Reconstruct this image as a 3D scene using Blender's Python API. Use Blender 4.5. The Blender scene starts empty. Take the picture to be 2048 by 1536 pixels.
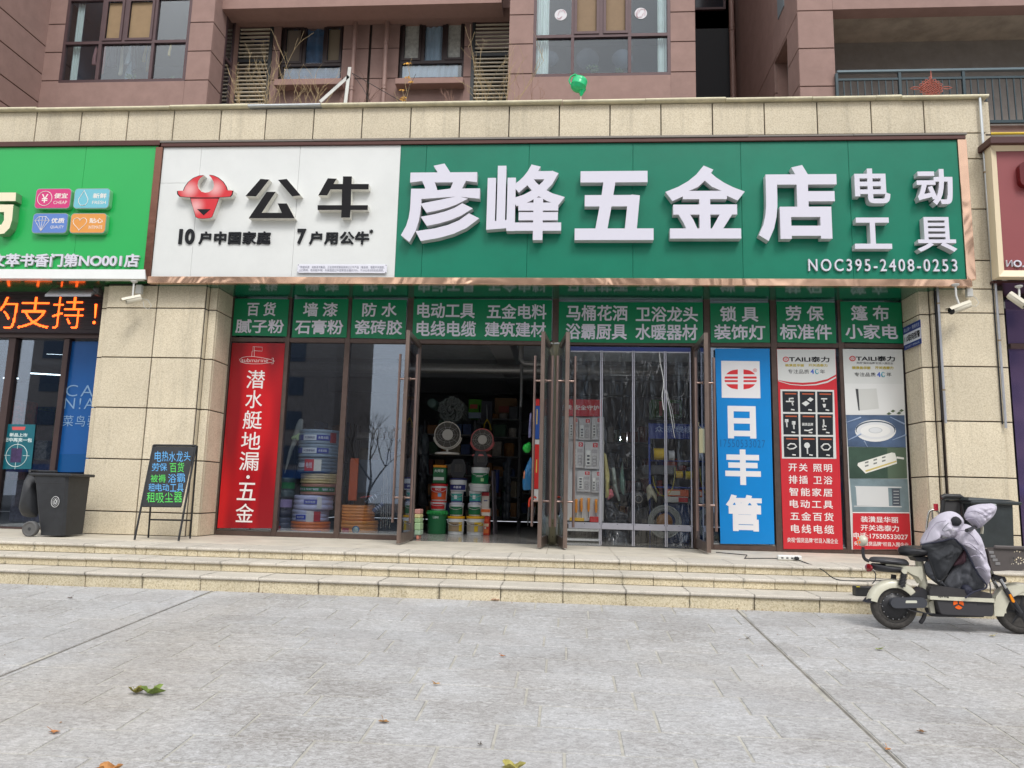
import bpy, math, random
import numpy as np
from mathutils import Vector, Matrix, geometry
R=math.radians
random.seed(7)
scene=bpy.context.scene
COL=scene.collection

# ---------------------------------------------------------------- camera
F=1480.0; CX,CY=1024.0,768.0
YAW,PITCH,ROLL=R(4.212),R(8.477),R(1.429)
CAM=Vector((0.0,-10.42,0.672))
def _basis():
    fwd=Vector((-math.sin(YAW)*math.cos(PITCH),math.cos(YAW)*math.cos(PITCH),math.sin(PITCH)))
    right=Vector((math.cos(YAW),math.sin(YAW),0)); up=right.cross(fwd)
    c,s=math.cos(ROLL),math.sin(ROLL)
    return c*right+s*up, -s*right+c*up, fwd
RT,UP,FW=_basis()
cam=bpy.data.cameras.new('camera'); cam.sensor_width=36; cam.lens=F*36/2048; cam.clip_end=600; cam.clip_start=.05
co=bpy.data.objects.new('camera',cam); COL.objects.link(co)
M3=Matrix((RT,UP,-FW)).transposed()
co.matrix_world=Matrix.Translation(CAM)@M3.to_4x4()
scene.camera=co

# ---------------------------------------------------------------- light (bright overcast day)
world=bpy.data.worlds.new('World'); scene.world=world; world.use_nodes=True
nt=world.node_tree; nt.nodes.clear()
sky=nt.nodes.new('ShaderNodeTexSky'); sky.sky_type='NISHITA'; sky.sun_disc=False
sky.sun_elevation=R(48); sky.sun_rotation=R(200); sky.air_density=1.5; sky.dust_density=4.0; sky.ozone_density=1.0
hs=nt.nodes.new('ShaderNodeHueSaturation'); hs.inputs['Saturation'].default_value=.22
bg=nt.nodes.new('ShaderNodeBackground'); bg.inputs['Strength'].default_value=.13
wo=nt.nodes.new('ShaderNodeOutputWorld')
mxs=nt.nodes.new('ShaderNodeMix'); mxs.data_type='RGBA'; mxs.inputs[0].default_value=.62; mxs.inputs[7].default_value=(5.9,6.2,6.7,1)   # even cloud cover over the sky
nt.links.new(sky.outputs[0],hs.inputs['Color']); nt.links.new(hs.outputs[0],mxs.inputs[6]); nt.links.new(mxs.outputs[2],bg.inputs[0]); nt.links.new(bg.outputs[0],wo.inputs[0])
sun=bpy.data.lights.new('sun','SUN'); sun.energy=1.3; sun.angle=R(18); sun.color=(1,.965,.92)
so=bpy.data.objects.new('sun',sun); COL.objects.link(so)
# the light comes from behind the camera, high and a little from the right
_d=Vector((.25,-.72,-1)); so.rotation_euler=Vector((-.36,.72,-.98)).to_track_quat('-Z','Y').to_euler()
scene.view_settings.view_transform='Standard'; scene.view_settings.look='None'
scene.view_settings.exposure=0.6; scene.view_settings.gamma=1; scene.view_settings.use_curve_mapping=False
scene.cycles.max_bounces=10; scene.cycles.diffuse_bounces=5; scene.cycles.glossy_bounces=5; scene.cycles.transparent_max_bounces=16
scene.cycles.use_denoising=True
scene.cycles.caustics_reflective=False; scene.cycles.caustics_refractive=False

# ---------------------------------------------------------------- where a picture point lies on a real plane
def ray(px,py): return FW*F+RT*(px-CX)-UP*(py-CY)
def PY(px,py,Y):
    d=ray(px,py); return CAM+d*((Y-CAM.y)/d.y)
def PZ(px,py,Z):
    d=ray(px,py); return CAM+d*((Z-CAM.z)/d.z)
def PX(px,py,X):
    d=ray(px,py); return CAM+d*((X-CAM.x)/d.x)
def X_(px,py,Y): return PY(px,py,Y).x
def Z_(px,py,Y): return PY(px,py,Y).z
def BX(x0,y0,x1,y1,Y):
    """x0,x1,z0,z1 of the rectangle on the plane Y that fills a picture box"""
    xm,ym=(x0+x1)/2,(y0+y1)/2
    return X_(x0,ym,Y),X_(x1,ym,Y),Z_(xm,y1,Y),Z_(xm,y0,Y)

# ---------------------------------------------------------------- materials
def S(r,g=None,b=None):
    """display colour 0-255 to linear"""
    if g is None: g=b=r
    f=lambda c:(c/255/12.92 if c/255<=.04045 else ((c/255+.055)/1.055)**2.4)
    return (f(r),f(g),f(b))
_m={}
def mat(name,col=(.5,.5,.5),rough=.6,metal=0.0,spec=.5,var=0.0,vscale=6.0,bump=0.0,bscale=60.0,emit=None,estr=0.0,coat=0.0,objvar=0.0,aniso=None,col2=None,trans=0.0,dirt=0.0):
    if name in _m: return _m[name]
    m=bpy.data.materials.new(name); m.use_nodes=True; n=m.node_tree.nodes; l=m.node_tree.links
    b=n['Principled BSDF']; b.inputs['Base Color'].default_value=(*col,1); b.inputs['Roughness'].default_value=rough
    b.inputs['Metallic'].default_value=metal; b.inputs['Specular IOR Level'].default_value=spec
    b.inputs['Coat Weight'].default_value=coat; b.inputs['Coat Roughness'].default_value=.1
    b.inputs['Transmission Weight'].default_value=trans
    if emit: b.inputs['Emission Color'].default_value=(*emit,1); b.inputs['Emission Strength'].default_value=estr
    m['b']=1
    if var or bump or objvar or col2 or dirt:
        g=n.new('ShaderNodeNewGeometry')
        mp=n.new('ShaderNodeMapping'); l.new(g.outputs['Position'],mp.inputs[0])
        if aniso: mp.inputs['Scale'].default_value=aniso
        cur=None
        base=n.new('ShaderNodeRGB'); base.outputs[0].default_value=(*col,1); cur=base.outputs[0]
        if var or col2:
            t=n.new('ShaderNodeTexNoise'); t.inputs['Scale'].default_value=vscale; t.inputs['Detail'].default_value=6; t.inputs['Roughness'].default_value=.62
            l.new(mp.outputs[0],t.inputs['Vector'])
            r=n.new('ShaderNodeValToRGB'); r.color_ramp.elements[0].position=.34; r.color_ramp.elements[1].position=.68
            c0=tuple(max(0,c*(1-var)) for c in col); c1=col2 if col2 else tuple(min(1,c*(1+var)) for c in col)
            r.color_ramp.elements[0].color=(*c0,1); r.color_ramp.elements[1].color=(*c1,1)
            l.new(t.outputs[0],r.inputs[0]); cur=r.outputs[0]
        if dirt:
            t=n.new('ShaderNodeTexNoise'); t.inputs['Scale'].default_value=2.3; t.inputs['Detail'].default_value=9; t.inputs['Roughness'].default_value=.7
            l.new(g.outputs['Position'],t.inputs['Vector'])
            r=n.new('ShaderNodeValToRGB'); r.color_ramp.elements[0].position=.45; r.color_ramp.elements[1].position=.75
            r.color_ramp.elements[0].color=(1,1,1,1); r.color_ramp.elements[1].color=(1-dirt,1-dirt,1-dirt,1)
            l.new(t.outputs[0],r.inputs[0]); mx=n.new('ShaderNodeMix'); mx.data_type='RGBA'; mx.blend_type='MULTIPLY'; mx.inputs[0].default_value=1
            l.new(cur,mx.inputs[6]); l.new(r.outputs[0],mx.inputs[7]); cur=mx.outputs[2]
        if objvar:
            oi=n.new('ShaderNodeObjectInfo'); mr=n.new('ShaderNodeMapRange'); mr.inputs[3].default_value=1-objvar; mr.inputs[4].default_value=1+objvar
            l.new(oi.outputs['Random'],mr.inputs[0]); h=n.new('ShaderNodeHueSaturation'); l.new(mr.outputs[0],h.inputs['Value']); l.new(cur,h.inputs['Color']); cur=h.outputs[0]
        l.new(cur,b.inputs['Base Color'])
        if bump:
            t=n.new('ShaderNodeTexNoise'); t.inputs['Scale'].default_value=bscale; t.inputs['Detail'].default_value=5
            l.new(mp.outputs[0],t.inputs['Vector']); bp=n.new('ShaderNodeBump'); bp.inputs['Strength'].default_value=bump; bp.inputs['Distance'].default_value=.01
            l.new(t.outputs[0],bp.inputs['Height']); l.new(bp.outputs[0],b.inputs['Normal'])
    _m[name]=m; return m

def stone_mat(name,c_lo,c_mid,c_hi,gscale=170.0,joint=0,spots=0.25):
    """granular sprayed-stone tile: coarse grit in three tones with relief; optional drip stains under every slab joint"""
    m=bpy.data.materials.new(name); m.use_nodes=True; n=m.node_tree.nodes; l=m.node_tree.links; b=n['Principled BSDF']
    b.inputs['Roughness'].default_value=.82; b.inputs['Specular IOR Level'].default_value=.25
    g=n.new('ShaderNodeNewGeometry')
    t=n.new('ShaderNodeTexNoise'); t.inputs['Scale'].default_value=gscale; t.inputs['Detail'].default_value=3; t.inputs['Roughness'].default_value=.6
    l.new(g.outputs['Position'],t.inputs['Vector'])
    t2=n.new('ShaderNodeTexNoise'); t2.inputs['Scale'].default_value=gscale*.33; t2.inputs['Detail'].default_value=4; l.new(g.outputs['Position'],t2.inputs['Vector'])
    ad=n.new('ShaderNodeMath'); ad.operation='MULTIPLY_ADD'; ad.inputs[1].default_value=.45; l.new(t2.outputs[0],ad.inputs[0]); 
    sc=n.new('ShaderNodeMath'); sc.operation='MULTIPLY'; sc.inputs[1].default_value=.55; l.new(t.outputs[0],sc.inputs[0]); l.new(sc.outputs[0],ad.inputs[2])
    r=n.new('ShaderNodeValToRGB'); e=r.color_ramp.elements; e[0].position=.37; e[0].color=(*c_lo,1); e[1].position=.61; e[1].color=(*c_hi,1)
    k=e.new(.48); k.color=(*c_mid,1); l.new(ad.outputs[0],r.inputs[0])
    big=n.new('ShaderNodeTexNoise'); big.inputs['Scale'].default_value=1.6; big.inputs['Detail'].default_value=8; big.inputs['Roughness'].default_value=.65; l.new(g.outputs['Position'],big.inputs['Vector'])
    br=n.new('ShaderNodeMapRange'); br.inputs[1].default_value=.3; br.inputs[2].default_value=.72; br.inputs[3].default_value=1.06; br.inputs[4].default_value=1-spots; l.new(big.outputs[0],br.inputs[0])
    oi=n.new('ShaderNodeObjectInfo'); orr=n.new('ShaderNodeMapRange'); orr.inputs[3].default_value=.92; orr.inputs[4].default_value=1.05; l.new(oi.outputs['Random'],orr.inputs[0])
    smp=n.new('ShaderNodeMapping'); smp.inputs['Scale'].default_value=(5,5,.35); l.new(g.outputs['Position'],smp.inputs[0]); stn=n.new('ShaderNodeTexNoise'); stn.inputs['Scale'].default_value=1.4; stn.inputs['Detail'].default_value=6; stn.inputs['Roughness'].default_value=.7; l.new(smp.outputs[0],stn.inputs['Vector']); smr=n.new('ShaderNodeMapRange'); smr.inputs[1].default_value=.52; smr.inputs[2].default_value=.75; smr.inputs[3].default_value=1; smr.inputs[4].default_value=.8; l.new(stn.outputs[0],smr.inputs[0]); sm2=n.new('ShaderNodeMath'); sm2.operation='MULTIPLY'; l.new(orr.outputs[0],sm2.inputs[0]); l.new(smr.outputs[0],sm2.inputs[1])
    mu=n.new('ShaderNodeMath'); mu.operation='MULTIPLY'; l.new(br.outputs[0],mu.inputs[0]); l.new(sm2.outputs[0],mu.inputs[1]); fac=mu.outputs[0]
    if joint:
        sx=n.new('ShaderNodeSeparateXYZ'); l.new(g.outputs['Position'],sx.inputs[0])
        a=n.new('ShaderNodeMath'); a.operation='MULTIPLY_ADD'; a.inputs[1].default_value=1/joint; a.inputs[2].default_value=100.5; l.new(sx.outputs['X'],a.inputs[0])
        fr=n.new('ShaderNodeMath'); fr.operation='FRACT'; l.new(a.outputs[0],fr.inputs[0])
        su=n.new('ShaderNodeMath'); su.operation='SUBTRACT'; su.inputs[1].default_value=.5; l.new(fr.outputs[0],su.inputs[0])
        ab=n.new('ShaderNodeMath'); ab.operation='ABSOLUTE'; l.new(su.outputs[0],ab.inputs[0])
        nz=n.new('ShaderNodeTexNoise'); nz.inputs['Scale'].default_value=9; nz.inputs['Detail'].default_value=6; nz.inputs['Roughness'].default_value=.75; l.new(g.outputs['Position'],nz.inputs['Vector'])
        wd=n.new('ShaderNodeMapRange'); wd.inputs[1].default_value=.46; wd.inputs[2].default_value=.68; wd.inputs[3].default_value=.004; wd.inputs[4].default_value=.075; l.new(nz.outputs[0],wd.inputs[0])
        dv=n.new('ShaderNodeMath'); dv.operation='DIVIDE'; l.new(ab.outputs[0],dv.inputs[0]); l.new(wd.outputs[0],dv.inputs[1])
        mr=n.new('ShaderNodeMapRange'); mr.inputs[1].default_value=.1; mr.inputs[2].default_value=1; mr.inputs[3].default_value=.5; mr.inputs[4].default_value=1; l.new(dv.outputs[0],mr.inputs[0])
        m2=n.new('ShaderNodeMath'); m2.operation='MULTIPLY'; l.new(fac,m2.inputs[0]); l.new(mr.outputs[0],m2.inputs[1]); fac=m2.outputs[0]
    vm=n.new('ShaderNodeVectorMath'); vm.operation='SCALE'; l.new(r.outputs[0],vm.inputs[0]); l.new(fac,vm.inputs['Scale']); l.new(vm.outputs[0],b.inputs['Base Color'])
    bp=n.new('ShaderNodeBump'); bp.inputs['Strength'].default_value=.45; bp.inputs['Distance'].default_value=.004; l.new(ad.outputs[0],bp.inputs['Height']); l.new(bp.outputs[0],b.inputs['Normal'])
    _m[name]=m; return m

def glass_mat(name,tint=(.9,.93,.95),refl=.12,rough=.01,wav=0.0,ws=3.0,gcol=(1,1,1)):
    m=bpy.data.materials.new(name); m.use_nodes=True; n=m.node_tree.nodes; l=m.node_tree.links; n.clear()
    o=n.new('ShaderNodeOutputMaterial'); mx=n.new('ShaderNodeMixShader'); t=n.new('ShaderNodeBsdfTransparent'); t.inputs[0].default_value=(*tint,1)
    g=n.new('ShaderNodeBsdfGlossy'); g.inputs['Roughness'].default_value=rough; g.inputs[0].default_value=(*gcol,1)
    lw=n.new('ShaderNodeLayerWeight'); lw.inputs[0].default_value=.5
    mr=n.new('ShaderNodeMapRange'); mr.inputs[1].default_value=0; mr.inputs[2].default_value=1; mr.inputs[3].default_value=refl; mr.inputs[4].default_value=.85 if refl>.09 else .5
    pw=n.new('ShaderNodeMath'); pw.operation='POWER'; pw.inputs[1].default_value=2.2; l.new(lw.outputs['Facing'],pw.inputs[0]); l.new(pw.outputs[0],mr.inputs[0])
    l.new(mr.outputs[0],mx.inputs[0]); l.new(t.outputs[0],mx.inputs[1]); l.new(g.outputs[0],mx.inputs[2]); l.new(mx.outputs[0],o.inputs[0])
    if wav:
        ge=n.new('ShaderNodeNewGeometry'); mp=n.new('ShaderNodeMapping'); mp.inputs['Scale'].default_value=(3,1,.5) if wav>.3 else (1,1,1); l.new(ge.outputs['Position'],mp.inputs[0])
        tx=n.new('ShaderNodeTexNoise'); tx.inputs['Scale'].default_value=ws; tx.inputs['Detail'].default_value=2; tx.inputs['Distortion'].default_value=.6; l.new(mp.outputs[0],tx.inputs['Vector'])
        bp=n.new('ShaderNodeBump'); bp.inputs['Strength'].default_value=wav; bp.inputs['Distance'].default_value=.05; l.new(tx.outputs[0],bp.inputs['Height'])
        l.new(bp.outputs[0],g.inputs['Normal'])
    _m[name]=m; return m

# ---------------------------------------------------------------- mesh builder
class B:
    def __init__(s): s.v=[]; s.f=[]; s.mi=[]; s.sm=[]
    def add(s,vs,fs,mi=0,smooth=False):
        o=len(s.v); s.v+= [tuple(v) for v in vs]; s.f+=[tuple(i+o for i in f) for f in fs]; s.mi+=[mi]*len(fs); s.sm+=[smooth]*len(fs); return s
    def box(s,x0,x1,y0,y1,z0,z1,bev=0.0,mi=0):
        if x0>x1:x0,x1=x1,x0
        if y0>y1:y0,y1=y1,y0
        if z0>z1:z0,z1=z1,z0
        if not bev:
            vs=[(x,y,z) for x in (x0,x1) for y in (y0,y1) for z in (z0,z1)]
            fs=[(0,1,3,2),(4,6,7,5),(0,4,5,1),(2,3,7,6),(0,2,6,4),(1,5,7,3)]
            return s.add(vs,fs,mi)
        b=min(bev,(x1-x0)/2.01,(y1-y0)/2.01,(z1-z0)/2.01)
        c=Vector(((x0+x1)/2,(y0+y1)/2,(z0+z1)/2)); h=Vector(((x1-x0)/2,(y1-y0)/2,(z1-z0)/2))
        vs=[];ix={}
        for sx in (-1,1):
            for sy in (-1,1):
                for sz in (-1,1):
                    for a in range(3):
                        p=[sx*(h.x-b),sy*(h.y-b),sz*(h.z-b)]; p[a]=(sx,sy,sz)[a]*h[a]
                        ix[(sx,sy,sz,a)]=len(vs); vs.append(c+Vector(p))
        fs=[]
        for a in range(3):
            o=[k for k in range(3) if k!=a]
            for sg in (-1,1):
                q=[]
                for (u,v) in ((-1,-1),(1,-1),(1,1),(-1,1)):
                    k=[0,0,0]; k[a]=sg; k[o[0]]=u; k[o[1]]=v; q.append(ix[(*k,a)])
                if (a==1)==(sg==1): q.reverse()
                if sg==-1 or True:
                    pass
                fs.append(tuple(q) if (sg==1)!=(a==1 and False) else tuple(q[::-1]))
        for a in range(3):           # edges parallel to a
            o=[k for k in range(3) if k!=a]
            for u in (-1,1):
                for v in (-1,1):
                    k=[0,0,0]; k[o[0]]=u;k[o[1]]=v; k0=k[:];k1=k[:];k0[a]=-1;k1[a]=1
                    fs.append((ix[(*k0,o[0])],ix[(*k1,o[0])],ix[(*k1,o[1])],ix[(*k0,o[1])]))
        for sx in (-1,1):
            for sy in (-1,1):
                for sz in (-1,1): fs.append(tuple(ix[(sx,sy,sz,a)] for a in range(3)))
        return s.add(vs,fs,mi)
    def hexa(s,p,mi=0):
        """8 points: 4 bottom ring then 4 top ring"""
        return s.add(p,[(3,2,1,0),(4,5,6,7),(0,1,5,4),(1,2,6,5),(2,3,7,6),(3,0,4,7)],mi)
    def prism(s,poly,y0,y1,mi=0,side=None):
        """polygon in x,z extruded along y; y0 is the near face"""
        n=len(poly)
        if n==4 or n==3: fs=[tuple(range(n))]; fs2=[tuple(range(n,2*n))[::-1]]
        else:
            tr=geometry.tessellate_polygon([[Vector((p[0],p[1],0)) for p in poly]])
            fs=[tuple(t) for t in tr]; fs2=[tuple(i+n for i in t[::-1]) for t in tr]
        vs=[(p[0],y0,p[1]) for p in poly]+[(p[0],y1,p[1]) for p in poly]
        sd=[(i,(i+1)%n,(i+1)%n+n,i+n) for i in range(n)]
        s.add(vs,fs+fs2,mi); s.add(vs,sd,mi if side is None else side); return s
    def tube(s,pts,r,n=8,mi=0,caps=True,closed=False):
        pts=[Vector(p) for p in pts]; k=len(pts); rr=r if isinstance(r,(list,tuple)) else [r]*k
        vs=[];prev=None
        for i,p in enumerate(pts):
            if closed: t=(pts[(i+1)%k]-pts[i-1])
            else: t=(pts[min(i+1,k-1)]-pts[max(i-1,0)])
            if t.length<1e-9: t=Vector((0,0,1))
            t.normalize()
            if prev is None:
                a=Vector((0,0,1)) if abs(t.z)<.9 else Vector((1,0,0)); u=a.cross(t).normalized()
            else:
                u=(prev-t*prev.dot(t)); u=u.normalized() if u.length>1e-6 else prev
            prev=u; w=t.cross(u)
            for j in range(n):
                a=2*math.pi*j/n; vs.append(p+u*(math.cos(a)*rr[i])+w*(math.sin(a)*rr[i]))
        fs=[]
        for i in range(k if closed else k-1):
            for j in range(n):
                a=i*n+j;b=i*n+(j+1)%n;c=((i+1)%k)*n+(j+1)%n;d=((i+1)%k)*n+j; fs.append((a,b,c,d))
        s.add(vs,fs,mi,True)
        if caps and not closed:
            s.add(vs[:n],[tuple(range(n))[::-1]],mi); s.add(vs[-n:],[tuple(range(n))],mi)
        return s
    def lathe(s,prof,c=(0,0,0),axis='z',n=20,mi=0,smooth=True,rot=None):
        """prof: list of (radius, height)"""
        vs=[];fs=[]
        for (r,h) in prof:
            for j in range(n):
                a=2*math.pi*j/n; x,y=r*math.cos(a),r*math.sin(a)
                p={'z':(x,y,h),'y':(x,h,y),'x':(h,x,y)}[axis]
                p=Vector(p)
                if rot is not None: p=rot@p
                vs.append(p+Vector(c))
        for i in range(len(prof)-1):
            for j in range(n): fs.append((i*n+j,i*n+(j+1)%n,(i+1)*n+(j+1)%n,(i+1)*n+j))
        s.add(vs,fs,mi,smooth)
        if prof[0][0]>1e-4: s.add(vs[:n],[tuple(range(n))[::-1]],mi)
        if prof[-1][0]>1e-4: s.add(vs[-n:],[tuple(range(n))],mi)
        return s
    def text(s,txt,box,Y,bold=.02,depth=0.0,spacing=1.0,mi=0,side=None,keep=False):
        """lettering on the plane Y filling x0,x1,z0,z1; depth towards the viewer's side (-y)"""
        vs,fs,rim=text_poly(txt,bold,spacing)
        mn=vs.min(0);mx=vs.max(0);x0,x1,z0,z1=box
        sx=(x1-x0)/(mx[0]-mn[0]); sz=(z1-z0)/(mx[1]-mn[1])
        P=[(x0+(v[0]-mn[0])*sx,z0+(v[1]-mn[1])*sz) for v in vs]; n=len(P)
        V=[(p[0],Y-depth,p[1]) for p in P]; s.add(V,fs,mi)
        if depth:
            V2=V+[(p[0],Y,p[1]) for p in P]; s.add(V2,[(b,a,a+n,b+n) for a,b in rim],mi if side is None else side)
        return s
    def xform(s,M):
        s.v=[tuple(M@Vector(v)) for v in s.v]; return s
    def build(s,name,mats,parent=None,kind=None,label=None,cat=None,group=None,fixn=True):
        me=bpy.data.meshes.new(name); me.from_pydata(s.v,[],s.f)
        if not isinstance(mats,(list,tuple)): mats=[mats]
        for m in mats: me.materials.append(m)
        me.polygons.foreach_set('material_index',s.mi); me.polygons.foreach_set('use_smooth',s.sm)
        me.update()
        o=bpy.data.objects.new(name,me); COL.objects.link(o)
        if parent is not None: adopt(o,parent)
        tag(o,label,cat,group,kind); return o
def adopt(o,p):
    o.parent=p
    if p.type=='EMPTY': o.matrix_parent_inverse=Matrix.Translation(-p.location)
def tag(o,label=None,cat=None,group=None,kind=None):
    if label:o['label']=label
    if cat:o['category']=cat
    if group:o['group']=group
    if kind:o['kind']=kind
    return o
def thing(name,label,cat,loc=(0,0,0),group=None,kind=None):
    o=bpy.data.objects.new(name,None); o.empty_display_size=.1; COL.objects.link(o); o.location=loc; return tag(o,label,cat,group,kind)
def copy_thing(root,delta,label=None,rotz=0.0,scale=None):
    def cp(o,par):
        c=o.copy(); COL.objects.link(c)
        if par is not None: c.parent=par
        for ch in o.children: cp(ch,c)
        return c
    c=cp(root,None); c.location=Vector(root.location)+Vector(delta); c.rotation_euler.z+=rotz
    if scale: c.scale=scale
    if label:c['label']=label
    return c
_fontcache={}
def text_poly(s, bold=0.0, spacing=1.0):
    """outline polygons of a string, thickened by bold (em), triangulated with the non-zero rule"""
    key=(s,bold,spacing)
    if key in _fontcache: return _fontcache[key]
    c=bpy.data.curves.new('t','FONT');c.body=s;c.space_character=spacing;c.size=1
    o=bpy.data.objects.new('t',c);bpy.context.scene.collection.objects.link(o)
    bpy.context.view_layer.update()
    dg=bpy.context.evaluated_depsgraph_get()
    cu=o.to_curve(dg)
    polys=[]
    for sp in cu.splines:
        bp=sp.bezier_points; n=len(bp)
        if n<3: continue
        pts=[]
        for i in range(n):
            a=bp[i];b=bp[(i+1)%n]
            p0=np.array(a.co[:2]);p1=np.array(a.handle_right[:2]);p2=np.array(b.handle_left[:2]);p3=np.array(b.co[:2])
            d=p3-p0;L=np.hypot(*d)
            if L<1e-5: continue
            nrm=np.array([-d[1],d[0]])/L
            dev=max(abs((p1-p0)@nrm),abs((p2-p0)@nrm))
            pts.append(p0)
            if dev>0.006*1:
                k=2 if dev<.03 else 4
                for j in range(1,k):
                    t=j/k; pts.append((1-t)**3*p0+3*(1-t)**2*t*p1+3*(1-t)*t*t*p2+t**3*p3)
        if len(pts)>=3: polys.append(np.array(pts))
    o.to_curve_clear(); bpy.data.objects.remove(o); bpy.data.curves.remove(c)
    def area(p): x,y=p[:,0],p[:,1]; return .5*np.sum(x*np.roll(y,-1)-y*np.roll(x,-1))
    big=max(polys,key=lambda p:abs(area(p))); sg=1 if area(big)>0 else -1
    if bold:
        out=[]
        for p in polys:
            e=np.roll(p,-1,0)-p; l=np.hypot(e[:,0],e[:,1])[:,None]; e=e/np.maximum(l,1e-9)
            nn=np.stack([e[:,1],-e[:,0]],1)*sg
            pn=np.roll(nn,1,0); m=nn+pn; q=np.sum(m*nn,1); 
            k=np.where(q>.35,1/np.maximum(q,.35),1/.7)[:,None]
            out.append(p+m*k*bold)
        polys=out
    V=[];E=[];A=[];Bp=[]
    for p in polys:
        s0=len(V)
        for i,v in enumerate(p):
            V.append(Vector(v)); E.append((s0+i,s0+(i+1)%len(p)))
        A.append(p);Bp.append(np.roll(p,-1,0))
    A=np.concatenate(A);Bp=np.concatenate(Bp)
    r=geometry.delaunay_2d_cdt(V,E,[],0,1e-6)
    vs=np.array([v[:] for v in r[0]]); fs=[f for f in r[2]]
    cen=np.array([vs[list(f)].mean(0) for f in fs])
    wn=np.zeros(len(fs))
    for k0 in range(0,len(fs),500):
        C=cen[k0:k0+500][:,None,:]
        up=(A[None,:,1]<=C[:,:,1])&(Bp[None,:,1]>C[:,:,1]); dn=(A[None,:,1]>C[:,:,1])&(Bp[None,:,1]<=C[:,:,1])
        cr=(Bp[None,:,0]-A[None,:,0])*(C[:,:,1]-A[None,:,1])-(C[:,:,0]-A[None,:,0])*(Bp[None,:,1]-A[None,:,1])
        wn[k0:k0+500]=(up&(cr>0)).sum(1)-(dn&(cr<0)).sum(1)
    fs=[f for f,w in zip(fs,wn) if round(w)!=0]
    cnt={}
    for f in fs:
        for i in range(len(f)):
            cnt[(f[i],f[(i+1)%len(f)])]=1
    rim=[e for e in cnt if (e[1],e[0]) not in cnt]
    used=sorted({i for f in fs for i in f}); mp={u:i for i,u in enumerate(used)}
    vs=vs[used]; fs=[tuple(mp[i] for i in f) for f in fs]; rim=[(mp[a],mp[b]) for a,b in rim]
    _fontcache[key]=(vs,fs,rim); return _fontcache[key]
# ================================================================ materials in use
TILE=stone_mat('sprayed_stone_tile',S(186,173,148),S(211,199,174),S(224,214,193),gscale=170,spots=.1)
TILE2=stone_mat('riser_stone',S(158,142,112),S(208,196,166),S(226,216,192),gscale=190,joint=.6,spots=.12)
TREAD=stone_mat('tread_stone',S(176,168,154),S(198,191,178),S(212,206,196),gscale=280,joint=.6,spots=.14)
DARKJ=mat('dark_joint',S(62,54,50),.9)
JOINT=mat('sandy_joint',S(172,169,160),.95,var=.2,vscale=12)
STUCCO=mat('brown_stucco',S(155,127,119),.9,var=.07,vscale=5,bump=.12,bscale=220,objvar=.03,dirt=.12)
STUCCO_D=mat('brown_stucco_groove',S(70,48,44),.9)
STUCCO_L=mat('brown_trim',S(158,127,118),.85,var=.05,vscale=8,dirt=.1)
FRAME=mat('bronze_frame',S(92,76,70),.42,.35,var=.12,vscale=14,dirt=.25)
FRAME_UP=mat('upper_window_frame',S(88,68,70),.5,.2,var=.08)
DOORM=mat('door_metal',S(128,112,104),.36,.55,var=.18,vscale=22,aniso=(1,1,.08),dirt=.3)
GLASS=glass_mat('shop_glass',(.88,.91,.94),.11,gcol=(.78,.87,1))
GLASSUP=glass_mat('upper_glass',(.84,.89,.92),.05,wav=.04,ws=1.4)
CURT=glass_mat('soft_plastic',(.86,.88,.88),.07,.06,wav=.9,ws=6)
WHITE=mat('white_paint',S(226,228,224),.5,dirt=.06)
CREAMT=mat('cream_trim',S(216,208,178),.6,var=.08,vscale=9,dirt=.3)
DKROOM=mat('room_grey',S(140,140,142),.9,var=.1)
CONC=mat('raw_concrete',S(128,122,112),.9,var=.2,vscale=4,bump=.2,bscale=40)
STEEL=mat('steel_grey',S(150,150,150),.4,.6,var=.1,vscale=30)
DARKP=mat('dark_plastic',S(38,39,41),.5,var=.2,vscale=10)

# ================================================================ ground (slopes down from the steps towards the road)
SL=.062; YB=-3.07; ZB=-.345
def GZ(y): return ZB-SL*(YB-y)
g=B()
yl=-21.0
g.add([(-60,YB+6,ZB-.01),(60,YB+6,ZB-.01),(60,YB,ZB-.0065),(-60,YB,ZB-.0065),(-60,yl,GZ(yl)-.0065),(60,yl,GZ(yl)-.0065)],[(0,1,2,3),(3,2,5,4)])
ground=g.build('ground',JOINT,kind='structure')
g=B().add([(-90,yl,GZ(yl)-.014),(90,yl,GZ(yl)-.014),(90,-120,GZ(yl)-.02),(-90,-120,GZ(yl)-.02)],[(0,1,2,3)])
g.build('road',mat('asphalt',(.06,.06,.062),.9,var=.2),kind='structure')
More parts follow.
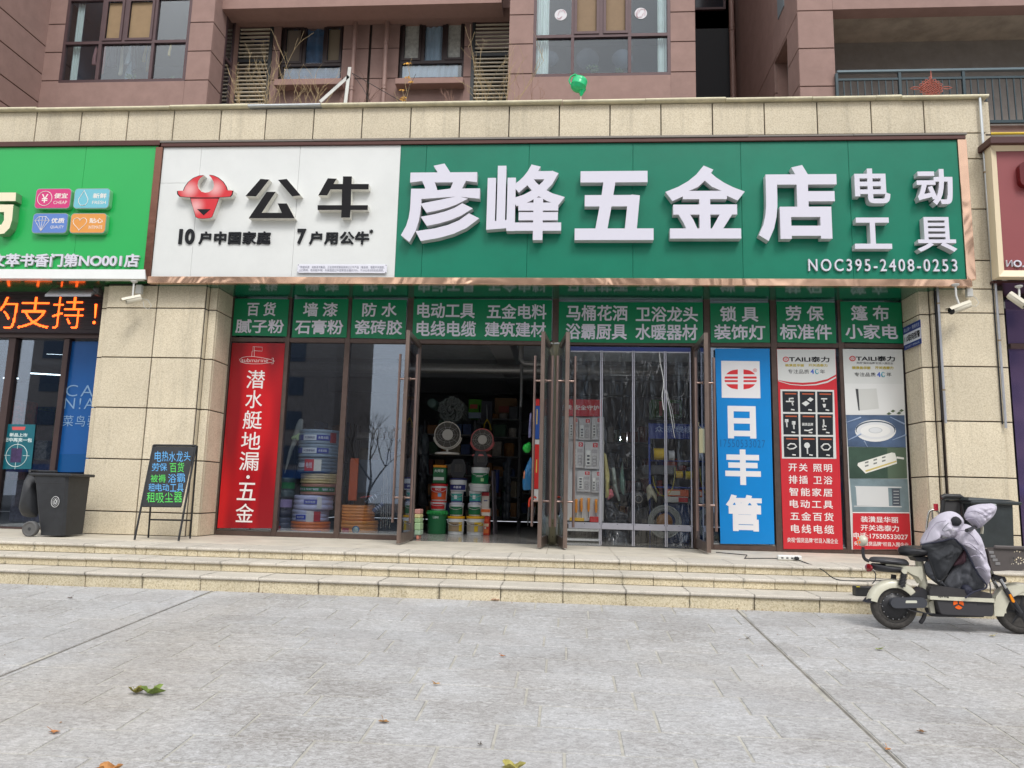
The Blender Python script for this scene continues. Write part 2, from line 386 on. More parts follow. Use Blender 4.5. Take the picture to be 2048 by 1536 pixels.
# stamped concrete stones
def pave_mat():
    m=bpy.data.materials.new('stamped_concrete'); m.use_nodes=True; n=m.node_tree.nodes; l=m.node_tree.links; b=n['Principled BSDF']
    b.inputs['Roughness'].default_value=.78; b.inputs['Specular IOR Level'].default_value=.35
    g=n.new('ShaderNodeNewGeometry')
    def noise(s,d,r,sc=(1,1,1),dist=0):
        mp=n.new('ShaderNodeMapping'); mp.inputs['Scale'].default_value=sc; l.new(g.outputs['Position'],mp.inputs[0])
        t=n.new('ShaderNodeTexNoise'); t.inputs['Scale'].default_value=s; t.inputs['Detail'].default_value=d; t.inputs['Roughness'].default_value=r; t.inputs['Distortion'].default_value=dist
        l.new(mp.outputs[0],t.inputs['Vector']); return t.outputs[0]
    def ramp(i,stops):
        r=n.new('ShaderNodeValToRGB'); e=r.color_ramp.elements; e[0].position=stops[0][0]; e[0].color=(*stops[0][1],1); e[1].position=stops[-1][0]; e[1].color=(*stops[-1][1],1)
        for p,c in stops[1:-1]: k=e.new(p); k.color=(*c,1)
        l.new(i,r.inputs[0]); return r.outputs[0]
    def mix(a,c,f,mode='MIX'):
        x=n.new('ShaderNodeMix'); x.data_type='RGBA'; x.blend_type=mode
        if isinstance(f,float): x.inputs[0].default_value=f
        else: l.new(f,x.inputs[0])
        l.new(a,x.inputs[6]); l.new(c,x.inputs[7]); return x.outputs[2]
    big=noise(.75,9,.62)
    fine=noise(30,9,.76,(.8,1.5,1),.9)
    vf=noise(85,4,.7)
    base=ramp(big,[(.34,S(148,145,141)),(.5,S(162,161,160)),(.66,S(172,172,173))])
    white=ramp(fine,[(.4,(0,0,0)),(.5,(.4,.4,.4)),(.57,(.75,.75,.75)),(.68,(1,1,1))])
    wcol=n.new('ShaderNodeRGB'); wcol.outputs[0].default_value=(*S(202,202,203),1)
    c=mix(base,wcol.outputs[0],white)
    dk=ramp(noise(24,6,.75,(1,.8,1),1.6),[(.58,(1,1,1)),(.68,(.66,.65,.63))])
    c=mix(c,dk,.8,'MULTIPLY')
    flk=ramp(noise(13,8,.8,(.8,1.4,1),1.4),[(.5,(1,1,1)),(.56,(.84,.835,.82)),(.62,(1,1,1))]); c=mix(c,flk,.9,'MULTIPLY')
    blot=ramp(noise(1.7,6,.6),[(.42,(.9,.885,.87)),(.56,(1,1,1))]); c=mix(c,blot,1.0,'MULTIPLY')
    gum=ramp(noise(7,3,.5),[(.2,(.62,.6,.58)),(.235,(1,1,1))]); c=mix(c,gum,1.0,'MULTIPLY')
    tan=ramp(noise(.42,4,.55),[(.5,(1,1,1)),(.68,(.93,.885,.82))]); c=mix(c,tan,1.0,'MULTIPLY')
    sp=ramp(vf,[(.3,(.8,.8,.8)),(.55,(1,1,1))]); c=mix(c,sp,1.0,'MULTIPLY')
    oi=n.new('ShaderNodeObjectInfo'); mr=n.new('ShaderNodeMapRange'); mr.inputs[3].default_value=.93; mr.inputs[4].default_value=1.04; l.new(oi.outputs['Random'],mr.inputs[0])
    vm=n.new('ShaderNodeVectorMath'); vm.operation='SCALE'; l.new(c,vm.inputs[0]); l.new(mr.outputs[0],vm.inputs['Scale']); l.new(vm.outputs[0],b.inputs['Base Color'])
    hm=n.new('ShaderNodeMath'); hm.operation='MULTIPLY_ADD'; hm.inputs[1].default_value=.35; l.new(vf,hm.inputs[0]); l.new(fine,hm.inputs[2])
    bp=n.new('ShaderNodeBump'); bp.inputs['Strength'].default_value=.38; bp.inputs['Distance'].default_value=.008; l.new(hm.outputs[0],bp.inputs['Height']); l.new(bp.outputs[0],b.inputs['Normal'])
    return m
PAVE=pave_mat()
rnd=random.Random(3)
CUTS=[-3.47,1.63]
def in_view(x,y,z,mg=60):
    d=Vector((x,y,z))-CAM
    w=d.dot(FW)
    if w<.2: return False
    px=CX+F*d.dot(RT)/w; py=CY-F*d.dot(UP)/w
    return -mg<px<2048+mg and py<1536+mg
stones=[];rest=[]
RH=.325; y=YB-.012; row=0
while y>-12.5:
    h=RH if row%4 else .3
    x=-9.4+rnd.uniform(0,.6); 
    while x<9.4:
        w=rnd.choice((.62,.64,.66)); x1=x+w
        segs=[(x,x1)]
        for c in CUTS:
            ns=[]
            for a,b_ in segs:
                if a<c<b_: ns+= [(a,c),(c,b_)]
                else: ns.append((a,b_))
            segs=ns
        for a,b_ in segs:
            if b_-a<.04: continue
            ga=.012 if a in CUTS else .004; gb=.012 if b_ in CUTS else .004
            ym=y-h/2; s=(a+ga,b_-gb,y-.004,y-h+.004)
            vis=any(in_view(X,Y2,GZ(Y2)) for X in (s[0],(s[0]+s[1])/2,s[1]) for Y2 in (s[2],s[3]))
            (stones if vis else rest).append(s)
        x=x1
    y-=h; row+=1
stones.sort(key=lambda s:-s[2]*-1)
stones.sort(key=lambda s:s[3])
if len(stones)>300: rest+=stones[300:]; stones=stones[:300]
def stone_geo(bd,s):
    x0,x1,ya,yb=s; t=.012; j=lambda:rnd.uniform(-.0022,.0022)
    n=3; top=[];dz=rnd.uniform(-.0008,.0014)
    xs=[x0+(x1-x0)*i/n for i in range(n+1)]
    ring=[(xs[i]+ (j() if 0<i<n else 0),yb+j()) for i in range(n+1)]+[(xs[n-i]+(j() if 0<i<n else 0),ya+j()) for i in range(n+1)]
    c=((x0+x1)/2,(ya+yb)/2)
    N=len(ring); vs=[(p[0],p[1],GZ(p[1])-.013) for p in ring]
    ins=[]
    for p in ring:
        dx=.006 if p[0]<c[0] else -.006; dy=.006 if p[1]<c[1] else -.006
        ins.append((p[0]+dx,p[1]+dy,GZ(p[1]+dy)-.002+dz))
    vs+=ins
    fs=[(i,(i+1)%N,(i+1)%N+N,i+N) for i in range(N)]+[tuple(range(N,2*N))]
    bd.add(vs,fs)
for s in stones:
    bd=B(); stone_geo(bd,s); bd.build('paving_stone',PAVE,ground)
bd=B()
for s in rest: stone_geo(bd,s)
bd.build('paving_beyond',PAVE,ground,kind='stuff')
print('stones',len(stones),len(rest))

b=B()
for c in CUTS: b.add([(c-.007,-13,GZ(-13)-.004),(c+.007,-13,GZ(-13)-.004),(c+.007,YB-.01,GZ(YB)-.004),(c-.007,YB-.01,GZ(YB)-.004)],[(0,1,2,3)])
b.build('control_joint',mat('joint_black',S(124,120,114),.95,var=.3),ground,kind='stuff')
# ================================================================ steps and platform
TD=.425; ZN=[0,-.1025,-.205]; YN=[-2.22,-2.22-TD,-2.22-2*TD]
stp=B()
XL,XR=-9.0,9.0
for k in range(3):
    stp.box(XL,XR,YN[k]+.02,0.9 if k==0 else YN[k-1]+.05,-1.2,ZN[k]-.034)
steps=stp.build('steps',DARKJ,kind='structure')
rs=random.Random(5)
for k in range(3):
    zt=ZN[k]; zb=(ZN[k+1] if k<2 else ZB-.03)
    off=(.12,.31,.0)[k]
    x=XL+off
    while x<XR-.2:
        x1=x+.6; dz=rs.uniform(-.002,.002)
        B().box(x+.003,x1-.003,YN[k]-.004+rs.uniform(-.002,.002),YN[k]+.03,zb+.002,zt-.034+dz,.003).build('riser_tile',TILE2,steps)
        d=(YN[k]+.6) if k==0 else (YN[k]+TD-.002)
        b=B(); n=5; r=.017
        # coping slab with a rounded nose
        prof=[(YN[k]-.028+r-r*math.sin(math.pi*i/n) - 0*i, zt-r+r*math.cos(math.pi*i/n)) for i in range(n+1)]
        prof=[(d,zt)]+prof+[(d,zt-.034)]
        vs=[(xx,p[0],p[1]+dz) for xx in (x+.002,x1-.002) for p in prof]; m_=len(prof)
        b.add(vs,[(i,(i+1)%m_,(i+1)%m_+m_,i+m_) for i in range(m_)]+[tuple(range(m_)),tuple(range(m_,2*m_))[::-1]])
        b.build('coping_slab',TREAD,steps)
        x=x1
FLOOR=mat('platform_floor',S(206,198,182),.62,var=.08,vscale=3,dirt=.25,spec=.5)
x=XL
while x<XR-.3:
    y0=YN[0]+.603
    for d in (.8,.8):
        B().box(x+.0015,x+.7985,y0+.0015,y0+d-.0015,-.03,-.0005+rs.uniform(-.0006,.0006),.001).build('floor_tile',FLOOR,steps); y0+=d
    x+=.8

# ================================================================ the shop row (piers, parapet)
PF=-.62        # front of the piers
shop=thing('shop_building','Cream stone tiled ground floor shop block with two piers and a parapet band','building')
XS=lambda px,Y:X_(px,735,Y)
LPX=[XS(199,PF),XS(301,PF),XS(399,PF)]
RPX=[XS(1882,PF),XS(2001,PF)]
zl=[Z_(300,y,PF) for y in (616,715,816)]; st=(zl[0]-zl[2])/2
ROWS=[0.0]+[zl[0]-st*k for k in (5,4,3,2,1,0)]
ROWS=[r for r in ROWS if r>-.01]; ROWS=sorted(set([0.0]+[r for r in ROWS if r>.1]))
zl2=[Z_(1960,y,PF) for y in (626,733,843)]; st2=(zl2[0]-zl2[2])/2
ROWSR=sorted([0.0]+[zl2[0]-st2*k for k in range(-3,6) if zl2[0]-st2*k>.12])
SOFZ=Z_(1000,569,-.8)          # underside of the signs
BANDZ=(Z_(1000,275.5,PF),Z_(1000,211,PF))
def wall_tiles(parent,xs,zs,Y,th=.03,m=None,name='facing_tile',gap=.008,zmax=99):
    for i in range(len(xs)-1):
        for j in range(len(zs)-1):
            z1=min(zs[j+1],zmax)
            if z1-zs[j]<.03: continue
            B().box(xs[i]+gap,xs[i+1]-gap,Y+rs.uniform(-.001,.001),Y+th,zs[j]+gap,z1-gap,.004).build(name,m or TILE,parent)
def side_tiles(parent,X,ys,zs,face=1,m=None,name='facing_tile',gap=.008,th=.03):
    for i in range(len(ys)-1):
        for j in range(len(zs)-1):
            B().box(X-th if face>0 else X,X if face>0 else X+th,ys[i]+gap,ys[i+1]-gap,zs[j]+gap,zs[j+1]-gap,.004).build(name,m or TILE,parent)
# left pier
core=B(); core.box(LPX[0]+.004,LPX[2]-.004,PF+.02,.3,0,SOFZ+.6)
s2=XS(424,PF+.1); s2a=XS(406,PF+.1); sl=XS(190,PF+.05)
core.box(sl+.004,s2-.02,PF+.12,.3,0,SOFZ+.6)
lp=core.build('left_pier',DARKJ,shop)
ZT=SOFZ+.02
rows=[r for r in ROWS if r<ZT-.1]+[ZT]
wall_tiles(lp,LPX,rows,PF)
wall_tiles(lp,[sl,LPX[0]-.006],rows,PF+.05)
wall_tiles(lp,[LPX[2]+.004,s2],rows,PF+.1)
side_tiles(lp,LPX[2],[PF+.03,PF+.13],rows,1)
side_tiles(lp,s2,[PF+.13,-.04],rows,1)
# right pier
t2=XS(1843.5,PF+.1); t2b=XS(1866,PF+.1)
core=B(); core.box(RPX[0]+.004,XS(2018,PF+.05),PF+.06,.3,0,BANDZ[1]+.0); core.box(t2+.02,t2b+.05,PF+.12,.3,0,SOFZ+.5)
core.box(RPX[0]+.004,RPX[1]-.004,PF+.02,.3,0,SOFZ)
rp=core.build('right_pier',DARKJ,shop)
rowsr=[r for r in ROWSR if r<BANDZ[0]-.1]+[BANDZ[0]-.0]
wall_tiles(rp,RPX,[r for r in rowsr if r<ZT-.1]+[ZT],PF,th=.06)
CXR=X_(1938,420,PF)          # column beside the sign, up to the parapet
CXE=X_(1984,420,PF)
up=[r for r in ROWSR if r>ZT+.05 and r<BANDZ[0]-.05]
wall_tiles(rp,[CXR-.1,CXE],[ZT]+up+[BANDZ[0]],PF)
wall_tiles(rp,[RPX[1]+.004,XS(2018,PF+.05)],[r for r in rowsr if r<ZT-.1]+[ZT],PF+.05)
wall_tiles(rp,[CXE+.004,CXE+.1],[ZT]+up+[BANDZ[0],BANDZ[1]],PF+.06)
wall_tiles(rp,[t2,t2b-.002],[r for r in ROWSR if r<ZT-.1]+[ZT],PF+.1,th=.05)
wall_tiles(rp,[t2b+.002,RPX[0]+.004],[r for r in ROWSR if r<ZT-.1]+[ZT],PF+.062,th=.07)
side_tiles(rp,t2,[PF+.13,-.04],[r for r in ROWSR if r<ZT-.1]+[ZT],-1)
# parapet band
jx=[(-120,0),(-20,0),(72,0),(162,0),(255,0),(347,0),(441,0),(531,0),(627,0),(724,0),(821,0),(919,0),(1018,0),(1118.5,0),(1220,0),(1322,0),(1425,0),(1529,0),(1635,0),(1743,0),(1849,0),(1972,0)]
bx=[X_(p,245,PF) for p,_ in jx]
bx=[bx[0]-.65*3,bx[0]-.65*2,bx[0]-.65]+bx
pb=B().box(bx[0],bx[-1]-.01,PF+.02,PF+.28,BANDZ[0]+.005,BANDZ[1]-.01)
par=pb.build('parapet',DARKJ,shop)
wall_tiles(par,bx,[BANDZ[0],BANDZ[1]],PF)
# grey painted underside of the band and the drip plate over the signs
B().box(bx[0],CXR,PF-.0,PF+.3,BANDZ[0]-.012,BANDZ[0]+.002).build('band_underside',mat('grey_render',S(150,152,148),.8,var=.1),shop)
seg=[bx[0]]+[X_(p,270,-.9) for p in (330,1090,1495,1706)]+[CXR+.02]
for i in range(0):
    h=rs.uniform(-.006,.006)
    b=B(); b.hexa([(seg[i],-.97,BANDZ[0]-.045+h),(seg[i+1]-.004,-.97,BANDZ[0]-.045-h),(seg[i+1]-.004,PF-.001,BANDZ[0]-.03),(seg[i],PF-.001,BANDZ[0]-.03),(seg[i],-.97,BANDZ[0]-.03+h),(seg[i+1]-.004,-.97,BANDZ[0]-.03-h),(seg[i+1]-.004,PF-.001,BANDZ[0]-.004),(seg[i],PF-.001,BANDZ[0]-.004)])
    b.build('drip_plate',mat('drip_plate_grey',S(112,104,98),.5,.2),shop)
# coping rail on the parapet, in pieces
cp=[bx[0]]+[X_(p,205,PF) for p in (80,345,500,645,813,975,1125,1290,1450,1622,1750,1800)]+[bx[-1]+.03]
for i in range(len(cp)-1):
    dz=rs.uniform(-.008,.008)
    b=B().box(cp[i]+.003,cp[i+1]-.003,PF-.045,PF+.3,BANDZ[1],BANDZ[1]+.028+dz,.006)
    b.tube([(cp[i]+.003,PF-.05,BANDZ[1]+.018+dz),(cp[i+1]-.003,PF-.05,BANDZ[1]+.022+dz)],.024,8)
    b.build('coping_rail',mat('galvanised_rail',S(196,200,200),.35,.6,var=.1) if i==3 else CREAMT,shop)
# terrace slab over the shops and room shell
slab=B().box(bx[0],XR+2,PF+.3,9.5,BANDZ[0]-.1,BANDZ[0]+.12)
slab.build('terrace_slab',CONC,shop)
CEIL=Z_(930,660,0)+.42
rm=B()
rx0=LPX[1]; rx1=RPX[0]+.3; RD=8.5
rm.box(rx0-.1,rx0,.12,RD,0,CEIL+.4); rm.box(rx1,rx1+.1,.12,RD,0,CEIL+.4); rm.box(rx0,rx1,RD,RD+.1,0,CEIL+.4); 
rm.build('room_wall',DKROOM,shop)
B().box(rx0,rx1,.05,RD,CEIL,CEIL+.1).build('room_ceiling',mat('ceiling_grey',S(228,234,240),.85,var=.08),shop)
cb=B()
yb0=PZ(930,719,CEIL).y
for y0 in (yb0,yb0+2.4,yb0+4.6): cb.box(rx0,rx1,y0,y0+.3,CEIL-.38,CEIL-.001)
xbm=PZ(1003,705,CEIL).x; cb.box(xbm,xbm+.35,.1,RD,CEIL-.36,CEIL-.002)
cb.build('ceiling_beam',mat('beam_grey',S(136,138,142),.9),shop,kind=None)
RF=mat('room_floor_tile',S(172,170,166),.14,spec=.5,dirt=.2,var=.05)
fx=rx0
fl=B().box(rx0,rx1,.9,RD,-.05,-.012); fl.build('room_floor',DARKJ,shop)
while fx<rx1-.1:
    y0=-.018
    for k in range(7):
        B().box(fx+.0012,min(fx+.7988,rx1),y0+.0012,y0+.7988,-.03,-.0008,.0008).build('floor_tile',RF,steps); y0+=.8
    fx+=.8
# a partition behind, and pipes under the ceiling
pp=B(); pp.tube([(rx0+.3,2.6,CEIL-.55),(rx1-.3,2.6,CEIL-.55)],.09,12); pp.build('ceiling_duct',STEEL,shop)
pp=B(); xx=X_(1040,715,1.7); pp.tube([(xx,1.9,CEIL-.1),(xx,1.9,CEIL-.5),(xx+.06,1.9,CEIL-.56),(xx+.8,1.9,CEIL-.58)],.05,10); pp.tube([(xx+.02,1.95,CEIL-.5),(xx+.02,1.95,CEIL-1.3)],.025,8); pp.build('waste_pipe',STEEL,shop)

# ================================================================ the shopfront glazing
front=thing('shopfront','Bronze aluminium shopfront glazing of the hardware shop between the two stone piers','shopfront',(0,0,0))
FY0,FY1=-.05,.05
def mull(xa,xb,y=690,name='mullion',z0=0,z1=None,yy=(FY0,FY1),par=None,m=None,pz=None):
    x0,x1=X_(xa,y,0),X_(xb,y,0)
    return B().box(x0,x1,yy[0],yy[1],z0,SOFZ+.1 if z1 is None else z1,.004).build(name,m or FRAME,par or front)
RZ0=Z_(960,689.5,0); RZ1=Z_(960,680.5,0)
ml=[(455,465),(571,580.5),(691,701.5),(813,826),(1104.5,1117),(1407,1420),(1540,1552.5),(1675,1686.5),(1805,1816)]
MX=[]
for a,b_ in ml:
    mull(a,b_); MX.append((X_(a,690,0),X_(b_,690,0)))
for i in range(len(ml)-1):
    x0,x1=MX[i][1]+.001,MX[i+1][0]-.001
    B().box(x0,x1,FY0+.002,FY1-.002,RZ0,RZ1,.004).build('transom_rail',FRAME,front)
    B().box(x0,x1,-.004,.004,RZ1,SOFZ+.1).build('transom_pane',GLASS,front)
    B().box(x0,x1,FY0+.004,FY1-.004,Z_(960,597,0),SOFZ+.1,.003).build('head_rail',mat('dark_bronze',S(52,44,42),.5,.3),front)
SILL=Z_(500,1062,0); 
for i in (0,1,2,5,6,7):
    x0,x1=MX[i][1]+.001,MX[i+1][0]-.001
    B().box(x0,x1,FY0+.002,FY1-.002,.0,SILL-0.0,.004).build('sill_rail',FRAME,front)
    B().box(x0,x1,FY0+.03,FY1-.03,SILL+.0,SILL+.018,.003).build('glazing_bead',mat('bright_bead',S(150,148,144),.4,.4),front)
    B().box(x0,x1,-.004,.004,SILL+.018,RZ0).build('glass_pane',GLASS,front)
# rest wall above shop front to slab
B().box(rx0,rx1,.055,.12,SOFZ+.0,BANDZ[0]-.1).build('bulkhead',DKROOM,shop)
# doors: (hinge px at head, free px at head, top y of free end)
DZ=(.02,RZ0-.004)
def door(hx,hy,fx,fy,ry,label,flip=1):
    H=Vector((hx,hy,0)); Fp=Vector((fx,fy,0)); d=(Fp-H); L=d.length; d.normalize(); nrm=Vector((-d.y,d.x,0))
    t=.025
    def bar(b,a0,a1,z0,z1,w=t,off=0.0):
        ps=[]
        for z in (z0,z1):
            for (a,s) in ((a0,-w),(a1,-w),(a1,w),(a0,w)):
                p=H+d*a+nrm*(s+off); ps.append((p.x,p.y,z))
        b.hexa(ps)
    dr=B(); sw=.055
    bar(dr,0,sw,DZ[0],DZ[1]); bar(dr,L-sw,L,DZ[0],DZ[1])
    bar(dr,sw,L-sw,DZ[1]-.07,DZ[1]-.001,t-.001); bar(dr,sw,L-sw,DZ[0]+.001,DZ[0]+.12,t-.001)
    o=dr.build('door',DOORM,front,label=label)
    gl=B(); bar(gl,sw,L-sw,DZ[0]+.12,DZ[1]-.07,.003); gl.build('door_pane',GLASS,o)
    za,zb=Z_(830,1047,fy),Z_(830,705,fy); z1_,z2_=Z_(830,996,fy),Z_(830,755,fy)
    for sgn in (-1,1):
        hd=B(); p=H+d*(L-.13)+nrm*(.115*sgn)
        hd.tube([(p.x,p.y,za),(p.x,p.y,zb)],.018,12)
        for z in (z1_,z2_):
            q=H+d*(L-.13)+nrm*(t*sgn); hd.tube([(q.x,q.y,z),(p.x,p.y,z)],.014,8)
            hd.lathe([(.026,0),(.026,.012)],(q.x,q.y,z),n=12,rot=Vector((0,0,1)).rotation_difference(nrm*sgn).to_matrix())
        hd.build('pull_handle',mat('brushed_handle',S(150,128,120),.3,.8,var=.2,vscale=40,aniso=(1,1,.1)),o)
    return o
xh=lambda p:X_(p,695,0)
door(xh(841),-.03,X_(817,667,-.92),-.95,0,'open glass door leaf beside the blue hose coils')
door(xh(1101),-.03,X_(1086.5,667,-.92),-.93,0,'open glass door leaf on the left of the tied up plastic curtain')
door(xh(1121),-.03,X_(1136,668,-.92),-.93,0,'open glass door leaf between the tied plastic and the hanging strips')
door(xh(1389),-.03,X_(1411,670,-.92),-.95,0,'open glass door leaf next to the blue poster')
for a,b_ in ((829,842),(1383,1393)): mull(a,b_,name='door_jamb',z1=RZ0)
# soffit of the sign boxes (glossy green)
SOFM=mat('glossy_green_soffit',S(20,92,70),.13,spec=.6,coat=.4)
sx0,sx1=X_(302,560,-.8),X_(1940,565,-.8)
B().box(sx0,sx1,-.78,.0,SOFZ+.012,SOFZ+.03).build('soffit',SOFM,shop)
# ================================================================ signs
SY=-.80
def PC(name,c,rough=.5,**k): return mat(name,S(*c),rough,**k)
GREEN=PC('sign_green',(0,118,92),.36,spec=.4,var=.05,vscale=.9,objvar=.03,bump=.5,bscale=1.3,dirt=.12)
GREENL=PC('leaf_green_sign',(32,172,84),.34,var=.03,vscale=1.2)
SWHITE=PC('sign_white',(218,220,218),.4,var=.02,vscale=1.5,dirt=.05,bump=.3,bscale=1.3)
LETW=PC('acrylic_white',(212,210,222),.3,spec=.5,objvar=.012)
LETS=PC('letter_side',(196,196,198),.45,dirt=.25)
INK=PC('black_acrylic',(22,21,24),.6,spec=.2,var=.15,vscale=30)
INKF=PC('ink_black',(22,24,29),.6,spec=.25)
def gold_mat():
    m=bpy.data.materials.new('rose_gold_mirror'); m.use_nodes=True; n=m.node_tree.nodes; l=m.node_tree.links; b=n['Principled BSDF']
    g=n.new('ShaderNodeNewGeometry'); mp=n.new('ShaderNodeMapping'); mp.inputs['Scale'].default_value=(1.2,1,1); l.new(g.outputs['Position'],mp.inputs[0])
    w=n.new('ShaderNodeTexNoise'); w.inputs['Scale'].default_value=1.1; w.inputs['Detail'].default_value=2; w.inputs['Distortion'].default_value=1.5; l.new(mp.outputs[0],w.inputs[0])
    b.inputs['Base Color'].default_value=(*S(226,186,158),1); b.inputs['Metallic'].default_value=.85; b.inputs['Roughness'].default_value=.2
    bp=n.new('ShaderNodeBump'); bp.inputs['Strength'].default_value=.5; bp.inputs['Distance'].default_value=.08; l.new(w.outputs[0],bp.inputs['Height']); l.new(bp.outputs[0],b.inputs['Normal'])
    return m
GOLD=gold_mat()
def bx(x0,y0,x1,y1,Y): return BX(x0,y0,x1,y1,Y)
sign=thing('shop_sign','Long white and green hardware shop sign with big raised characters','shop sign',(X_(1100,560,SY),SY,SOFZ))
zb,zt_=Z_(1000,556,SY),Z_(1000,288.5,SY)
xl=X_(315,424,SY); xwg=X_(795.5,424,SY); xr=X_(1923.5,424,SY)
# panels with seams
sw=[xl,X_(392,424,SY),X_(592,424,SY),xwg]
hs_=Z_(360,366,SY)
for i in range(3):
    if i==0:
        B().box(sw[0],sw[1]-.003,SY,SY+.03,zb,hs_-.002,.002).build('sign_panel',SWHITE,sign); B().box(sw[0],sw[1]-.003,SY,SY+.03,hs_+.001,zt_,.002).build('sign_panel',SWHITE,sign)
    else: B().box(sw[i],sw[i+1]-.003,SY,SY+.03,zb,zt_,.002).build('sign_panel',SWHITE,sign)
sg=[xwg]+[X_(p,424,SY) for p in (848,1056,1266,1484,1702)]+[xr]
for i in range(len(sg)-1): B().box(sg[i]+.0005,sg[i+1]-.003,SY+rs.uniform(0,.002),SY+.03,zb,zt_,.002).build('sign_panel',GREEN,sign)
B().box(xl-.02,xr+.02,SY+.032,-.6,zb-.02,zt_+.02).build('sign_backing',mat('backing_steel',S(60,58,56),.6),sign)
# frame: mirror strips and brown top
B().box(xl-.03,X_(1923,565,SY)+.12,SY-.03,SY+.06,Z_(1000,570,SY),zb-.002,.004).build('bottom_trim',GOLD,sign)
B().box(xr+.001,xr+.115,SY-.02,SY+.05,zb,zt_-.0,.004).build('side_trim',GOLD,sign)
B().box(xl-.11,xl-.004,SY-.02,SY+.05,zb-.05,zt_-.0,.004).build('side_trim',mat('brown_mirror',S(120,84,70),.2,.8,bump=.5,bscale=3),sign)
B().box(xl-.03,xr+.1,SY-.03,SY+.06,zt_+.001,Z_(1000,279.5,SY-.03),.004).build('top_trim',mat('brown_trim_metal',S(84,52,46),.45,.3,dirt=.2),sign)
zq=[xl-.05]+[X_(p,278,SY) for p in (330+300,1090,1495,1706)]+[xr+.12]
for i in range(5):
    h=rs.uniform(0,.008); B().box(zq[i],zq[i+1]-.004,SY-.035-h,PF+.0,Z_(1000,279,SY-.03)+.002,Z_(1000,275.5,SY-.03)+h,.003).build('drip_plate',mat('drip_plate_grey',S(120,114,108),.5,.2),sign)
LD=.115; LY=SY-.006
def letter(ch,box,bold=.033,depth=LD,mats=None,name='letter',par=None,y=None):
    Y=(LY if y is None else y)
    b=B().text(ch,bx(*box,Y-depth),Y,bold,depth,mi=0,side=1); return b.build(name,mats or [LETW,LETS],par or sign)
for ch,box in (('彦',(805,327,959.5,484)),('峰',(974,329,1129.5,480)),('五',(1150,342,1307,480)),('金',(1331,331,1490,477)),('店',(1516,330,1675,482))):
    letter(ch,box,.022 if ch=='峰' else .032)
for ch,box in (('电',(1709.5,337,1780,406.5)),('动',(1834,338,1906,410)),('工',(1709,435,1783,497.5)),('具',(1834,434,1913,503.5))):
    letter(ch,box,.013 if ch=='具' else .026,.11)
B().text('NOC395-2408-0253',bx(1617,518,1914.5,542.5,SY-.03),SY-.001,.006,.03,spacing=1.3,side=1).build('lettering',[LETW,LETS],sign)
# polygons traced on the face of the raised shapes
def zp(pts,Y,s=3.938,ox=300,oy=260): 
    out=[]
    for x,y in pts:
        p=PY(ox+x/s,oy+y/s,Y); out.append((p.x,p.z))
    return out
FY=SY-.1
def solid(b,polys,Y0,Y1,mi=0,side=1):
    for q in polys: b.prism(q,Y0,Y1,mi,side)
gong=[[(870,385),(940,390),(835,523),(752,520)],[(1008,393),(1077,385),(1187,515),(1120,523)],[(918,487),(990,487),(880,652),(1038,652),(1005,578),(1078,578),(1140,695),(777,695)]]
niu=[[(1400,380),(1470,383),(1445,425),(1518,425),(1520,365),(1590,365),(1588,425),(1723,425),(1722,468),(1585,468),(1582,592),(1716,592),(1715,630),(1580,630),(1575,690),(1505,690),(1508,630),(1320,630),(1320,592),(1510,592),(1512,468),(1422,468),(1395,515),(1325,515)]]
for q in (gong,niu):
    b=B(); solid(b,[zp(p,FY) for p in q],FY,SY-.001); b.build('letter',[INK,mat('letter_case_white',S(222,220,212),.5,dirt=.1)],sign)
def red_mat():
    m=bpy.data.materials.new('emblem_red_print'); m.use_nodes=True; n=m.node_tree.nodes; l=m.node_tree.links; b=n['Principled BSDF']; b.inputs['Roughness'].default_value=.35
    g=n.new('ShaderNodeNewGeometry'); cur=None
    for (x,y,rad) in ((312,470,.17),(515,462,.17),(360,600,.17)):
        p=PY(300+x/3.938,260+y/3.938,FY); sb=n.new('ShaderNodeVectorMath'); sb.operation='DISTANCE'; l.new(g.outputs['Position'],sb.inputs[0]); sb.inputs[1].default_value=p
        mr=n.new('ShaderNodeMapRange'); mr.interpolation_type='SMOOTHSTEP'; mr.inputs[1].default_value=0; mr.inputs[2].default_value=rad; mr.inputs[3].default_value=.55; mr.inputs[4].default_value=0; l.new(sb.outputs['Value'],mr.inputs[0])
        if cur is None: cur=mr.outputs[0]
        else:
            a=n.new('ShaderNodeMath'); a.operation='MAXIMUM'; l.new(cur,a.inputs[0]); l.new(mr.outputs[0],a.inputs[1]); cur=a.outputs[0]
    mx=n.new('ShaderNodeMix'); mx.data_type='RGBA'; mx.inputs[6].default_value=(*S(206,34,44),1); mx.inputs[7].default_value=(*S(244,214,212),1); l.new(cur,mx.inputs[0]); l.new(mx.outputs[2],b.inputs['Base Color']); return m
hat=[(425,357),(390,358),(340,378),(300,410),(272,450),(262,478),(215,480),(217,505),(235,525),(300,531),(435,534),(560,531),(635,525),(650,505),(654,477),(611,475),(602,445),(578,408),(540,376),(500,358),(465,353),(485,375),(501,403),(507,438),(495,470),(465,491),(435,495),(405,487),(382,462),(372,432),(378,400),(397,372)]
face=[(318,538),(545,538),(525,592),(507,640),(490,684),(470,694),(420,699),(380,696),(359,684),(346,640),(331,592)]
b=B()
def grow(p,k):
    cx=sum(a for a,_ in p)/len(p);cy=sum(a for _,a in p)/len(p); return [(a+(a-cx)*k,c+(c-cy)*k) for a,c in p]
for q in (hat,face): b.prism(zp(grow(q,.015),FY+.001),FY+.001,SY-.001,0,1)
b.build('emblem_case',[INKF,mat('letter_case_white'),],sign)
b=B()
for q in (hat,face): b.prism(zp(grow(q,-.025),FY-.002),FY-.003,FY)
b.build('emblem_face',red_mat(),sign)
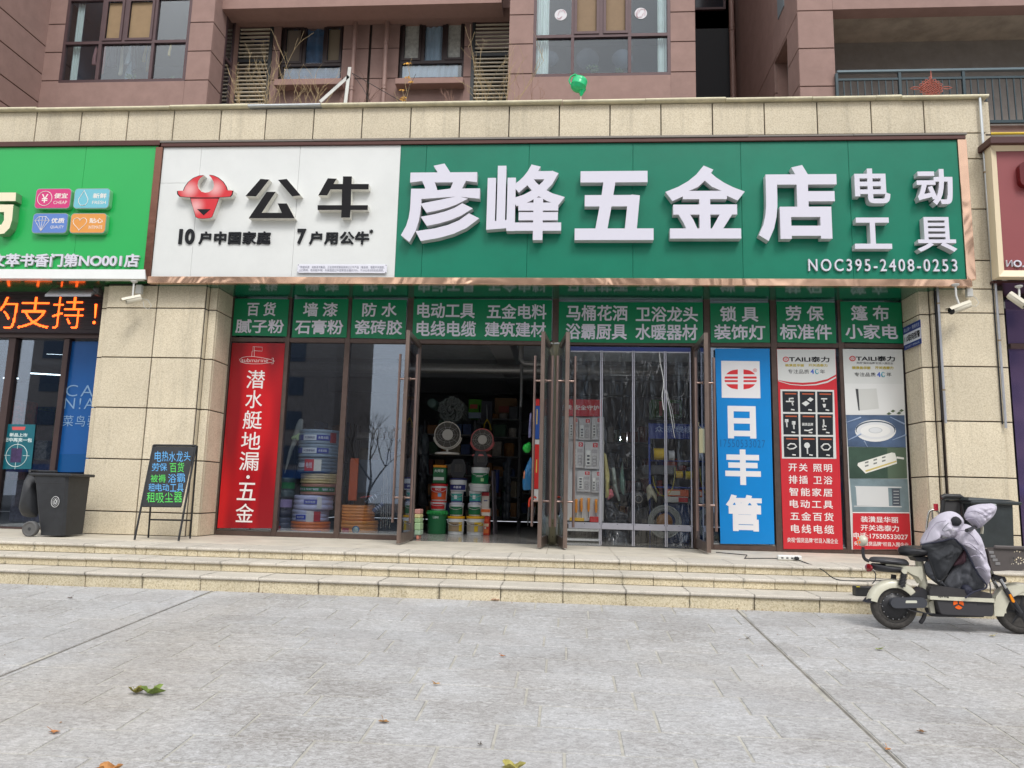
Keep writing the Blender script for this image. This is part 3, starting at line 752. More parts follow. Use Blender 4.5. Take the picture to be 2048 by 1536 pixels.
b=B(); b.prism(zp([(370,623),(477,623),(422,672)],FY-.005),FY-.005,FY-.003); b.prism(zp([(316,531),(548,531),(546,538),(318,538)],FY-.005),FY-.005,FY-.0031); b.build('emblem_marks',INKF,sign)
b=B()
for t_,bo,bd in (('10',(357.5,457.5,388.5,488),.035),('户中国家庭',(397,462.5,541,488.5),.028),('7',(594,457.5,611,488),.035),('户用公牛',(618,462.5,738,488.5),.028),('*',(738.8,458.5,745.5,466),.02)):
    B().text(t_,bx(*bo,SY-.02),SY-.001,bd,.02,spacing=1.08 if len(t_)>3 else 1).build('lettering',INKF,sign)
x0,x1,z0,z1=bx(594.6,528.5,773.6,546,SY-.03)
pl=B().box(x0,x1,SY-.03,SY-.02,z0,z1,.003).build('notice_plate',PC('plate_lilac',(222,222,232),.4),sign)
b=B().text('*数据来源：尚普咨询集团，正在使用或曾经使用过公牛产品（电连接、墙壁开关插座、',(x0+.03,x1-.03,z0+.062,z0+.1),SY-.0315,.0); b.build('lettering',PC('grey_ink',(120,122,138),.6),pl); b=B().text('LED照明、数码配件等）的家庭超过中国家庭总量的70%，于2022年8月完成调研。',(x0+.03,x1-.04,z0+.018,z0+.056),SY-.0315,.0)
b.build('lettering',PC('grey_ink',(120,122,138),.6),pl)
b=B()
for xx in (x0+.012,x1-.012):
    for zz in (z0+.012,z1-.012): b.lathe([(.006,0),(.005,-.004)],(xx,SY-.03,zz),'y',8)
b.build('screw',INKF,pl)

# ---- green neighbour sign on the left
gs=thing('shop_sign','Bright green neighbour shop sign with four coloured square icons','shop sign',(X_(100,560,SY),SY,SOFZ))
xgr=X_(304,424,SY); xg0=X_(-420,424,SY); xgm=X_(161,400,SY); zg=Z_(200,540,SY); zgt=Z_(200,293,SY)
for a,b_ in ((xg0,X_(-60,400,SY)),(X_(-60,400,SY),xgm),(xgm,xgr)): B().box(a,b_-.003,SY,SY+.03,zg,zgt,.002).build('sign_panel',GREENL,gs)
b=B(); zb2=Z_(200,559,SY-.02)
b.hexa([(xg0,SY-.06,zb2),(X_(295,558,SY),SY-.06,zb2),(X_(295,558,SY),SY+.05,zb2),(xg0,SY+.05,zb2),(xg0,SY-.03,zg),(xgr,SY-.03,zg),(xgr,SY+.05,zg),(xg0,SY+.05,zg)])
b.build('bottom_trim',SWHITE,gs)
B().box(xg0,xgr,SY+.035,-.6,zb2+.02,zgt+.02).build('sign_backing',mat('backing_steel'),gs)
B().box(xg0,xgr+.03,SY-.03,SY+.06,zgt+.001,zgt+.075,.003).build('top_trim',mat('brown_trim_metal'),gs)
B().box(xg0,xgr-.02,SY+.05,.0,zb2+.0,zb2+.015).build('soffit',PC('green_soffit',(34,104,52),.15,spec=.6,coat=.4),gs)
def rrect(x0,x1,z0,z1,r,n=4):
    p=[]
    for cx,cz,a0 in ((x1-r,z1-r,0),(x0+r,z1-r,90),(x0+r,z0+r,180),(x1-r,z0+r,270)):
        for i in range(n+1): a=R(a0+90*i/n); p.append((cx+r*math.cos(a),cz+r*math.sin(a)))
    return p
ICD=.07
def icon(box,col,zh,en,kind):
    Y=SY-ICD; x0,x1,z0,z1=bx(*box,Y); r=.05
    b=B(); b.prism(rrect(x0,x1,z0,z1,r),Y,SY-.001,0,1); o=b.build('icon_box',[mat('silver_edge',S(150,160,160),.3,.7),PC('icon_side_green',(120,190,140),.5)],gs)
    e=.009; b=B(); b.prism(rrect(x0+e,x1-e,z0+e,z1-e,r-e),Y-.002,Y-.0002); b.build('icon_face',PC('icon_'+kind,col,.35),o)
    w=x1-x0;h=z1-z0; Y2=Y-.003; IPW=PC('icon_print_white',(236,228,220),.5)
    B().text(zh,(x0+w*.53,x1-w*.09,z0+h*.5,z0+h*.76),Y2,.02).build('lettering',IPW,o); B().text(en,(x0+w*.53,x1-w*.09,z0+h*.22,z0+h*.38),Y2,.0).build('lettering',IPW,o); b=B()
    cx,cz=x0+w*.27,z0+h*.5; q=h*.36
    def loop(pts,rr=.0045,closed=True): b.tube([(p[0],Y2,p[1]) for p in pts],rr,5,closed=closed,caps=False)
    if kind=='pink': loop([(cx+q*math.cos(a*math.pi/10),cz+q*math.sin(a*math.pi/10)) for a in range(20)]); b.text('¥',(cx-q*.45,cx+q*.45,cz-q*.6,cz+q*.6),Y2,.01)
    if kind=='blue': loop([(cx,cz+q*1.1),(cx+q*.35,cz+q*.45),(cx+q*.65,cz-q*.1),(cx+q*.62,cz-q*.55),(cx+q*.3,cz-q*.95),(cx-q*.3,cz-q*.95),(cx-q*.62,cz-q*.55),(cx-q*.65,cz-q*.1),(cx-q*.35,cz+q*.45)])
    if kind=='violet':
        loop([(cx-q,cz+q*.4),(cx-q*.5,cz+q*.9),(cx+q*.5,cz+q*.9),(cx+q,cz+q*.4),(cx,cz-q*1.1)])
        for a in (-.4,0,.4): loop([(cx+a*q,cz+q*.9),(cx+a*q*1.2,cz+q*.4),(cx,cz-q*1.05)],.003,False)
        loop([(cx-q,cz+q*.4),(cx+q,cz+q*.4)],.003,False)
    if kind=='orange':
        pts=[]
        for i in range(24):
            t=2*math.pi*i/24; pts.append((cx+q*.95*math.sin(t)**3, cz+q*(.81*math.cos(t)-.3*math.cos(2*t)-.12*math.cos(3*t)-.06*math.cos(4*t))))
        loop(pts)
    b.build('icon_print',PC('icon_print_white',(236,228,220),.5),o)
icon((70.7,377,141.5,417),(206,52,120),'便宜','CHEAP','pink'); icon((148,377,219,417),(112,188,204),'新鲜','FRESH','blue')
icon((65,426.5,135,466.5),(92,128,196),'优质','QUALITY','violet'); icon((140.5,426.5,212,466.5),(222,150,70),'贴心','INTIMATE','orange')
b=B(); b.text('文萃书香门第NO001店',bx(-19,507,277.5,534,SY-.03),SY-.001,.03,.03,side=1); b.build('lettering',[LETW,LETS],gs)
b=B(); Yc=SY-.12
def pz(pts,Y): return [(PY(x,y,Y).x,PY(x,y,Y).z) for x,y in pts]
b.prism(pz([(-60,385),(32,385),(31,402),(-60,402)],Yc),Yc,SY-.001,0,1)
b.prism(pz([(-6,409),(27,409),(24,440),(19,456),(8,467),(-8,469),(-8,452),(3,449),(8,440),(8,424),(-6,424)],Yc),Yc,SY-.001,0,1)
b.build('letter',[PC('cream_acrylic',(236,226,196),.35),PC('letter_side_green',(110,150,110),.4)],gs)

# ---- maroon neighbour sign on the right
ms=thing('shop_sign','Maroon neighbour shop sign in a wide cream frame at the right edge','shop sign',(X_(2060,560,SY),SY,SOFZ))
a=pz([(1981.5,291),(2470,284),(2500,556),(1998,553)],SY-.05); c=pz([(1996,299.5),(2450,294),(2480,541),(2012.5,538.5)],SY-.05)
b=B(); Yo=SY-.05; Yi=SY+.0
for i in range(4):
    j=(i+1)%4
    b.add([(a[i][0],Yo,a[i][1]),(a[j][0],Yo,a[j][1]),(c[j][0],Yi-.005,c[j][1]),(c[i][0],Yi-.005,c[i][1])],[(0,1,2,3)])
    b.add([(a[i][0],Yo,a[i][1]),(a[j][0],Yo,a[j][1]),(a[j][0],SY+.1,a[j][1]),(a[i][0],SY+.1,a[i][1])],[(0,1,2,3)])
b.build('sign_frame',PC('cream_frame',(228,212,180),.45),ms)
b=B(); b.prism(c,SY,SY+.03); b.build('sign_panel',PC('maroon_panel',(140,72,74),.4,var=.04,vscale=1),ms)
b=B(); b.text('ИO.',bx(2013.5,520,2048,534,SY-.025),SY-.001,.02,.025,side=1); b.build('lettering',[LETW,LETS],ms)
b=B(); b.prism(rrect(*bx(2040,323,2090,372,SY-.08),.08),SY-.08,SY-.001); b.build('letter',PC('dark_red_acrylic',(96,20,22),.3),ms)
q=pz([(1984,281),(2480,272)],SY-.1)
B().box(q[0][0]-.03,q[1][0],SY-.12,PF+.1,a[0][1]+.0,a[0][1]+.09,.004).build('top_hood',PC('hood_brown',(72,36,34),.45),ms)
B().box(q[0][0],q[1][0],SY+.105,.0,a[2][1]-.03,a[2][1]+.0).build('soffit',PC('soffit_maroon',(60,26,30),.3),ms)

# ================================================================ banners over the door
BG=PC('banner_green',(0,126,82),.32,spec=.5,var=.06,vscale=7,bump=.25,bscale=4)
BT=PC('banner_print_lilac',(224,222,234),.5)
def banner(box,lines,label,n):
    Y=-.062; x0,x1,z0,z1=bx(*box,Y); b=B()
    nx,nz=14,5; vs=[]
    r=random.Random(n)
    ph=r.uniform(0,6)
    for j in range(nz+1):
        for i in range(nx+1):
            u,v=i/nx,j/nz; e=.004*math.sin(u*9+ph+v*3)+.003*math.sin(u*23+v*7+ph)
            vs.append((x0+(x1-x0)*u,Y+e*.7,z0+(z1-z0)*v+.005*math.sin(u*3+ph)*(1 if v in(0,1) else 0)))
    fs=[(j*(nx+1)+i,j*(nx+1)+i+1,(j+1)*(nx+1)+i+1,(j+1)*(nx+1)+i) for j in range(nz) for i in range(nx)]
    b.add(vs,fs,0,True); b.add([(v[0],v[1]+.004,v[2]) for v in vs],[f[::-1] for f in fs],0,True)
    root=b.build('banner',BG,None,None,label,'banner','green banners above the shop doors')
    for s,bo in lines: B().text(s,bx(*bo,Y-.012),Y-.008,.022).build('lettering',BT,root)
banner((467,598,576,672),[('百 货',(494,604,551.5,632)),('腻子粉',(471,638.5,568,666.5))],'Small green banner above the red poster, leftmost of the row',1)
banner((586,598,695,675),[('墙 漆',(606,605,675.5,633)),('石膏粉',(589.5,639,686.5,668.5))],'Small green banner above the window with the stacked cable coils',2)
banner((703,599,812,677),[('防 水',(724.5,605.5,794,633.5)),('瓷砖胶',(709,639.5,804.5,669.5))],'Small green banner beside the leftmost open door, above the orange hose window',3)
banner((826,599,1103.5,680),[('电动工具',(834.5,605.5,950,636.4)),('五金电料',(974,607.5,1093,638)),('电线电缆',(833,641.5,952,673)),('建筑建材',(969,643.5,1091.5,674))],'Wide green banner above the open doorway with the paint buckets',4)
banner((1117.5,604,1406,685),[('马桶花洒',(1133,610,1255,641.5)),('卫浴龙头',(1271.5,613,1396,643.5)),('浴霸厨具',(1131,647,1254,679)),('水暖器材',(1270.5,648,1395,680))],'Wide green banner above the hanging plastic strip curtain',5)
banner((1421,606,1539,685),[('锁 具',(1440,612.5,1517,643.5)),('装饰灯',(1428,649,1531,679.5))],'Small green banner directly above the tall blue poster',6)
banner((1554,604,1671,685.5),[('劳 保',(1571,611.5,1648,641.5)),('标准件',(1559.5,648,1664,679))],'Small green banner above the poster with nine black pictures',7)
banner((1682,604,1804.5,685.5),[('篷 布',(1702,610.5,1778,641.5)),('小家电',(1690.5,648,1796,678))],'Small green banner above the poster of the round ceiling light, rightmost of the row',8)

# ================================================================ posters
def red_poster_mat():
    m=bpy.data.materials.new('red_poster_print'); m.use_nodes=True; n=m.node_tree.nodes; l=m.node_tree.links; b=n['Principled BSDF']; b.inputs['Roughness'].default_value=.3
    g=n.new('ShaderNodeNewGeometry'); mp=n.new('ShaderNodeMapping'); mp.inputs['Rotation'].default_value=(0,R(35),0); mp.inputs['Scale'].default_value=(1.6,1,.35); l.new(g.outputs['Position'],mp.inputs[0])
    t=n.new('ShaderNodeTexNoise'); t.inputs['Scale'].default_value=1.6; t.inputs['Detail'].default_value=1; l.new(mp.outputs[0],t.inputs[0])
    r=n.new('ShaderNodeValToRGB'); e=r.color_ramp.elements; e[0].position=.38; e[0].color=(*S(138,14,26),1); e[1].position=.62; e[1].color=(*S(196,24,32),1); l.new(t.outputs[0],r.inputs[0]); l.new(r.outputs[0],b.inputs['Base Color']); return m
PYF=-.058
def sheet(name,quad,m,label,Y=PYF,rough=None):
    q=pz(quad,Y); b=B(); b.prism(q,Y,Y+.004); return b.build(name,m,None,None,label,'poster')
def quadbox(x0,y0,x1,y1): return [(x0,y1),(x1,y1),(x1,y0),(x0,y0)]
def rect(b,x0,y0,x1,y1,Y,mi=0):
    a=bx(x0,y0,x1,y1,Y); b.add([(a[0],Y,a[2]),(a[1],Y,a[2]),(a[1],Y,a[3]),(a[0],Y,a[3])],[(0,1,2,3)],mi)
PW=PC('print_white',(230,226,224),.45); 
# red submarine poster
ps=sheet('poster',[(434.5,1056),(544,1056.5),(570,686.5),(464.5,686)],red_poster_mat(),'Tall plain red poster with a white submarine outline at its top')
t=B(); Y=PYF-.002
for s,bo in (('潜',(493,740.5,530,777)),('水',(491,780.5,525,816.5)),('艇',(486,821,524,858)),('地',(482.5,864,521,899)),('漏',(479,903.5,517.5,941)),('五',(474.5,965.5,512,1000.5)),('金',(471,1007,507.5,1044.5))): B().text(s,bx(*bo,Y),Y,.006).build('letter',PW,ps)
c=PY(496,954,Y); t.prism([(c.x+.026*math.cos(a*.524),c.z+.026*math.sin(a*.524)) for a in range(12)],Y,Y+.001)
sc_=lambda pts:[(PY(420+x/4.6545,560+y/4.6545,Y).x,Y,PY(420+x/4.6545,560+y/4.6545,Y).z) for x,y in pts]
t.tube(sc_([(300,722),(275,742),(285,762),(330,776),(400,781),(480,780),(570,768),(605,755),(570,742),(480,722),(400,712),(340,713)]),.0032,5,closed=True,caps=False)
t.build('poster_print',PW,ps); t=B(); t.tube(sc_([(388,712),(392,665),(400,665),(400,620),(488,625),(486,662),(412,658)]),.0032,5); t.tube(sc_([(412,620),(412,712)]),.0032,5); t.tube(sc_([(575,728),(590,728),(588,780),(572,780)]),.0032,5)
t.build('poster_print',PW,ps); B().text('submarine',bx(483,716.5,536,724.5,Y),Y,-.008).build('lettering',PW,ps)
PYF=-.058; Y=PYF-.002; Y2=Y-.0012
# blue pipe poster
ps=sheet('poster',[(1441,1087.5),(1549,1088.5),(1539,697.5),(1430,697)],PC('poster_blue',(0,128,202),.35,var=.03,vscale=3),'Tall sky blue poster with a red striped oval emblem at its top',PYF)
t=B(); rect(t,1443,722,1520,796,Y); t.build('poster_print',PC('print_white2',(226,224,226),.45),ps)
for s,bo in (('日',(1455.5,812,1512,877)),('丰',(1450.5,899,1521.5,970)),('管',(1452,989.5,1524,1062.5))): B().text(s,bx(*bo,Y),Y,.04).build('letter',_m['print_white2'],ps)
t=B(); Y2=Y-.0012
lx=lambda x:1400+x/4.6545; ly=lambda y:560+y/4.6545
for (xa,xb,cx,sg_) in ((228,352,352,-1),(405,530,405,1)):
    for (ya,yb) in ((832,878),(898,918),(932,950),(970,1018)):
        pts=[]; cy=925; ry=93; rx=124
        for k in range(7):
            y_=ya+(yb-ya)*k/6; pts.append((cx+sg_*rx*math.sqrt(max(0,1-((y_-cy)/ry)**2)),y_))
        poly=[(cx,ya)]+pts+[(cx,yb)]
        q=[(PY(lx(x),ly(y_),Y2).x,PY(lx(x),ly(y_),Y2).z) for x,y_ in poly]; B().prism(q,Y2,Y2+.0008).build('emblem_print',PC('print_red',(206,40,48),.45),ps)
B().text('®',bx(1506,737,1514,744,Y2),Y2,0).build('lettering',_m['print_red'],ps)
t=B(); t.text('17550533027',bx(1441,879.5,1530,894.5,Y2),Y2,-.012,spacing=1.15); t.build('handwriting',PC('pen_ink',(6,92,150),.6),ps)
# red and white nine-picture poster
PRED=PC('poster_red',(196,44,54),.35,var=.03,vscale=3); PGREY=PC('poster_pale',(206,208,206),.4)
def brandhead(ps,dx,dy,extra):
    B().text('TAILI泰力',bx(1578+dx,713+dy,1659+dx,724.3+dy,Y2),Y2,.025).build('lettering',INKF,ps); t=B()
    t.text('专注品质',bx(1576+dx,738.8+dy,1618+dx,747.3+dy,Y2),Y2,.0); t.build('lettering',INKF,ps); t=B(); t.text('年',bx(1640+dx,739+dy,1650+dx,747.3+dy,Y2),Y2,.0)
    if extra: t.text('央视“国货品牌”栏目入围企业',bx(1713,724,1786,728.5,Y2),Y2,.0)
    t.build('lettering',INKF,ps)
    t=B(); c=PY(1571.6+dx,718.6+dy,Y2)
    t.tube([(c.x+.036*math.cos(a*.35),Y2,c.z+.032*math.sin(a*.35)) for a in range(18)],.006,6,closed=True,caps=False); t.text('U',(c.x-.014,c.x+.014,c.z-.014,c.z+.016),Y2,.02)
    t.build('emblem_print',PC('print_red'),ps) if False else t.build('emblem_print',_m['print_red'],ps)
    t=B(); t.text('装潢显华丽',bx(1570+dx,727.8+dy,1608+dx,733.5+dy,Y2),Y2,.03); t.text('开关选泰力',bx(1617+dx,727.8+dy,1655+dx,733.5+dy,Y2),Y2,.03)
    t.build('lettering',PC('print_ochre',(178,160,40),.5),ps)
    t=B(); t.text('4',bx(1621+dx,738+dy,1628+dx,748+dy,Y2),Y2,.02); t.build('lettering',PC('print_blue',(50,90,190),.5),ps)
    t=B(); c=PY(1634+dx,743+dy,Y2); t.tube([(c.x+.022*math.cos(.6+a*.35),Y2,c.z+.032*math.sin(.6+a*.35)) for a in range(16)],[.002+.0006*a if a<8 else .007-.0004*(a-8) for a in range(16)],6,caps=False); t.build('print_swirl',PC('print_teal',(30,150,170),.5),ps)
ps=sheet('poster',[(1567,1098),(1686,1099),(1671,698),(1553.5,697.5)],PRED,'Tall red and white poster with nine black product pictures',PYF)
q=[(1554,698.5),(1670.5,698.5),(1672,749),(1655,758),(1630,764),(1605,765.5),(1580,764),(1556,760)]
t=B(); qq=pz(q[::-1],Y); t.prism(qq,Y,Y+.0008)
wv=[(1556,761),(1580,768),(1605,770),(1632,768),(1655,762),(1672,753),(1672,756),(1655,765.5),(1632,770.5),(1605,771.5),(1580,769.5),(1556,762)]; t.prism(pz(wv,Y),Y,Y+.0008)
t.prism(pz([(1564,917),(1672.8,917.5),(1668,780),(1560.8,778.8)],Y),Y,Y+.0008)
t.build('poster_print',PGREY,ps); brandhead(ps,0,0,False)
blk=PC('picture_black',(30,34,40),.35); chrome=PC('picture_chrome',(206,208,206),.4)
for i in range(3):
    for j in range(3):
        f=lambda u,v:(1560.8+107*u+(4*v)*(1-u*.8)+ (4.5*v)*u*.0+.8*v*u, 778.8+138*v+1.2*u)
        u0,u1=(.035+.325*i,.035+.325*i+.29); v0,v1=(.025+.327*j,.025+.327*j+.3)
        quad=[f(u0,v1),f(u1,v1),f(u1,v0),f(u0,v0)]
        Y3=Y-.0016; p=B(); p.prism(pz(quad,Y3),Y3,Y3+.0006); po=p.build('product_picture',blk,ps)
        cx,cy=f((u0+u1)/2,(v0+v1)/2); Y4=Y3-.0008
        c=B(); 
        def blob(pts): c.tube([(PY(cx+x,cy+y,Y4).x,Y4,PY(cx+x,cy+y,Y4).z) for x,y in pts],[.012]*len(pts),5)
        k=j*3+i
        if k==0: blob([(-9,0),(7,0)]); blob([(-2,0),(-2,-6),(6,-6)]); blob([(3,0),(5,8)])
        elif k==1: c.prism(pz([(cx-12,cy+3),(cx-4,cy+9),(cx+4,cy+3),(cx-3,cy-2)],Y4),Y4,Y4+.0005); c.prism(pz([(cx-1,cy-4),(cx+6,cy+0),(cx+12,cy-5),(cx+5,cy-9)],Y4),Y4,Y4+.0005)
        elif k==2: blob([(-8,-6),(4,-6)]); blob([(-3,-6),(-2,0)]); c.prism(pz([(cx-5,cy+4),(cx-3,cy+11),(cx+1,cy+11),(cx+2,cy+4)],Y4),Y4,Y4+.0005)
        elif k==3: blob([(-9,-8),(-8,6)]); blob([(5,-4),(6,10)]); c.prism(pz([(cx-12,cy-4),(cx-5,cy-4),(cx-5,cy-10),(cx-12,cy-10)],Y4),Y4,Y4+.0005); c.prism(pz([(cx+2,cy+1),(cx+9,cy+1),(cx+9,cy-6),(cx+2,cy-6)],Y4),Y4,Y4+.0005)
        elif k==4: c.text('国货品牌',(PY(cx-12,cy,Y4).x,PY(cx+10,cy,Y4).x,PY(cx,cy+3,Y4).z,PY(cx,cy-3,Y4).z),Y4,.02); blob([(-8,12),(0,13),(9,10)])
        elif k==5: blob([(-4,-10),(-3,-2),(-5,6)]); blob([(-4,2),(2,4)]); blob([(-6,10),(1,10)])
        elif k==6: blob([(-8,-2),(-2,-6),(6,-5),(10,0),(4,4),(-4,5),(-9,1)])
        elif k==7: blob([(-3,2),(-2,14)]); c.prism([(PY(cx-3+6*math.cos(a*.6),cy-3+6*math.sin(a*.6),Y4).x,PY(cx-3+6*math.cos(a*.6),cy-3+6*math.sin(a*.6),Y4).z) for a in range(10)],Y4,Y4+.0005)
        else: blob([(-9,0),(-3,-6),(5,-6),(10,0),(5,6),(-4,6),(-9,0)])
        blob([(1,16),(8,17)])
        c.build('product_print',chrome,po)
        c=B(); rect(c,cx-11,cy-17,cx+12,cy-14.5,Y4)
        c.build('caption_print',PC('print_orange',(176,84,50),.5),po)
t=B()
for s,bo in (('开关 照明',(1577,927,1664,943.5)),('排插 卫浴',(1577.5,951.5,1665,968)),('智能家居',(1578.5,976,1665,992.5)),('电动工具',(1579.5,1000,1666,1016.5)),('五金百货',(1580.5,1024.5,1667,1041.5)),('电线电缆',(1582,1049.5,1668,1067)),('央视“国货品牌”栏目入围企业',(1574.5,1076,1676,1086))): B().text(s,bx(*bo,Y),Y,.012 if len(s)<7 else .01,spacing=1.25 if len(s)<7 else 1).build('lettering',PW,ps)
# right-hand poster with pictures
ps=sheet('poster',[(1703.5,1099),(1824,1099),(1804.5,699),(1685.5,698)],PGREY,'Tall poster of a switch, round ceiling light and power strip, rightmost window',PYF)
brandhead(ps,133,0,False) if False else None
B().text('TAILI泰力',bx(1712,712,1790,722.5,Y2),Y2,.025).build('lettering',INKF,ps); B().text('央视“国货品牌”栏目入围企业',bx(1713,724,1786,728.3,Y2),Y2,.0).build('lettering',INKF,ps); t=B(); t.text('专注品质',bx(1709,745,1751,753,Y2),Y2,.0); t.build('lettering',INKF,ps); t=B(); t.text('年',bx(1773,745,1783,753,Y2),Y2,0); t.build('lettering',INKF,ps)
t=B(); c=PY(1705,717,Y2); t.tube([(c.x+.036*math.cos(a*.35),Y2,c.z+.032*math.sin(a*.35)) for a in range(18)],.006,6,closed=True,caps=False); t.text('U',(c.x-.014,c.x+.014,c.z-.014,c.z+.016),Y2,.02); t.build('emblem_print',_m['print_red'],ps)
t=B(); t.text('装潢显华丽',bx(1704,732.5,1741,738.5,Y2),Y2,.03); t.text('开关选泰力',bx(1750,732.5,1787,738.5,Y2),Y2,.03); t.build('lettering',_m['print_ochre'],ps)
t=B(); t.text('4',bx(1754,744,1761,754,Y2),Y2,.02); t.build('lettering',_m['print_blue'],ps)
t=B(); c=PY(1766.5,749,Y2); t.tube([(c.x+.022*math.cos(.6+a*.35),Y2,c.z+.032*math.sin(.6+a*.35)) for a in range(16)],[.002+.0006*a if a<8 else .007-.0004*(a-8) for a in range(16)],6,caps=False); t.build('print_swirl',_m['print_teal'],ps)
def pq(name,pts,m,Yq=Y2,par=None):
    t=B(); t.prism(pz(pts,Yq),Yq,Yq+.0006); return t.build(name,m,par or ps)
pq('picture_field',[(1691.5,829.5),(1809,829.5),(1806.5,768),(1689,767)],PC('picture_pale',(214,215,214),.4))
pq('picture_switch',[(1719,821),(1758,817),(1753,777),(1716,778)],PC('picture_switch_face',(196,197,194),.4),Y2-.001)
pq('picture_shadow',[(1717,821),(1719.5,821),(1716.5,778),(1711,777.5)],PC('picture_dark',(60,60,64),.4),Y2-.0015)
for (x,y_) in ((1786,822),(1798,826),(1778,827),(1803,821)): 
    pq('picture_leaf',[(x-5,y_+1),(x,y_+3),(x+5,y_),(x,y_-3)],PC('picture_green',(80,96,70),.5),Y2-.001)
pq('picture_field',[(1696,893.5),(1812,894.5),(1809,830.5),(1692,830)],PC('picture_blue',(78,98,128),.4,var=.3,vscale=2.5))
for (x0_,y0_,x1_,y1_) in ((1692,845,1722,835),(1697,880,1722,868),(1780,834,1809,848),(1785,880,1812,870),(1735,894,1728,882)):
    t=B(); q0,q1=PY(x0_,y0_,Y2-.001),PY(x1_,y1_,Y2-.001); t.tube([q0,q1],[.004,.012],4); t.build('picture_ray',PC('picture_ray',(150,168,196),.4),ps)
def ell(cx,cy,rx,ry,Yq,n=28): return [(PY(cx+rx*math.cos(2*math.pi*i/n),cy+ry*math.sin(2*math.pi*i/n),Yq).x,PY(cx+rx*math.cos(2*math.pi*i/n),cy+ry*math.sin(2*math.pi*i/n),Yq).z) for i in range(n)]
for (rx,ry,dy,m_,k) in ((41,22,0,PC('picture_lamp_rim',(226,226,224),.4),1),(40,17.5,-2.5,PC('picture_lamp_band',(70,84,100),.4),2),(38,17,-.5,PC('picture_lamp',(214,216,218),.4),3),(30,12.5,0,PC('picture_lamp_inner',(226,226,224),.4),4),(14,6,-1,PC('picture_lamp_core',(190,194,196),.4),5),(12,5,-1,_m['picture_lamp'],6)):
    t=B(); Yq=Y2-.001*k; t.prism(ell(1751,861.5+dy,rx,ry,Yq),Yq,Yq+.0006); t.build('picture_lamp',m_,ps)
pq('picture_field',[(1699,957),(1814.5,957),(1812,895),(1696.5,894)],PC('picture_forest',(56,78,66),.4,var=.2,vscale=4))
pq('picture_wall',[(1776,957),(1814.5,957),(1812,896),(1774,896)],PC('picture_olive',(84,102,84),.4),Y2-.0008)
pq('picture_strip',[(1726,942),(1731,947),(1794,927),(1793,917),(1790,906),(1783,905),(1716,926),(1715,931)],PC('picture_strip_white',(224,224,216),.4),Y2-.0016)
pq('picture_strip_edge',[(1732,944),(1793,924),(1793,921),(1730,941)],PC('picture_gold',(198,180,110),.4),Y2-.0022)
for k in range(6): pq('picture_socket',[(1730+k%3*17,934-k%3*5-(k//3)*7),(1737+k%3*17,932-k%3*5-(k//3)*7),(1737+k%3*17,929-k%3*5-(k//3)*7),(1730+k%3*17,931-k%3*5-(k//3)*7)],PC('picture_mark',(120,124,120),.4),Y2-.0024)
pq('picture_cable',[(1793,917),(1808,919),(1808,915),(1793,913)],_m['picture_strip_white'],Y2-.0016)
pq('picture_field',[(1705,1024),(1819,1025),(1815,958),(1699.5,957.5)],PC('picture_steel',(120,138,144),.4,var=.25,vscale=2.5))
pq('picture_panel',[(1714,1011),(1778,1012.5),(1776,975),(1711.5,974)],PC('picture_panel_white',(204,206,206),.4),Y2-.0016)
pq('picture_panel_rim',[(1708,1013),(1804,1014.5),(1803,1012.5),(1708,1011.5)],_m['picture_panel_white'],Y2-.0018)
pq('picture_panel_rim',[(1710,974),(1803,976),(1803,973.5),(1710,972)],_m['picture_panel_white'],Y2-.0018)
pq('picture_grille',[(1785,1011.5),(1801,1011.5),(1799.5,977),(1783.5,977)],PC('picture_grille',(74,82,92),.4),Y2-.0016)
for k in range(5): pq('picture_grille_bar',[(1787,1007-k*6),(1798,1007-k*6),(1798,1006-k*6),(1787,1006-k*6)],_m['picture_panel_white'],Y2-.0024)
pq('poster_rule',[(1705,1026),(1819,1026.5),(1819,1024.5),(1705,1024)],PW,Y2-.001)
pq('poster_base',[(1706,1098.5),(1823,1098.5),(1819,1027),(1705.5,1026)],PRED)
t=B(); Y5=Y2-.0012
for s,bo in (('装潢显华丽',(1721.5,1033,1796.5,1045.3)),('开关选泰力',(1721.5,1050,1798,1062.3)),('电话:17550533027',(1707,1066,1816,1078.5)),('央视“国货品牌”栏目入围企业',(1708,1083.6,1817,1092.4))): B().text(s,bx(*bo,Y5),Y5,.014).build('lettering',PW,ps)
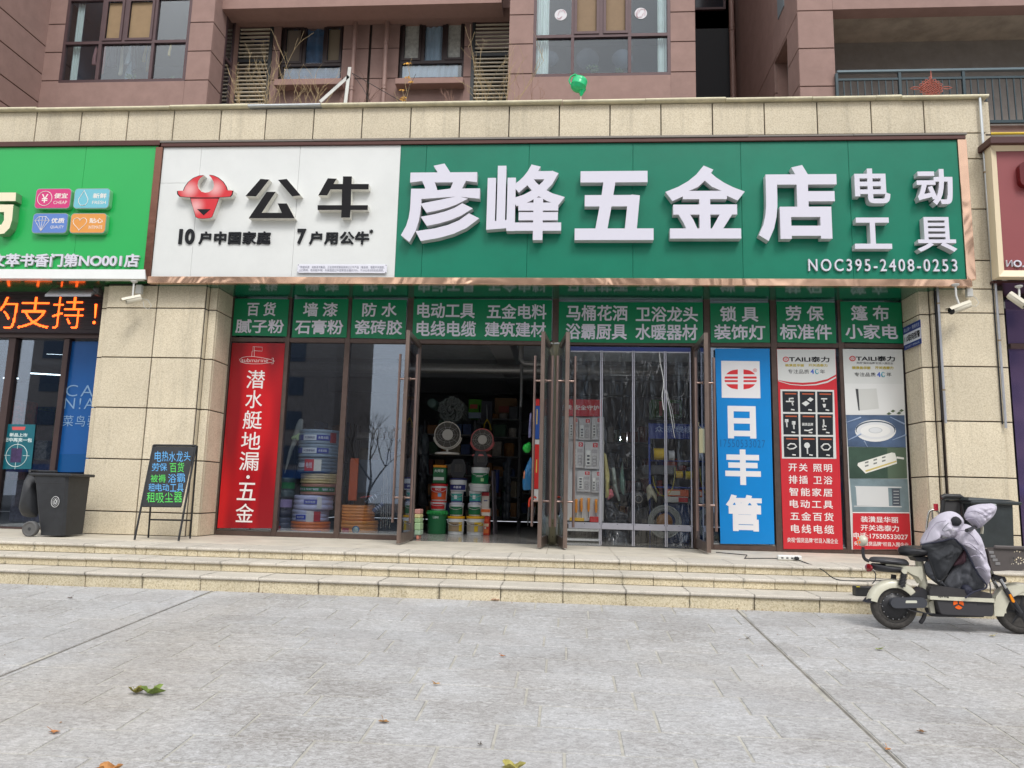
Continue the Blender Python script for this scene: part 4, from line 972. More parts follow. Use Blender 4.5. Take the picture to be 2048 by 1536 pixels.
# ================================================================ apartment building above
BAY=1.2; REC=2.2; WT=14.0; 
apt=thing('apartment_building','Reddish brown apartment block with bay windows rising behind the shop parapet','building',(0,BAY,BANDZ[1]))
ZR=BANDZ[1]-.5        # walls start at the terrace
TOPZ=Z_(1000,-60,BAY)+.6
def panels(x0,x1,zs,Y,depth=.3,top=TOPZ,m=STUCCO,gap=.008,yb=None):
    B().box(x0+.01,x1-.01,Y+.012,Y+depth,ZR,top).build('wall_core',STUCCO_D,apt)
    z=[ZR]+sorted(zs)+[top]
    for a,b_ in zip(z[:-1],z[1:]): B().box(x0,x1,Y,Y+.03,a+gap,b_-gap,.004).build('wall_panel',m,apt)
def win(box_x,zbot,ztop,Y,rails,mulls,name='window',casements=(),glass=GLASSUP,fw=.05,fr=FRAME_UP,sill=False):
    """box_x world; rails: [(z0,z1)]; mulls: [(x0,x1,z0,z1)]"""
    x0,x1=box_x; b=B(); f=fw
    b.box(x0,x0+f,Y,Y+.07,zbot,ztop); b.box(x1-f,x1,Y,Y+.07,zbot,ztop); b.box(x0+f,x1-f,Y+.001,Y+.069,zbot,zbot+f); b.box(x0+f,x1-f,Y+.001,Y+.069,ztop-f,ztop)
    for (a,c) in rails: b.box(x0+f,x1-f,Y-.004,Y+.066,a,c)
    for (a,c,z0,z1) in mulls: b.box(a,c,Y-.002,Y+.068,z0,z1)
    o=b.build(name,fr,apt)
    B().box(x0+f*.5,x1-f*.5,Y+.035,Y+.041,zbot+f*.5,ztop-f*.5).build('window_pane',glass,o)
    for (a,c,z0,z1,cm) in casements:
        e=.045; q=B(); q.box(a,a+e,Y-.02,Y+.0,z0,z1); q.box(c-e,c,Y-.02,Y+.0,z0,z1); q.box(a+e,c-e,Y-.019,Y,z0,z0+e); q.box(a+e,c-e,Y-.019,Y,z1-e,z1); q.build('casement',fr,o)
        B().box(a+e,c-e,Y+.028,Y+.033,z0+e,z1-e).build('screen_panel',cm,o)
    return o
def curtain(par,x0,x1,z0,z1,Y,m,n=7,amp=.025):
    b=B(); k=n*6; vs=[]
    for i in range(k+1):
        u=i/k; y=Y+amp*math.sin(u*n*2*math.pi)+.01*math.sin(u*17)
        vs+=[(x0+(x1-x0)*u,y,z0),(x0+(x1-x0)*u,y,z1)]
    b.add(vs,[(2*i,2*i+2,2*i+3,2*i+1) for i in range(k)],0,True); return b.build('curtain',m,par)
BLIND=mat('brown_blind',S(140,118,94),.85,var=.05,vscale=12); BLIND2=mat('amber_blind',S(152,128,98),.85,var=.06,vscale=9)
CWHITE=mat('white_curtain',S(238,242,234),.9,var=.04); CBLUE=mat('pale_blue_curtain',S(222,236,248),.9,var=.03)
def room(x0,x1,Y,z0,z1,d=2.2,m=None):
    b=B(); b.box(x0-.05,x1+.05,Y+d,Y+d+.05,z0-.05,z1+.05); b.box(x0-.05,x1+.05,Y+.1,Y+d,z0-.06,z0); b.box(x0-.05,x1+.05,Y+.1,Y+d,z1,z1+.06); b.box(x0-.1,x0-.05,Y+.1,Y+d,z0,z1); b.box(x1+.05,x1+.1,Y+.1,Y+d,z0,z1)
    b.build('room_shell',m or mat('upper_room_blue',S(120,136,152),.9),apt)
XB=lambda px,py: X_(px,py,BAY)
# ---- left bay
ax0,ax1=XB(79,106),XB(421.5,106)
wx0,wx1=XB(124.5,100),XB(375.5,100)
wzb=Z_(250,163.5,BAY); wzt=Z_(250,-4,BAY)+.02
jl=[Z_(95,y,BAY) for y in (161.6,105,49)]
b=B(); 
panels(ax0,wx0,jl,BAY); panels(wx1,ax1,[Z_(400,y,BAY) for y in (160,102,44.5)],BAY)
B().box(wx0+.001,wx1-.001,BAY,BAY+.3,ZR,wzb-.002).build('wall_panel',STUCCO,apt); B().box(wx0,wx1,BAY,BAY+.3,wzt+.002,TOPZ).build('wall_panel',STUCCO,apt)
rz=(Z_(250,87,BAY),Z_(250,81.6,BAY)); m1=(XB(197.5,88),XB(204,88)); m3=(XB(303,88),XB(308.8,88)); mm=(XB(244,40),XB(258,40))
w=win((wx0,wx1),wzb,wzt,BAY-.0,[rz],[(m1[0],m1[1],wzb+.05,wzt-.05),(m3[0],m3[1],wzb+.05,wzt-.05),((mm[0]+mm[1])/2-.03,(mm[0]+mm[1])/2+.03,rz[1],wzt-.05)],casements=[(m1[1],(mm[0]+mm[1])/2-.03,rz[1],wzt-.05,BLIND2),((mm[0]+mm[1])/2+.03,m3[0],rz[1],wzt-.05,BLIND2)])
tag(w,'bay window with laundry hanging inside')
room(wx0,wx1,BAY,wzb,wzt)
curtain(w,XB(137,100),XB(152,100),wzb+.04,wzt-.04,BAY+.12,CWHITE,3)
# laundry inside
def garment(px,y0,y1,w,col,Y=BAY+.35):
    x=X_(px,(y0+y1)/2,Y); z0,z1=Z_(px,y1,Y),Z_(px,y0,Y); b=B(); n=6; ww=w/1480*(Y-CAM.y)
    vs=[]
    for i in range(n+1):
        u=i/n; tw=ww*(.55+.45*u); zz=z1-(z1-z0)*u
        for j,(sx,sy) in enumerate(((-1,0),(-.5,-.5),(0,-.3),(.5,-.6),(1,0),(0,.5))): vs.append((x+sx*tw/2+.01*math.sin(u*5+px),Y+sy*.05,zz))
    fs=[(i*6+j,i*6+(j+1)%6,(i+1)*6+(j+1)%6,(i+1)*6+j) for i in range(n) for j in range(6)]
    b.add(vs,fs,0,True); b.add([(x-.01,Y,z1),(x+.01,Y,z1),(x,Y,z1+.12)],[(0,1,2)])
    return b.build('hanging_garment',mat('garment_%d'%(int(sum(col))),S(*col),.9),w_par)
w_par=w
for a in ((190,98,130,12,(190,140,140)),(207,90,148,11,(170,110,110)),(226,88,135,26,(52,58,76)),(243,95,150,10,(210,200,170)),(258,92,128,14,(196,214,222)),(259,125,160,22,(120,140,150)),(290,90,124,9,(176,156,100)),(297,95,143,8,(120,110,80)),(268,88,140,16,(60,70,84)),(340,90,112,7,(200,176,120))): garment(*a)
def potplant(par,px,py,Y,h,n,col):
    x=X_(px,py,Y); z=Z_(px,py,Y); b=B(); r=random.Random(int(px))
    for k in range(n):
        a=r.uniform(0,6.28); l=r.uniform(.3,1)*h; c=Vector((x+r.uniform(-1,1)*h*.6,Y+r.uniform(-.05,.05),z+l*.8)); s_=.02+.02*r.random()
        u=Vector((math.cos(a),.3,math.sin(a)))*s_; v=Vector((-math.sin(a),.2,math.cos(a)))*s_*.5
        b.add([c-u,c+v,c+u,c-v],[(0,1,2,3)])
        if k%4==0: b.tube([(x,Y,z),c],.003,4)
    return b.build('window_plant',mat('house_plant_green',S(70,96,62),.7,var=.3),par)
potplant(w,262,160,BAY+.15,.12,30,0); potplant(w,345,162,BAY+.15,.07,18,0)
# side face of the left bay, with its narrow window
YS=[BAY+.03,BAY+.5]
zs=[ZR]+sorted([Z_(418,y,BAY) for y in (160,102,44.5)])+[TOPZ]
for a,b_ in zip(zs[:-1],zs[1:]):
    B().box(ax1-.03,ax1,BAY+.034,BAY+.46,a+.008,b_-.008,.004).build('wall_panel',STUCCO,apt)
B().box(ax1-.06,ax1-.035,BAY+.04,REC+.2,ZR,TOPZ).build('wall_core',STUCCO_D,apt)
b=B(); f=.05; y0,y1=BAY+.46,REC-.2
zb_=ZR+.4; zt2=PX(460,30,ax1).z
b.box(ax1-.03,ax1+.01,y0,y0+f,zb_,zt2); b.box(ax1-.03,ax1+.01,y1-f,y1,zb_,zt2); b.box(ax1-.03,ax1+.008,y0+f,y1-f,zt2-f,zt2); zz=PX(459,130,ax1).z; b.box(ax1-.03,ax1+.008,y0+f,y1-f,zz,zz+.06)
o=b.build('side_window',FRAME_UP,apt); B().box(ax1-.01,ax1-.005,y0+f,y1-f,zb_,zt2-f).build('window_pane',GLASSUP,o)
B().box(ax1-.3,ax1-.22,y0,y1,zb_,zt2).build('curtain',CWHITE,o)
B().box(ax1-.03,ax1+.005,y1,REC,ZR,TOPZ).build('wall_panel',STUCCO_L,apt)
B().box(ax1-.03,ax1,y0,y1,zt2,TOPZ).build('wall_panel',STUCCO_L,apt)
# ---- recessed middle wall
XR_=lambda px,py: X_(px,py,REC)
bx0,bx1=XR_(470,100),X_(1018,100,BAY)
lvz=(Z_(500,206,REC)-.3,Z_(500,47,REC))
xa=[XR_(466+4,120),XR_(543,120)]; xb=[XR_(942.5,120),XR_(1019,120)+.2]
mw1=(XR_(559.5,100),XR_(685,100)); mw2=(XR_(798,95),XR_(928.5,95)); 
jz=[Z_(740,157,REC),Z_(740,97,REC)]
panels(xa[1]+.0,mw1[0],jz,REC,.35); 
B().box(mw1[0]+.001,mw1[1]-.001,REC,REC+.3,ZR,Z_(620,158,REC)).build('wall_panel',STUCCO,apt)
cr=(XR_(736,120),XR_(741,120))
panels(mw1[1],cr[0],jz,REC,.35); panels(cr[1],mw2[0],jz,REC,.35); 
B().box(cr[0]-.005,cr[1]+.005,REC+.05,REC+.3,ZR,TOPZ).build('expansion_joint',mat('dark_joint'),apt)
panels(mw2[1],xb[0],jz,REC,.35)
B().box(mw2[0]+.001,mw2[1]-.001,REC,REC+.3,ZR,Z_(865,155,REC)).build('wall_panel',STUCCO,apt)
for (a,c) in ((mw1[0],mw1[1]),(mw2[0],mw2[1]),(xa[0]-.1,xa[1]),(xb[0],xb[1])):
    B().box(a,c,REC,REC+.3,Z_((700),40,REC)+.0,TOPZ).build('wall_panel',STUCCO_L,apt)
WHT=mat('foggy_pane_print',S(176,178,172),.6,var=.25,vscale=18)
def midwin(mw,pxs,yb,yt,ym,cm,cas,lab,curt):
    zb_,zt_2=Z_(pxs,yb,REC),Z_(pxs,yt,REC); z0,z1=Z_(pxs,ym[1],REC),Z_(pxs,ym[0],REC)
    ms=[XR_(p,80) for p in cm]
    o=win(mw,zb_,zt_2,REC+.08,[(z0,z1)],[(ms[0],ms[1],z1,zt_2-.04),(ms[2],ms[3],z1,zt_2-.04)],casements=[(mw[0]+.04,ms[0],z1,zt_2-.05,cas[0]),(ms[3],mw[1]-.04,z1,zt_2-.05,cas[1])],fr=mat('dark_window_frame',S(62,52,52),.45,.2))
    tag(o,lab); room(mw[0],mw[1],REC+.1,zb_,zt_2)
    curt(o,zb_,zt_2); return o
midwin(mw1,620,158,44,(122,127.5),(603,609,644,649),(mat('grey_screen',S(120,110,100),.8),mat('khaki_screen',S(128,116,98),.8)),'window with patched brown screens behind bare twigs',lambda o,a,c:curtain(o,mw1[0]+.05,mw1[1]-.05,a+.05,c-.05,REC+.16,mat('steel_blue_curtain',S(112,146,180),.9,var=.2),5,.03))
midwin(mw2,865,154.5,34,(116,122),(841,848,883,889.5),(WHT,WHT),'window with pale blue curtains and patterned side panes',lambda o,a,c:curtain(o,mw2[0]+.05,mw2[1]-.12,a+.05,c-.05,REC+.15,CBLUE,9,.015))
# projecting sills
for (a,c,yb,yt) in ((548,683,169,157),(790,926,166.5,155)):
    B().box(X_(a,160,REC-.22),X_(c,160,REC-.22),REC-.22,REC-.001,Z_((a+c)/2,yb,REC-.22),Z_((a+c)/2,yt,REC-.22),.006).build('window_sill',STUCCO_L,apt)
# louvres
SLAT=mat('cream_slat',S(224,214,194),.6,dirt=.15)
def louvre(x0,x1,px,y0,n1,ygap,n2,pitch,lab):
    f=B(); zt3=Z_(px,y0-12,REC); f.box(x0,x0+.06,REC-.02,REC+.05,ZR,zt3+.1); f.box(x1-.06,x1,REC-.02,REC+.05,ZR,zt3+.1); zm=Z_(px,ygap,REC); f.box(x0+.06,x1-.06,REC-.02,REC+.05,zm-.03,zm+.03); f.box(x0+.06,x1-.06,REC-.02,REC+.05,zt3+.0,zt3+.1)
    o=f.build('louvre',mat('slate_frame',S(56,60,62),.5),apt,label=lab)
    sh=None; k=0; ys=[y0+pitch*i for i in range(n1)]+[ygap+pitch*.95+pitch*i for i in range(n2)]
    for y in ys:
        z=Z_(px,y,REC); b=B().box(x0+.062,x1-.062,REC-.01,REC+.03,z-.011,z+.011,.003); b.build('slat',SLAT,o)
    b=B(); b.box(x0-.1,x1+.1,REC+1.2,REC+1.25,ZR,zt3+.2); b.box(x0-.12,x0-.1,REC+.06,REC+1.2,ZR,zt3+.2);b.box(x1+.1,x1+.12,REC+.06,REC+1.2,ZR,zt3+.2); b.build('service_niche',mat('niche_dark',S(58,58,60),.9),apt)
    return o
l1=louvre(xa[0],xa[1],505,58.7,8,122,11,7.8,'cream slatted louvre at the left, behind dry branches')
l2=louvre(xb[0],xb[1]-.15,980,49.2,8,110,12,7.8,'cream slatted louvre overgrown with dry vines')
for px,py,w_,h_,c in ((525,90,.16,.1,(66,80,130)),(520,110,.3,.22,(170,160,140)),(498,175,.35,.2,(90,84,78))):
    p=PY(px,py,REC+.5); B().box(p.x-w_,p.x+w_,REC+.4,REC+.7,p.z-h_,p.z+h_,.04).build('stored_box',mat('stored_%d'%c[0],S(*c),.8),apt)
# stepped cornice under the upper balcony
for (Y,yb_,th) in ((REC-.75,11,1.0),(REC-.45,21.5,.25),(REC-.2,33.5,.22)):
    z=Z_(740,yb_,Y); B().box(ax1+.002,(X_(1003,5,Y) if yb_==11 else bx1),Y,REC+.3 if yb_>30 else Y+.4,z,z+th).build('cornice',STUCCO_L,apt)
# drain pipes with collars
PIPEM=mat('brown_pipe',S(156,126,117),.5,dirt=.15)
def vpipe(px,py,w,Y,ztop,zbot,rings,name='drain_pipe',m=PIPEM,par=None):
    x=X_(px,py,Y); r=w/2/F*(Y-CAM.y); b=B(); b.tube([(x,Y,zbot),(x,Y,ztop)],r,14)
    for yy in rings:
        z=Z_(px,yy,Y); b.lathe([(r*1.22,z-.02),(r*1.22,z+.02)],(x,Y,0),'z',14); b.lathe([(r*1.12,z+.05),(r*1.12,z+.12)],(x,Y,0),'z',14)
    return b.build(name,m,par or apt)
vpipe(707,120,9.3,REC-.12,TOPZ,ZR,(90,179)); vpipe(771,120,9.8,REC-.12,TOPZ,ZR,(87,177))
# ---- middle bay
cx0,cx1=XB(1017.5,100),XB(1391,100); vx0,vx1=XB(1066.5,80),XB(1341,80); vzb=Z_(1200,151.5,BAY); vzt=Z_(1200,-60,BAY)
panels(cx0,vx0,[Z_(1040,y,BAY) for y in (147.6,88,29.5)],BAY); panels(vx1,cx1,[Z_(1366,y,BAY) for y in (143.5,83,23.6)],BAY)
B().box(vx0+.001,vx1-.001,BAY,BAY+.3,ZR,vzb-.002).build('wall_panel',STUCCO,apt)
rz=(Z_(1200,74,BAY),Z_(1200,68,BAY)); m1=(XB(1142,100),XB(1148,100)); m3=(XB(1256,100),XB(1262.5,100)); mc=XB(1202.5,50)
w=win((vx0,vx1),vzb,vzt,BAY-.0,[rz],[(m1[0],m1[1],vzb+.05,vzt-.05),(m3[0],m3[1],vzb+.05,vzt-.05),(mc-.035,mc+.035,rz[1],vzt-.05)],casements=[(m1[1],mc-.035,rz[1],vzt-.05,BLIND),(mc+.035,m3[0],rz[1],vzt-.05,BLIND)])
tag(w,'wide bay window with white curtains at both sides and two round stickers'); room(vx0,vx1,BAY,vzb,vzt)
curtain(w,XB(1071,100),XB(1097,100),vzb+.04,vzt-.04,BAY+.12,CWHITE,5); curtain(w,XB(1317,100),XB(1335,100),vzb+.04,vzt-.04,BAY+.12,CWHITE,4)
for (px,py) in ((1121.5,27),(1282,24)):
    p=PY(px,py,BAY-.005); b=B(); b.prism([(p.x+.105*math.cos(a*.3142),p.z+.105*math.sin(a*.3142)) for a in range(20)],BAY+.03,BAY+.034)
    o=b.build('window_sticker',mat('sticker_white',S(214,212,216),.6),w)
    b=B(); r=random.Random(int(px))
    for k in range(7):
        a=r.uniform(0,6.28); b.tube([(p.x+.08*math.cos(a+t)*(1-.2*t),BAY+.028,p.z+.08*math.sin(a+t*2)) for t in (0,.3,.6,.9)],.004,4)
    b.build('sticker_pattern',mat('sticker_pink',S(188,140,152),.6),o)
for a in ((1143,147,.06,10),(1185,147,.16,26),(1240,148,.1,22)): potplant(w,a[0],a[1],BAY+.15,a[2],a[3],0)
for (px,rr) in ((1175,24),(1245,22),(1100,18)):       # round-backed chairs behind the glass
    p=PY(px,115,BAY+.7); B().lathe([(.02,0),(rr*.008,.02),(rr*.0085,.05)],(p.x,BAY+.7,p.z),'y',20).build('chair_back',mat('grey_upholstery',S(110,120,134),.8),w)
# ---- gap between bay and balcony block
DG=5.0
gx0,gx1=X_(1380,100,DG),X_(1475,100,DG)
B().box(gx0-1.5,gx1+.3,DG,DG+.2,ZR,TOPZ+2).build('wall_panel',mat('shaded_stucco',S(150,116,106),.9),apt)
B().box(X_(1385,120,DG-.05),X_(1459.5,120,DG-.05),DG-.03,DG-.012,ZR,Z_(1425,56,DG-.05)).build('opening_shade_sheet',mat('opening_shade_black',S(24,26,32),.6),apt)  # flat black sheet on the wall, painted as the shade inside the opening
o=win((X_(1385,10,DG),X_(1450,10,DG)),Z_(1420,23,DG),Z_(1420,-60,DG),DG-.08,[],[(X_(1446,10,DG),X_(1449,10,DG),Z_(1420,23,DG),Z_(1420,-60,DG))],glass=mat('night_pane',S(30,36,46),.1))
vpipe(1465,120,11,DG-.35,TOPZ+2,ZR,(60,),)
B().box(cx1-.06,cx1-.001,BAY+.31,DG,ZR,TOPZ).build('wall_panel',STUCCO,apt)
# ---- balcony block on the right
BF=.8
kx0,kx1=X_(1597.5,100,BF),X_(1669,100,BF)
kz=[Z_(1633,y,BF) for y in (172.6,96.5,21)]
B().box(kx0+.02,kx1-.01,BF+.03,BF+.4,ZR,TOPZ+2).build('wall_core',STUCCO_D,apt)
z=[ZR]+kz+[TOPZ+2]
for a,b_ in zip(z[:-1],z[1:]): B().box(kx0,kx1,BF,BF+.03,a+.008,b_-.008,.004).build('wall_panel',STUCCO,apt)
zside=[ZR]+[PX(1597,y,kx0).z for y in (172,97,21)]+[TOPZ+2]
ny0,ny1=None,None
p0=PX(1576,150,kx0).y; p1=PX(1549,150,kx0).y; nz=PX(1574.6,73.5,kx0).z
for a,b_ in zip(zside[:-1],zside[1:]):
    for (ya,yb_) in ((BF+.034,p0),(p1,DG)):
        B().box(kx0,kx0+.05,ya,yb_,a+.008,b_-.008,.004).build('wall_panel',STUCCO,apt)
    if b_>nz: B().box(kx0,kx0+.05,p0+.001,p1-.001,max(a,nz)+.008,b_-.008,.004).build('wall_panel',STUCCO,apt)
B().box(kx0+.6,kx0+.65,p0-.3,p1+.6,ZR,nz+.3).build('niche_wall',STUCCO_L,apt); B().box(kx0+.05,kx0+.6,p0-.05,p0,ZR,nz).build('niche_wall',STUCCO_L,apt); B().box(kx0+.05,kx0+.6,p1,p1+.05,ZR,nz).build('niche_wall',STUCCO_L,apt)
B().box(kx0+.055,kx0+.07,BF+.04,p0-.06,ZR,TOPZ+2).build('wall_core',STUCCO_D,apt)
B().box(kx0+.05,kx0+.65,p0-.3,p1+.6,nz+.001,nz+.06).build('niche_wall',STUCCO_L,apt)
pw0=PX(1569,20,kx0).y; pw1=PX(1556,20,kx0).y; pwz=PX(1557,38,kx0).z
B().box(kx0-.012,kx0-.001,pw0,pw1,pwz,TOPZ+2).build('side_window',mat('bright_pane',S(150,160,166),.15),apt)
# balcony: beam, ceiling, back wall, rail
zbm=Z_(1750,17,BF); XE=kx1+6
B().box(kx1+.001,XE,BF,BF+.25,zbm,TOPZ+2).build('balcony_beam',STUCCO,apt)
zc=zbm+.12; yback=CAM.y+ (zc-CAM.z)/((ray(1800,84).z)/(ray(1800,84).y))
B().box(kx1-.3,XE,BF+.25,yback,zc,zc+.1).build('balcony_ceiling',mat('stained_concrete',S(170,162,148),.9,var=.25,vscale=2.2,bump=.3,bscale=20),apt)
B().box(kx1-.3,XE,yback,yback+.1,ZR-1,zc+.1).build('balcony_back_wall',mat('balcony_grey',S(146,140,134),.9,var=.1),apt)
B().box(kx1-.4,kx1-.3,BF+.3,yback,ZR-1,zc).build('balcony_side_wall',mat('balcony_grey'),apt)
xw=X_(2010,160,2.6); B().box(xw,xw+.1,2.6,yback,ZR-1,zc).build('balcony_side_wall',mat('balcony_grey2',S(160,152,146),.9),apt)
zr=Z_(1700,146.5,BF); zf=Z_(2020,246,BF)
B().box(kx1+.001,XE,BF+.02,yback,zf-.3,zf-.03).build('balcony_floor',STUCCO_L,apt)
p=PY(1961,120,2.4); b=B(); b.tube([(p.x,2.4,zf),(p.x,2.4,Z_(1961,72,2.4)+.0)],.055,12); q=PY(2004,34,2.2); b.tube([(p.x,2.4,Z_(1963,98,2.4)),(q.x-.02,2.3,q.z-.15),(q.x,2.3,zc)],.035,10); b.build('balcony_pipe',mat('pale_pipe',S(150,144,134),.6),apt)
p=PY(1799,50,2.2); b=B(); b.lathe([(.05,0),(.04,-.04),(.02,-.06),(.035,-.1),(.04,-.13),(.02,-.17),(0.001,-.175)],(p.x,2.2,zc),n=14); b.build('lamp_bulb',mat('lamp_white',S(170,164,152),.5),apt)
rl=thing('balcony_railing','Dark slate metal balcony railing with thin upright bars, above the right end of the parapet','railing',(kx1,BF-.05,zf))
RM=mat('slate_railing',S(48,64,70),.4,.3)
Yr=BF-.04
B().box(kx1+.0,XE,Yr-.03,Yr+.03,zr-.03,zr+.02,.01).build('top_rail',mat('pale_railing_top',S(96,110,116),.35,.4),rl)
z2=Z_(1750,159,Yr); B().box(kx1,XE,Yr-.015,Yr+.015,z2-.02,z2+.02,.003).build('mid_rail',RM,rl)
zb3=Z_(2020,243,Yr); B().box(kx1,XE,Yr-.02,Yr+.02,zb3-.03,zb3+.02,.003).build('bottom_rail',RM,rl)
xp0,xp1=X_(1673,160,Yr),X_(1799,160,Yr); dp=xp1-xp0
for k in range(6): B().box(xp0+dp*k-.022,xp0+dp*k+.022,Yr-.022,Yr+.022,zb3-.2,zr-.031,.003).build('post',RM,rl)
x=xp0+dp/9; k=0
while x<XE:
    if abs(((x-xp0)/dp)-round((x-xp0)/dp))>.02: B().box(x-.008,x+.008,Yr-.008,Yr+.008,zb3+.02,z2-.021).build('baluster',RM,rl)
    x+=dp/9
# wall strip below the railing on the far right + yellow gas pipe
B().box(CXE+.02,XE,BF+.1,BF+.3,ZR-1.5,zf-.03).build('wall_panel',STUCCO_L,apt)
b=B(); yz=Z_(2015,268,BF-.1); b.tube([(CXE-.2,BF-.1,yz),(XE,BF-.1,yz+.01)],.026,10)
b.build('gas_pipe',mat('yellow_paint',S(206,174,32),.45,dirt=.15),None,None,'Yellow painted gas pipe running above the maroon sign','pipe')
# ---- dark wing at the far left
WX=X_(-8,140,.2)
px_=PX(64,150,WX)
zsd=[ZR]+[PX(30,y,WX).z for y in (222,170,105,40)]+[TOPZ+1.5]
B().box(WX-.1,WX-.03,-.2,9,ZR,TOPZ+1.5).build('wall_core',STUCCO_D,apt)
for a,b_ in zip(zsd[:-1],zsd[1:]): B().box(WX-.03,WX,-.25,9,a+.01,b_-.01,.004).build('wall_panel',STUCCO,apt)
B().box(WX,ax0+.4,7.5,7.7,ZR,TOPZ+2).build('wall_panel',STUCCO,apt)
B().box(ax0-.0,ax0+.05,BAY+.31,7.5,ZR,TOPZ).build('wall_panel',STUCCO,apt)
B().box(WX-3,ax0,BAY+.2,7.5,TOPZ-.25,TOPZ).build('upper_slab',STUCCO_L,apt)
# body of the block above, to close the bays and shade the recesses
B().box(ax0,cx1,BAY+.3,DG+3,TOPZ-.02,TOPZ+6).build('upper_wall',STUCCO,apt)
B().box(cx1,kx0,DG,DG+3,TOPZ-.02,TOPZ+6).build('upper_wall',STUCCO,apt)
B().box(kx0,XE,BF+.1,DG+3,TOPZ+1.9,TOPZ+6).build('upper_wall',STUCCO,apt)
B().box(WX-3,WX-.1,-.2,DG+3,ZR,TOPZ+6).build('upper_wall',STUCCO,apt)
# ================================================================ left neighbour shopfront
ln=thing('shopfront','Neighbour shopfront at the left edge with a lit red display board above its door','shopfront')
lx1=sl-.01; lx0=-9
LZ=lambda px,py: Z_(px,py,0)
FB=mat('plum_bronze_frame',S(78,62,60),.4,.35,dirt=.2)
B().box(lx0,lx1,-.1,.05,LZ(60,678,),LZ(60,667.5),.004).build('transom_rail',FB,ln)
for a,b_ in ((2,16),(114,125)): B().box(X_(a,860,0),X_(b_,860,0),-.07,.05,0,LZ(60,678)-.001,.004).build('mullion',FB,ln)
B().box(lx0,lx1,-.06,.05,0,LZ(40,1053.5),.004).build('sill_rail',FB,ln)
b=B().box(lx0,X_(2,860,0)-.001,-.004,.004,LZ(40,1053),LZ(60,678)); b.build('glass_pane',GLASS,ln)
B().box(X_(16,860,0)+.001,X_(114,860,0)-.001,-.004,.004,LZ(40,1053),LZ(60,678)).build('glass_pane',GLASS,ln); B().box(X_(125,860,0),lx1,-.004,.004,LZ(40,1053),LZ(60,678)).build('glass_pane',GLASS,ln)
# lit display board
lz0,lz1=Z_(100,666,-.15),Z_(100,579,-.15)
b=B().box(lx0,lx1,-.15,.05,lz0,lz1); 
b.build('display_board',mat('board_maroon_black',S(46,32,38),.5),ln)
n=24
for k in range(n):
    z=lz0+(lz1-lz0)*(k+.5)/n; B().box(lx0,lx1,-.158,-.151,z-.004,z+.001).build('board_rib',mat('board_rib',S(66,52,60),.5),ln) if k%2==0 else None
def ledtext(chars,Y,pitch=.0135):
    b=B(); 
    for ch,box in chars:
        vs,fs,rim=text_poly(ch,-.008); x0,x1,z0,z1=bx(*box,Y); mn=vs.min(0); mx=vs.max(0)
        tri=[]
        for f in fs:
            for i in range(1,len(f)-1): tri.append((vs[f[0]],vs[f[i]],vs[f[i+1]]))
        T=np.array(tri); 
        nx=int((x1-x0)/pitch); nz=int((z1-z0)/pitch)
        for i in range(nx+1):
            for j in range(nz+1):
                u=mn[0]+(mx[0]-mn[0])*(i+.5)/(nx+1); v=mn[1]+(mx[1]-mn[1])*(j+.5)/(nz+1); p=np.array([u,v])
                def cr(a,c): return (c[:,0]-a[:,0])*(p[1]-a[:,1])-(c[:,1]-a[:,1])*(p[0]-a[:,0])
                d0,d1,d2=cr(T[:,0],T[:,1]),cr(T[:,1],T[:,2]),cr(T[:,2],T[:,0])
                if (((d0>=0)&(d1>=0)&(d2>=0))|((d0<=0)&(d1<=0)&(d2<=0))).any():
                    x=x0+(x1-x0)*(i+.5)/(nx+1); z=z0+(z1-z0)*(j+.5)/(nz+1); r=pitch*.44
                    b.add([(x-r,Y,z-r),(x+r,Y,z-r),(x+r,Y,z+r),(x-r,Y,z+r)],[(0,1,2,3)])
    return b
ledtext([('的',(-30,594,34,657)),('支',(38,594,100,657)),('持',(105,594,167,657))],-.166).build('display_lettering',mat('led_orange',S(255,90,30),.5,emit=(1,.1,.012),estr=3.2),ln,kind='stuff')
def seg(b,x0,y0,x1,y1,w,Y=-.166):
    p=PY(x0,y0,Y);q=PY(x1,y1,Y); 
    b.add([(p.x-w,Y,p.z),(p.x+w,Y,p.z),(q.x+w*.5,Y,q.z),(q.x-w*.5,Y,q.z)],[(0,1,2,3)])
b=B(); seg(b,192,608,190,636,.02); p=PY(188,645,-.166); b.prism([(p.x+.024*math.cos(a*.7),p.z+.024*math.sin(a*.7)) for a in range(9)],-.166,-.164); b.build('display_lettering',mat('led_orange'),ln)
# inside of the neighbour shop
b=B(); b.box(-14,lx1,6,6.1,0,LZ(60,640)); b.box(-14.1,-14,-.1,6,0,LZ(60,640)); b.box(lx1-.05,lx1,.4,6,0,LZ(60,640)); b.box(-14,lx0-.001,-.05,.05,0,LZ(60,640)); b.build('back_wall',mat('shop_wall_grey_green',S(110,116,110),.9,var=.2,vscale=1),ln)
B().box(-14,lx1,.06,6,LZ(60,655),LZ(60,640)).build('ceiling',mat('ceiling_dark',S(52,52,56),.9),ln)
B().box(-14,lx1,.9,6,-.03,-.002).build('floor',mat('pale_floor',S(150,146,140),.3),ln)
for (px,py,Y,L,tl) in ((25,693,2.6,.5,0),(108,707,2.2,.28,.05),(95,747,3.2,.7,.25),(20,756,4.2,.3,.05),(26,716,3.4,.4,0)):
    p=PY(px,py,Y); b=B(); b.tube([(p.x-L/2,Y,p.z),(p.x+L/2,Y+tl,p.z)],.014,6); b.build('tube_lamp',mat('tube_light',(1,1,1),.5,emit=(.8,.95,1),estr=2.6),ln)
b=B(); 
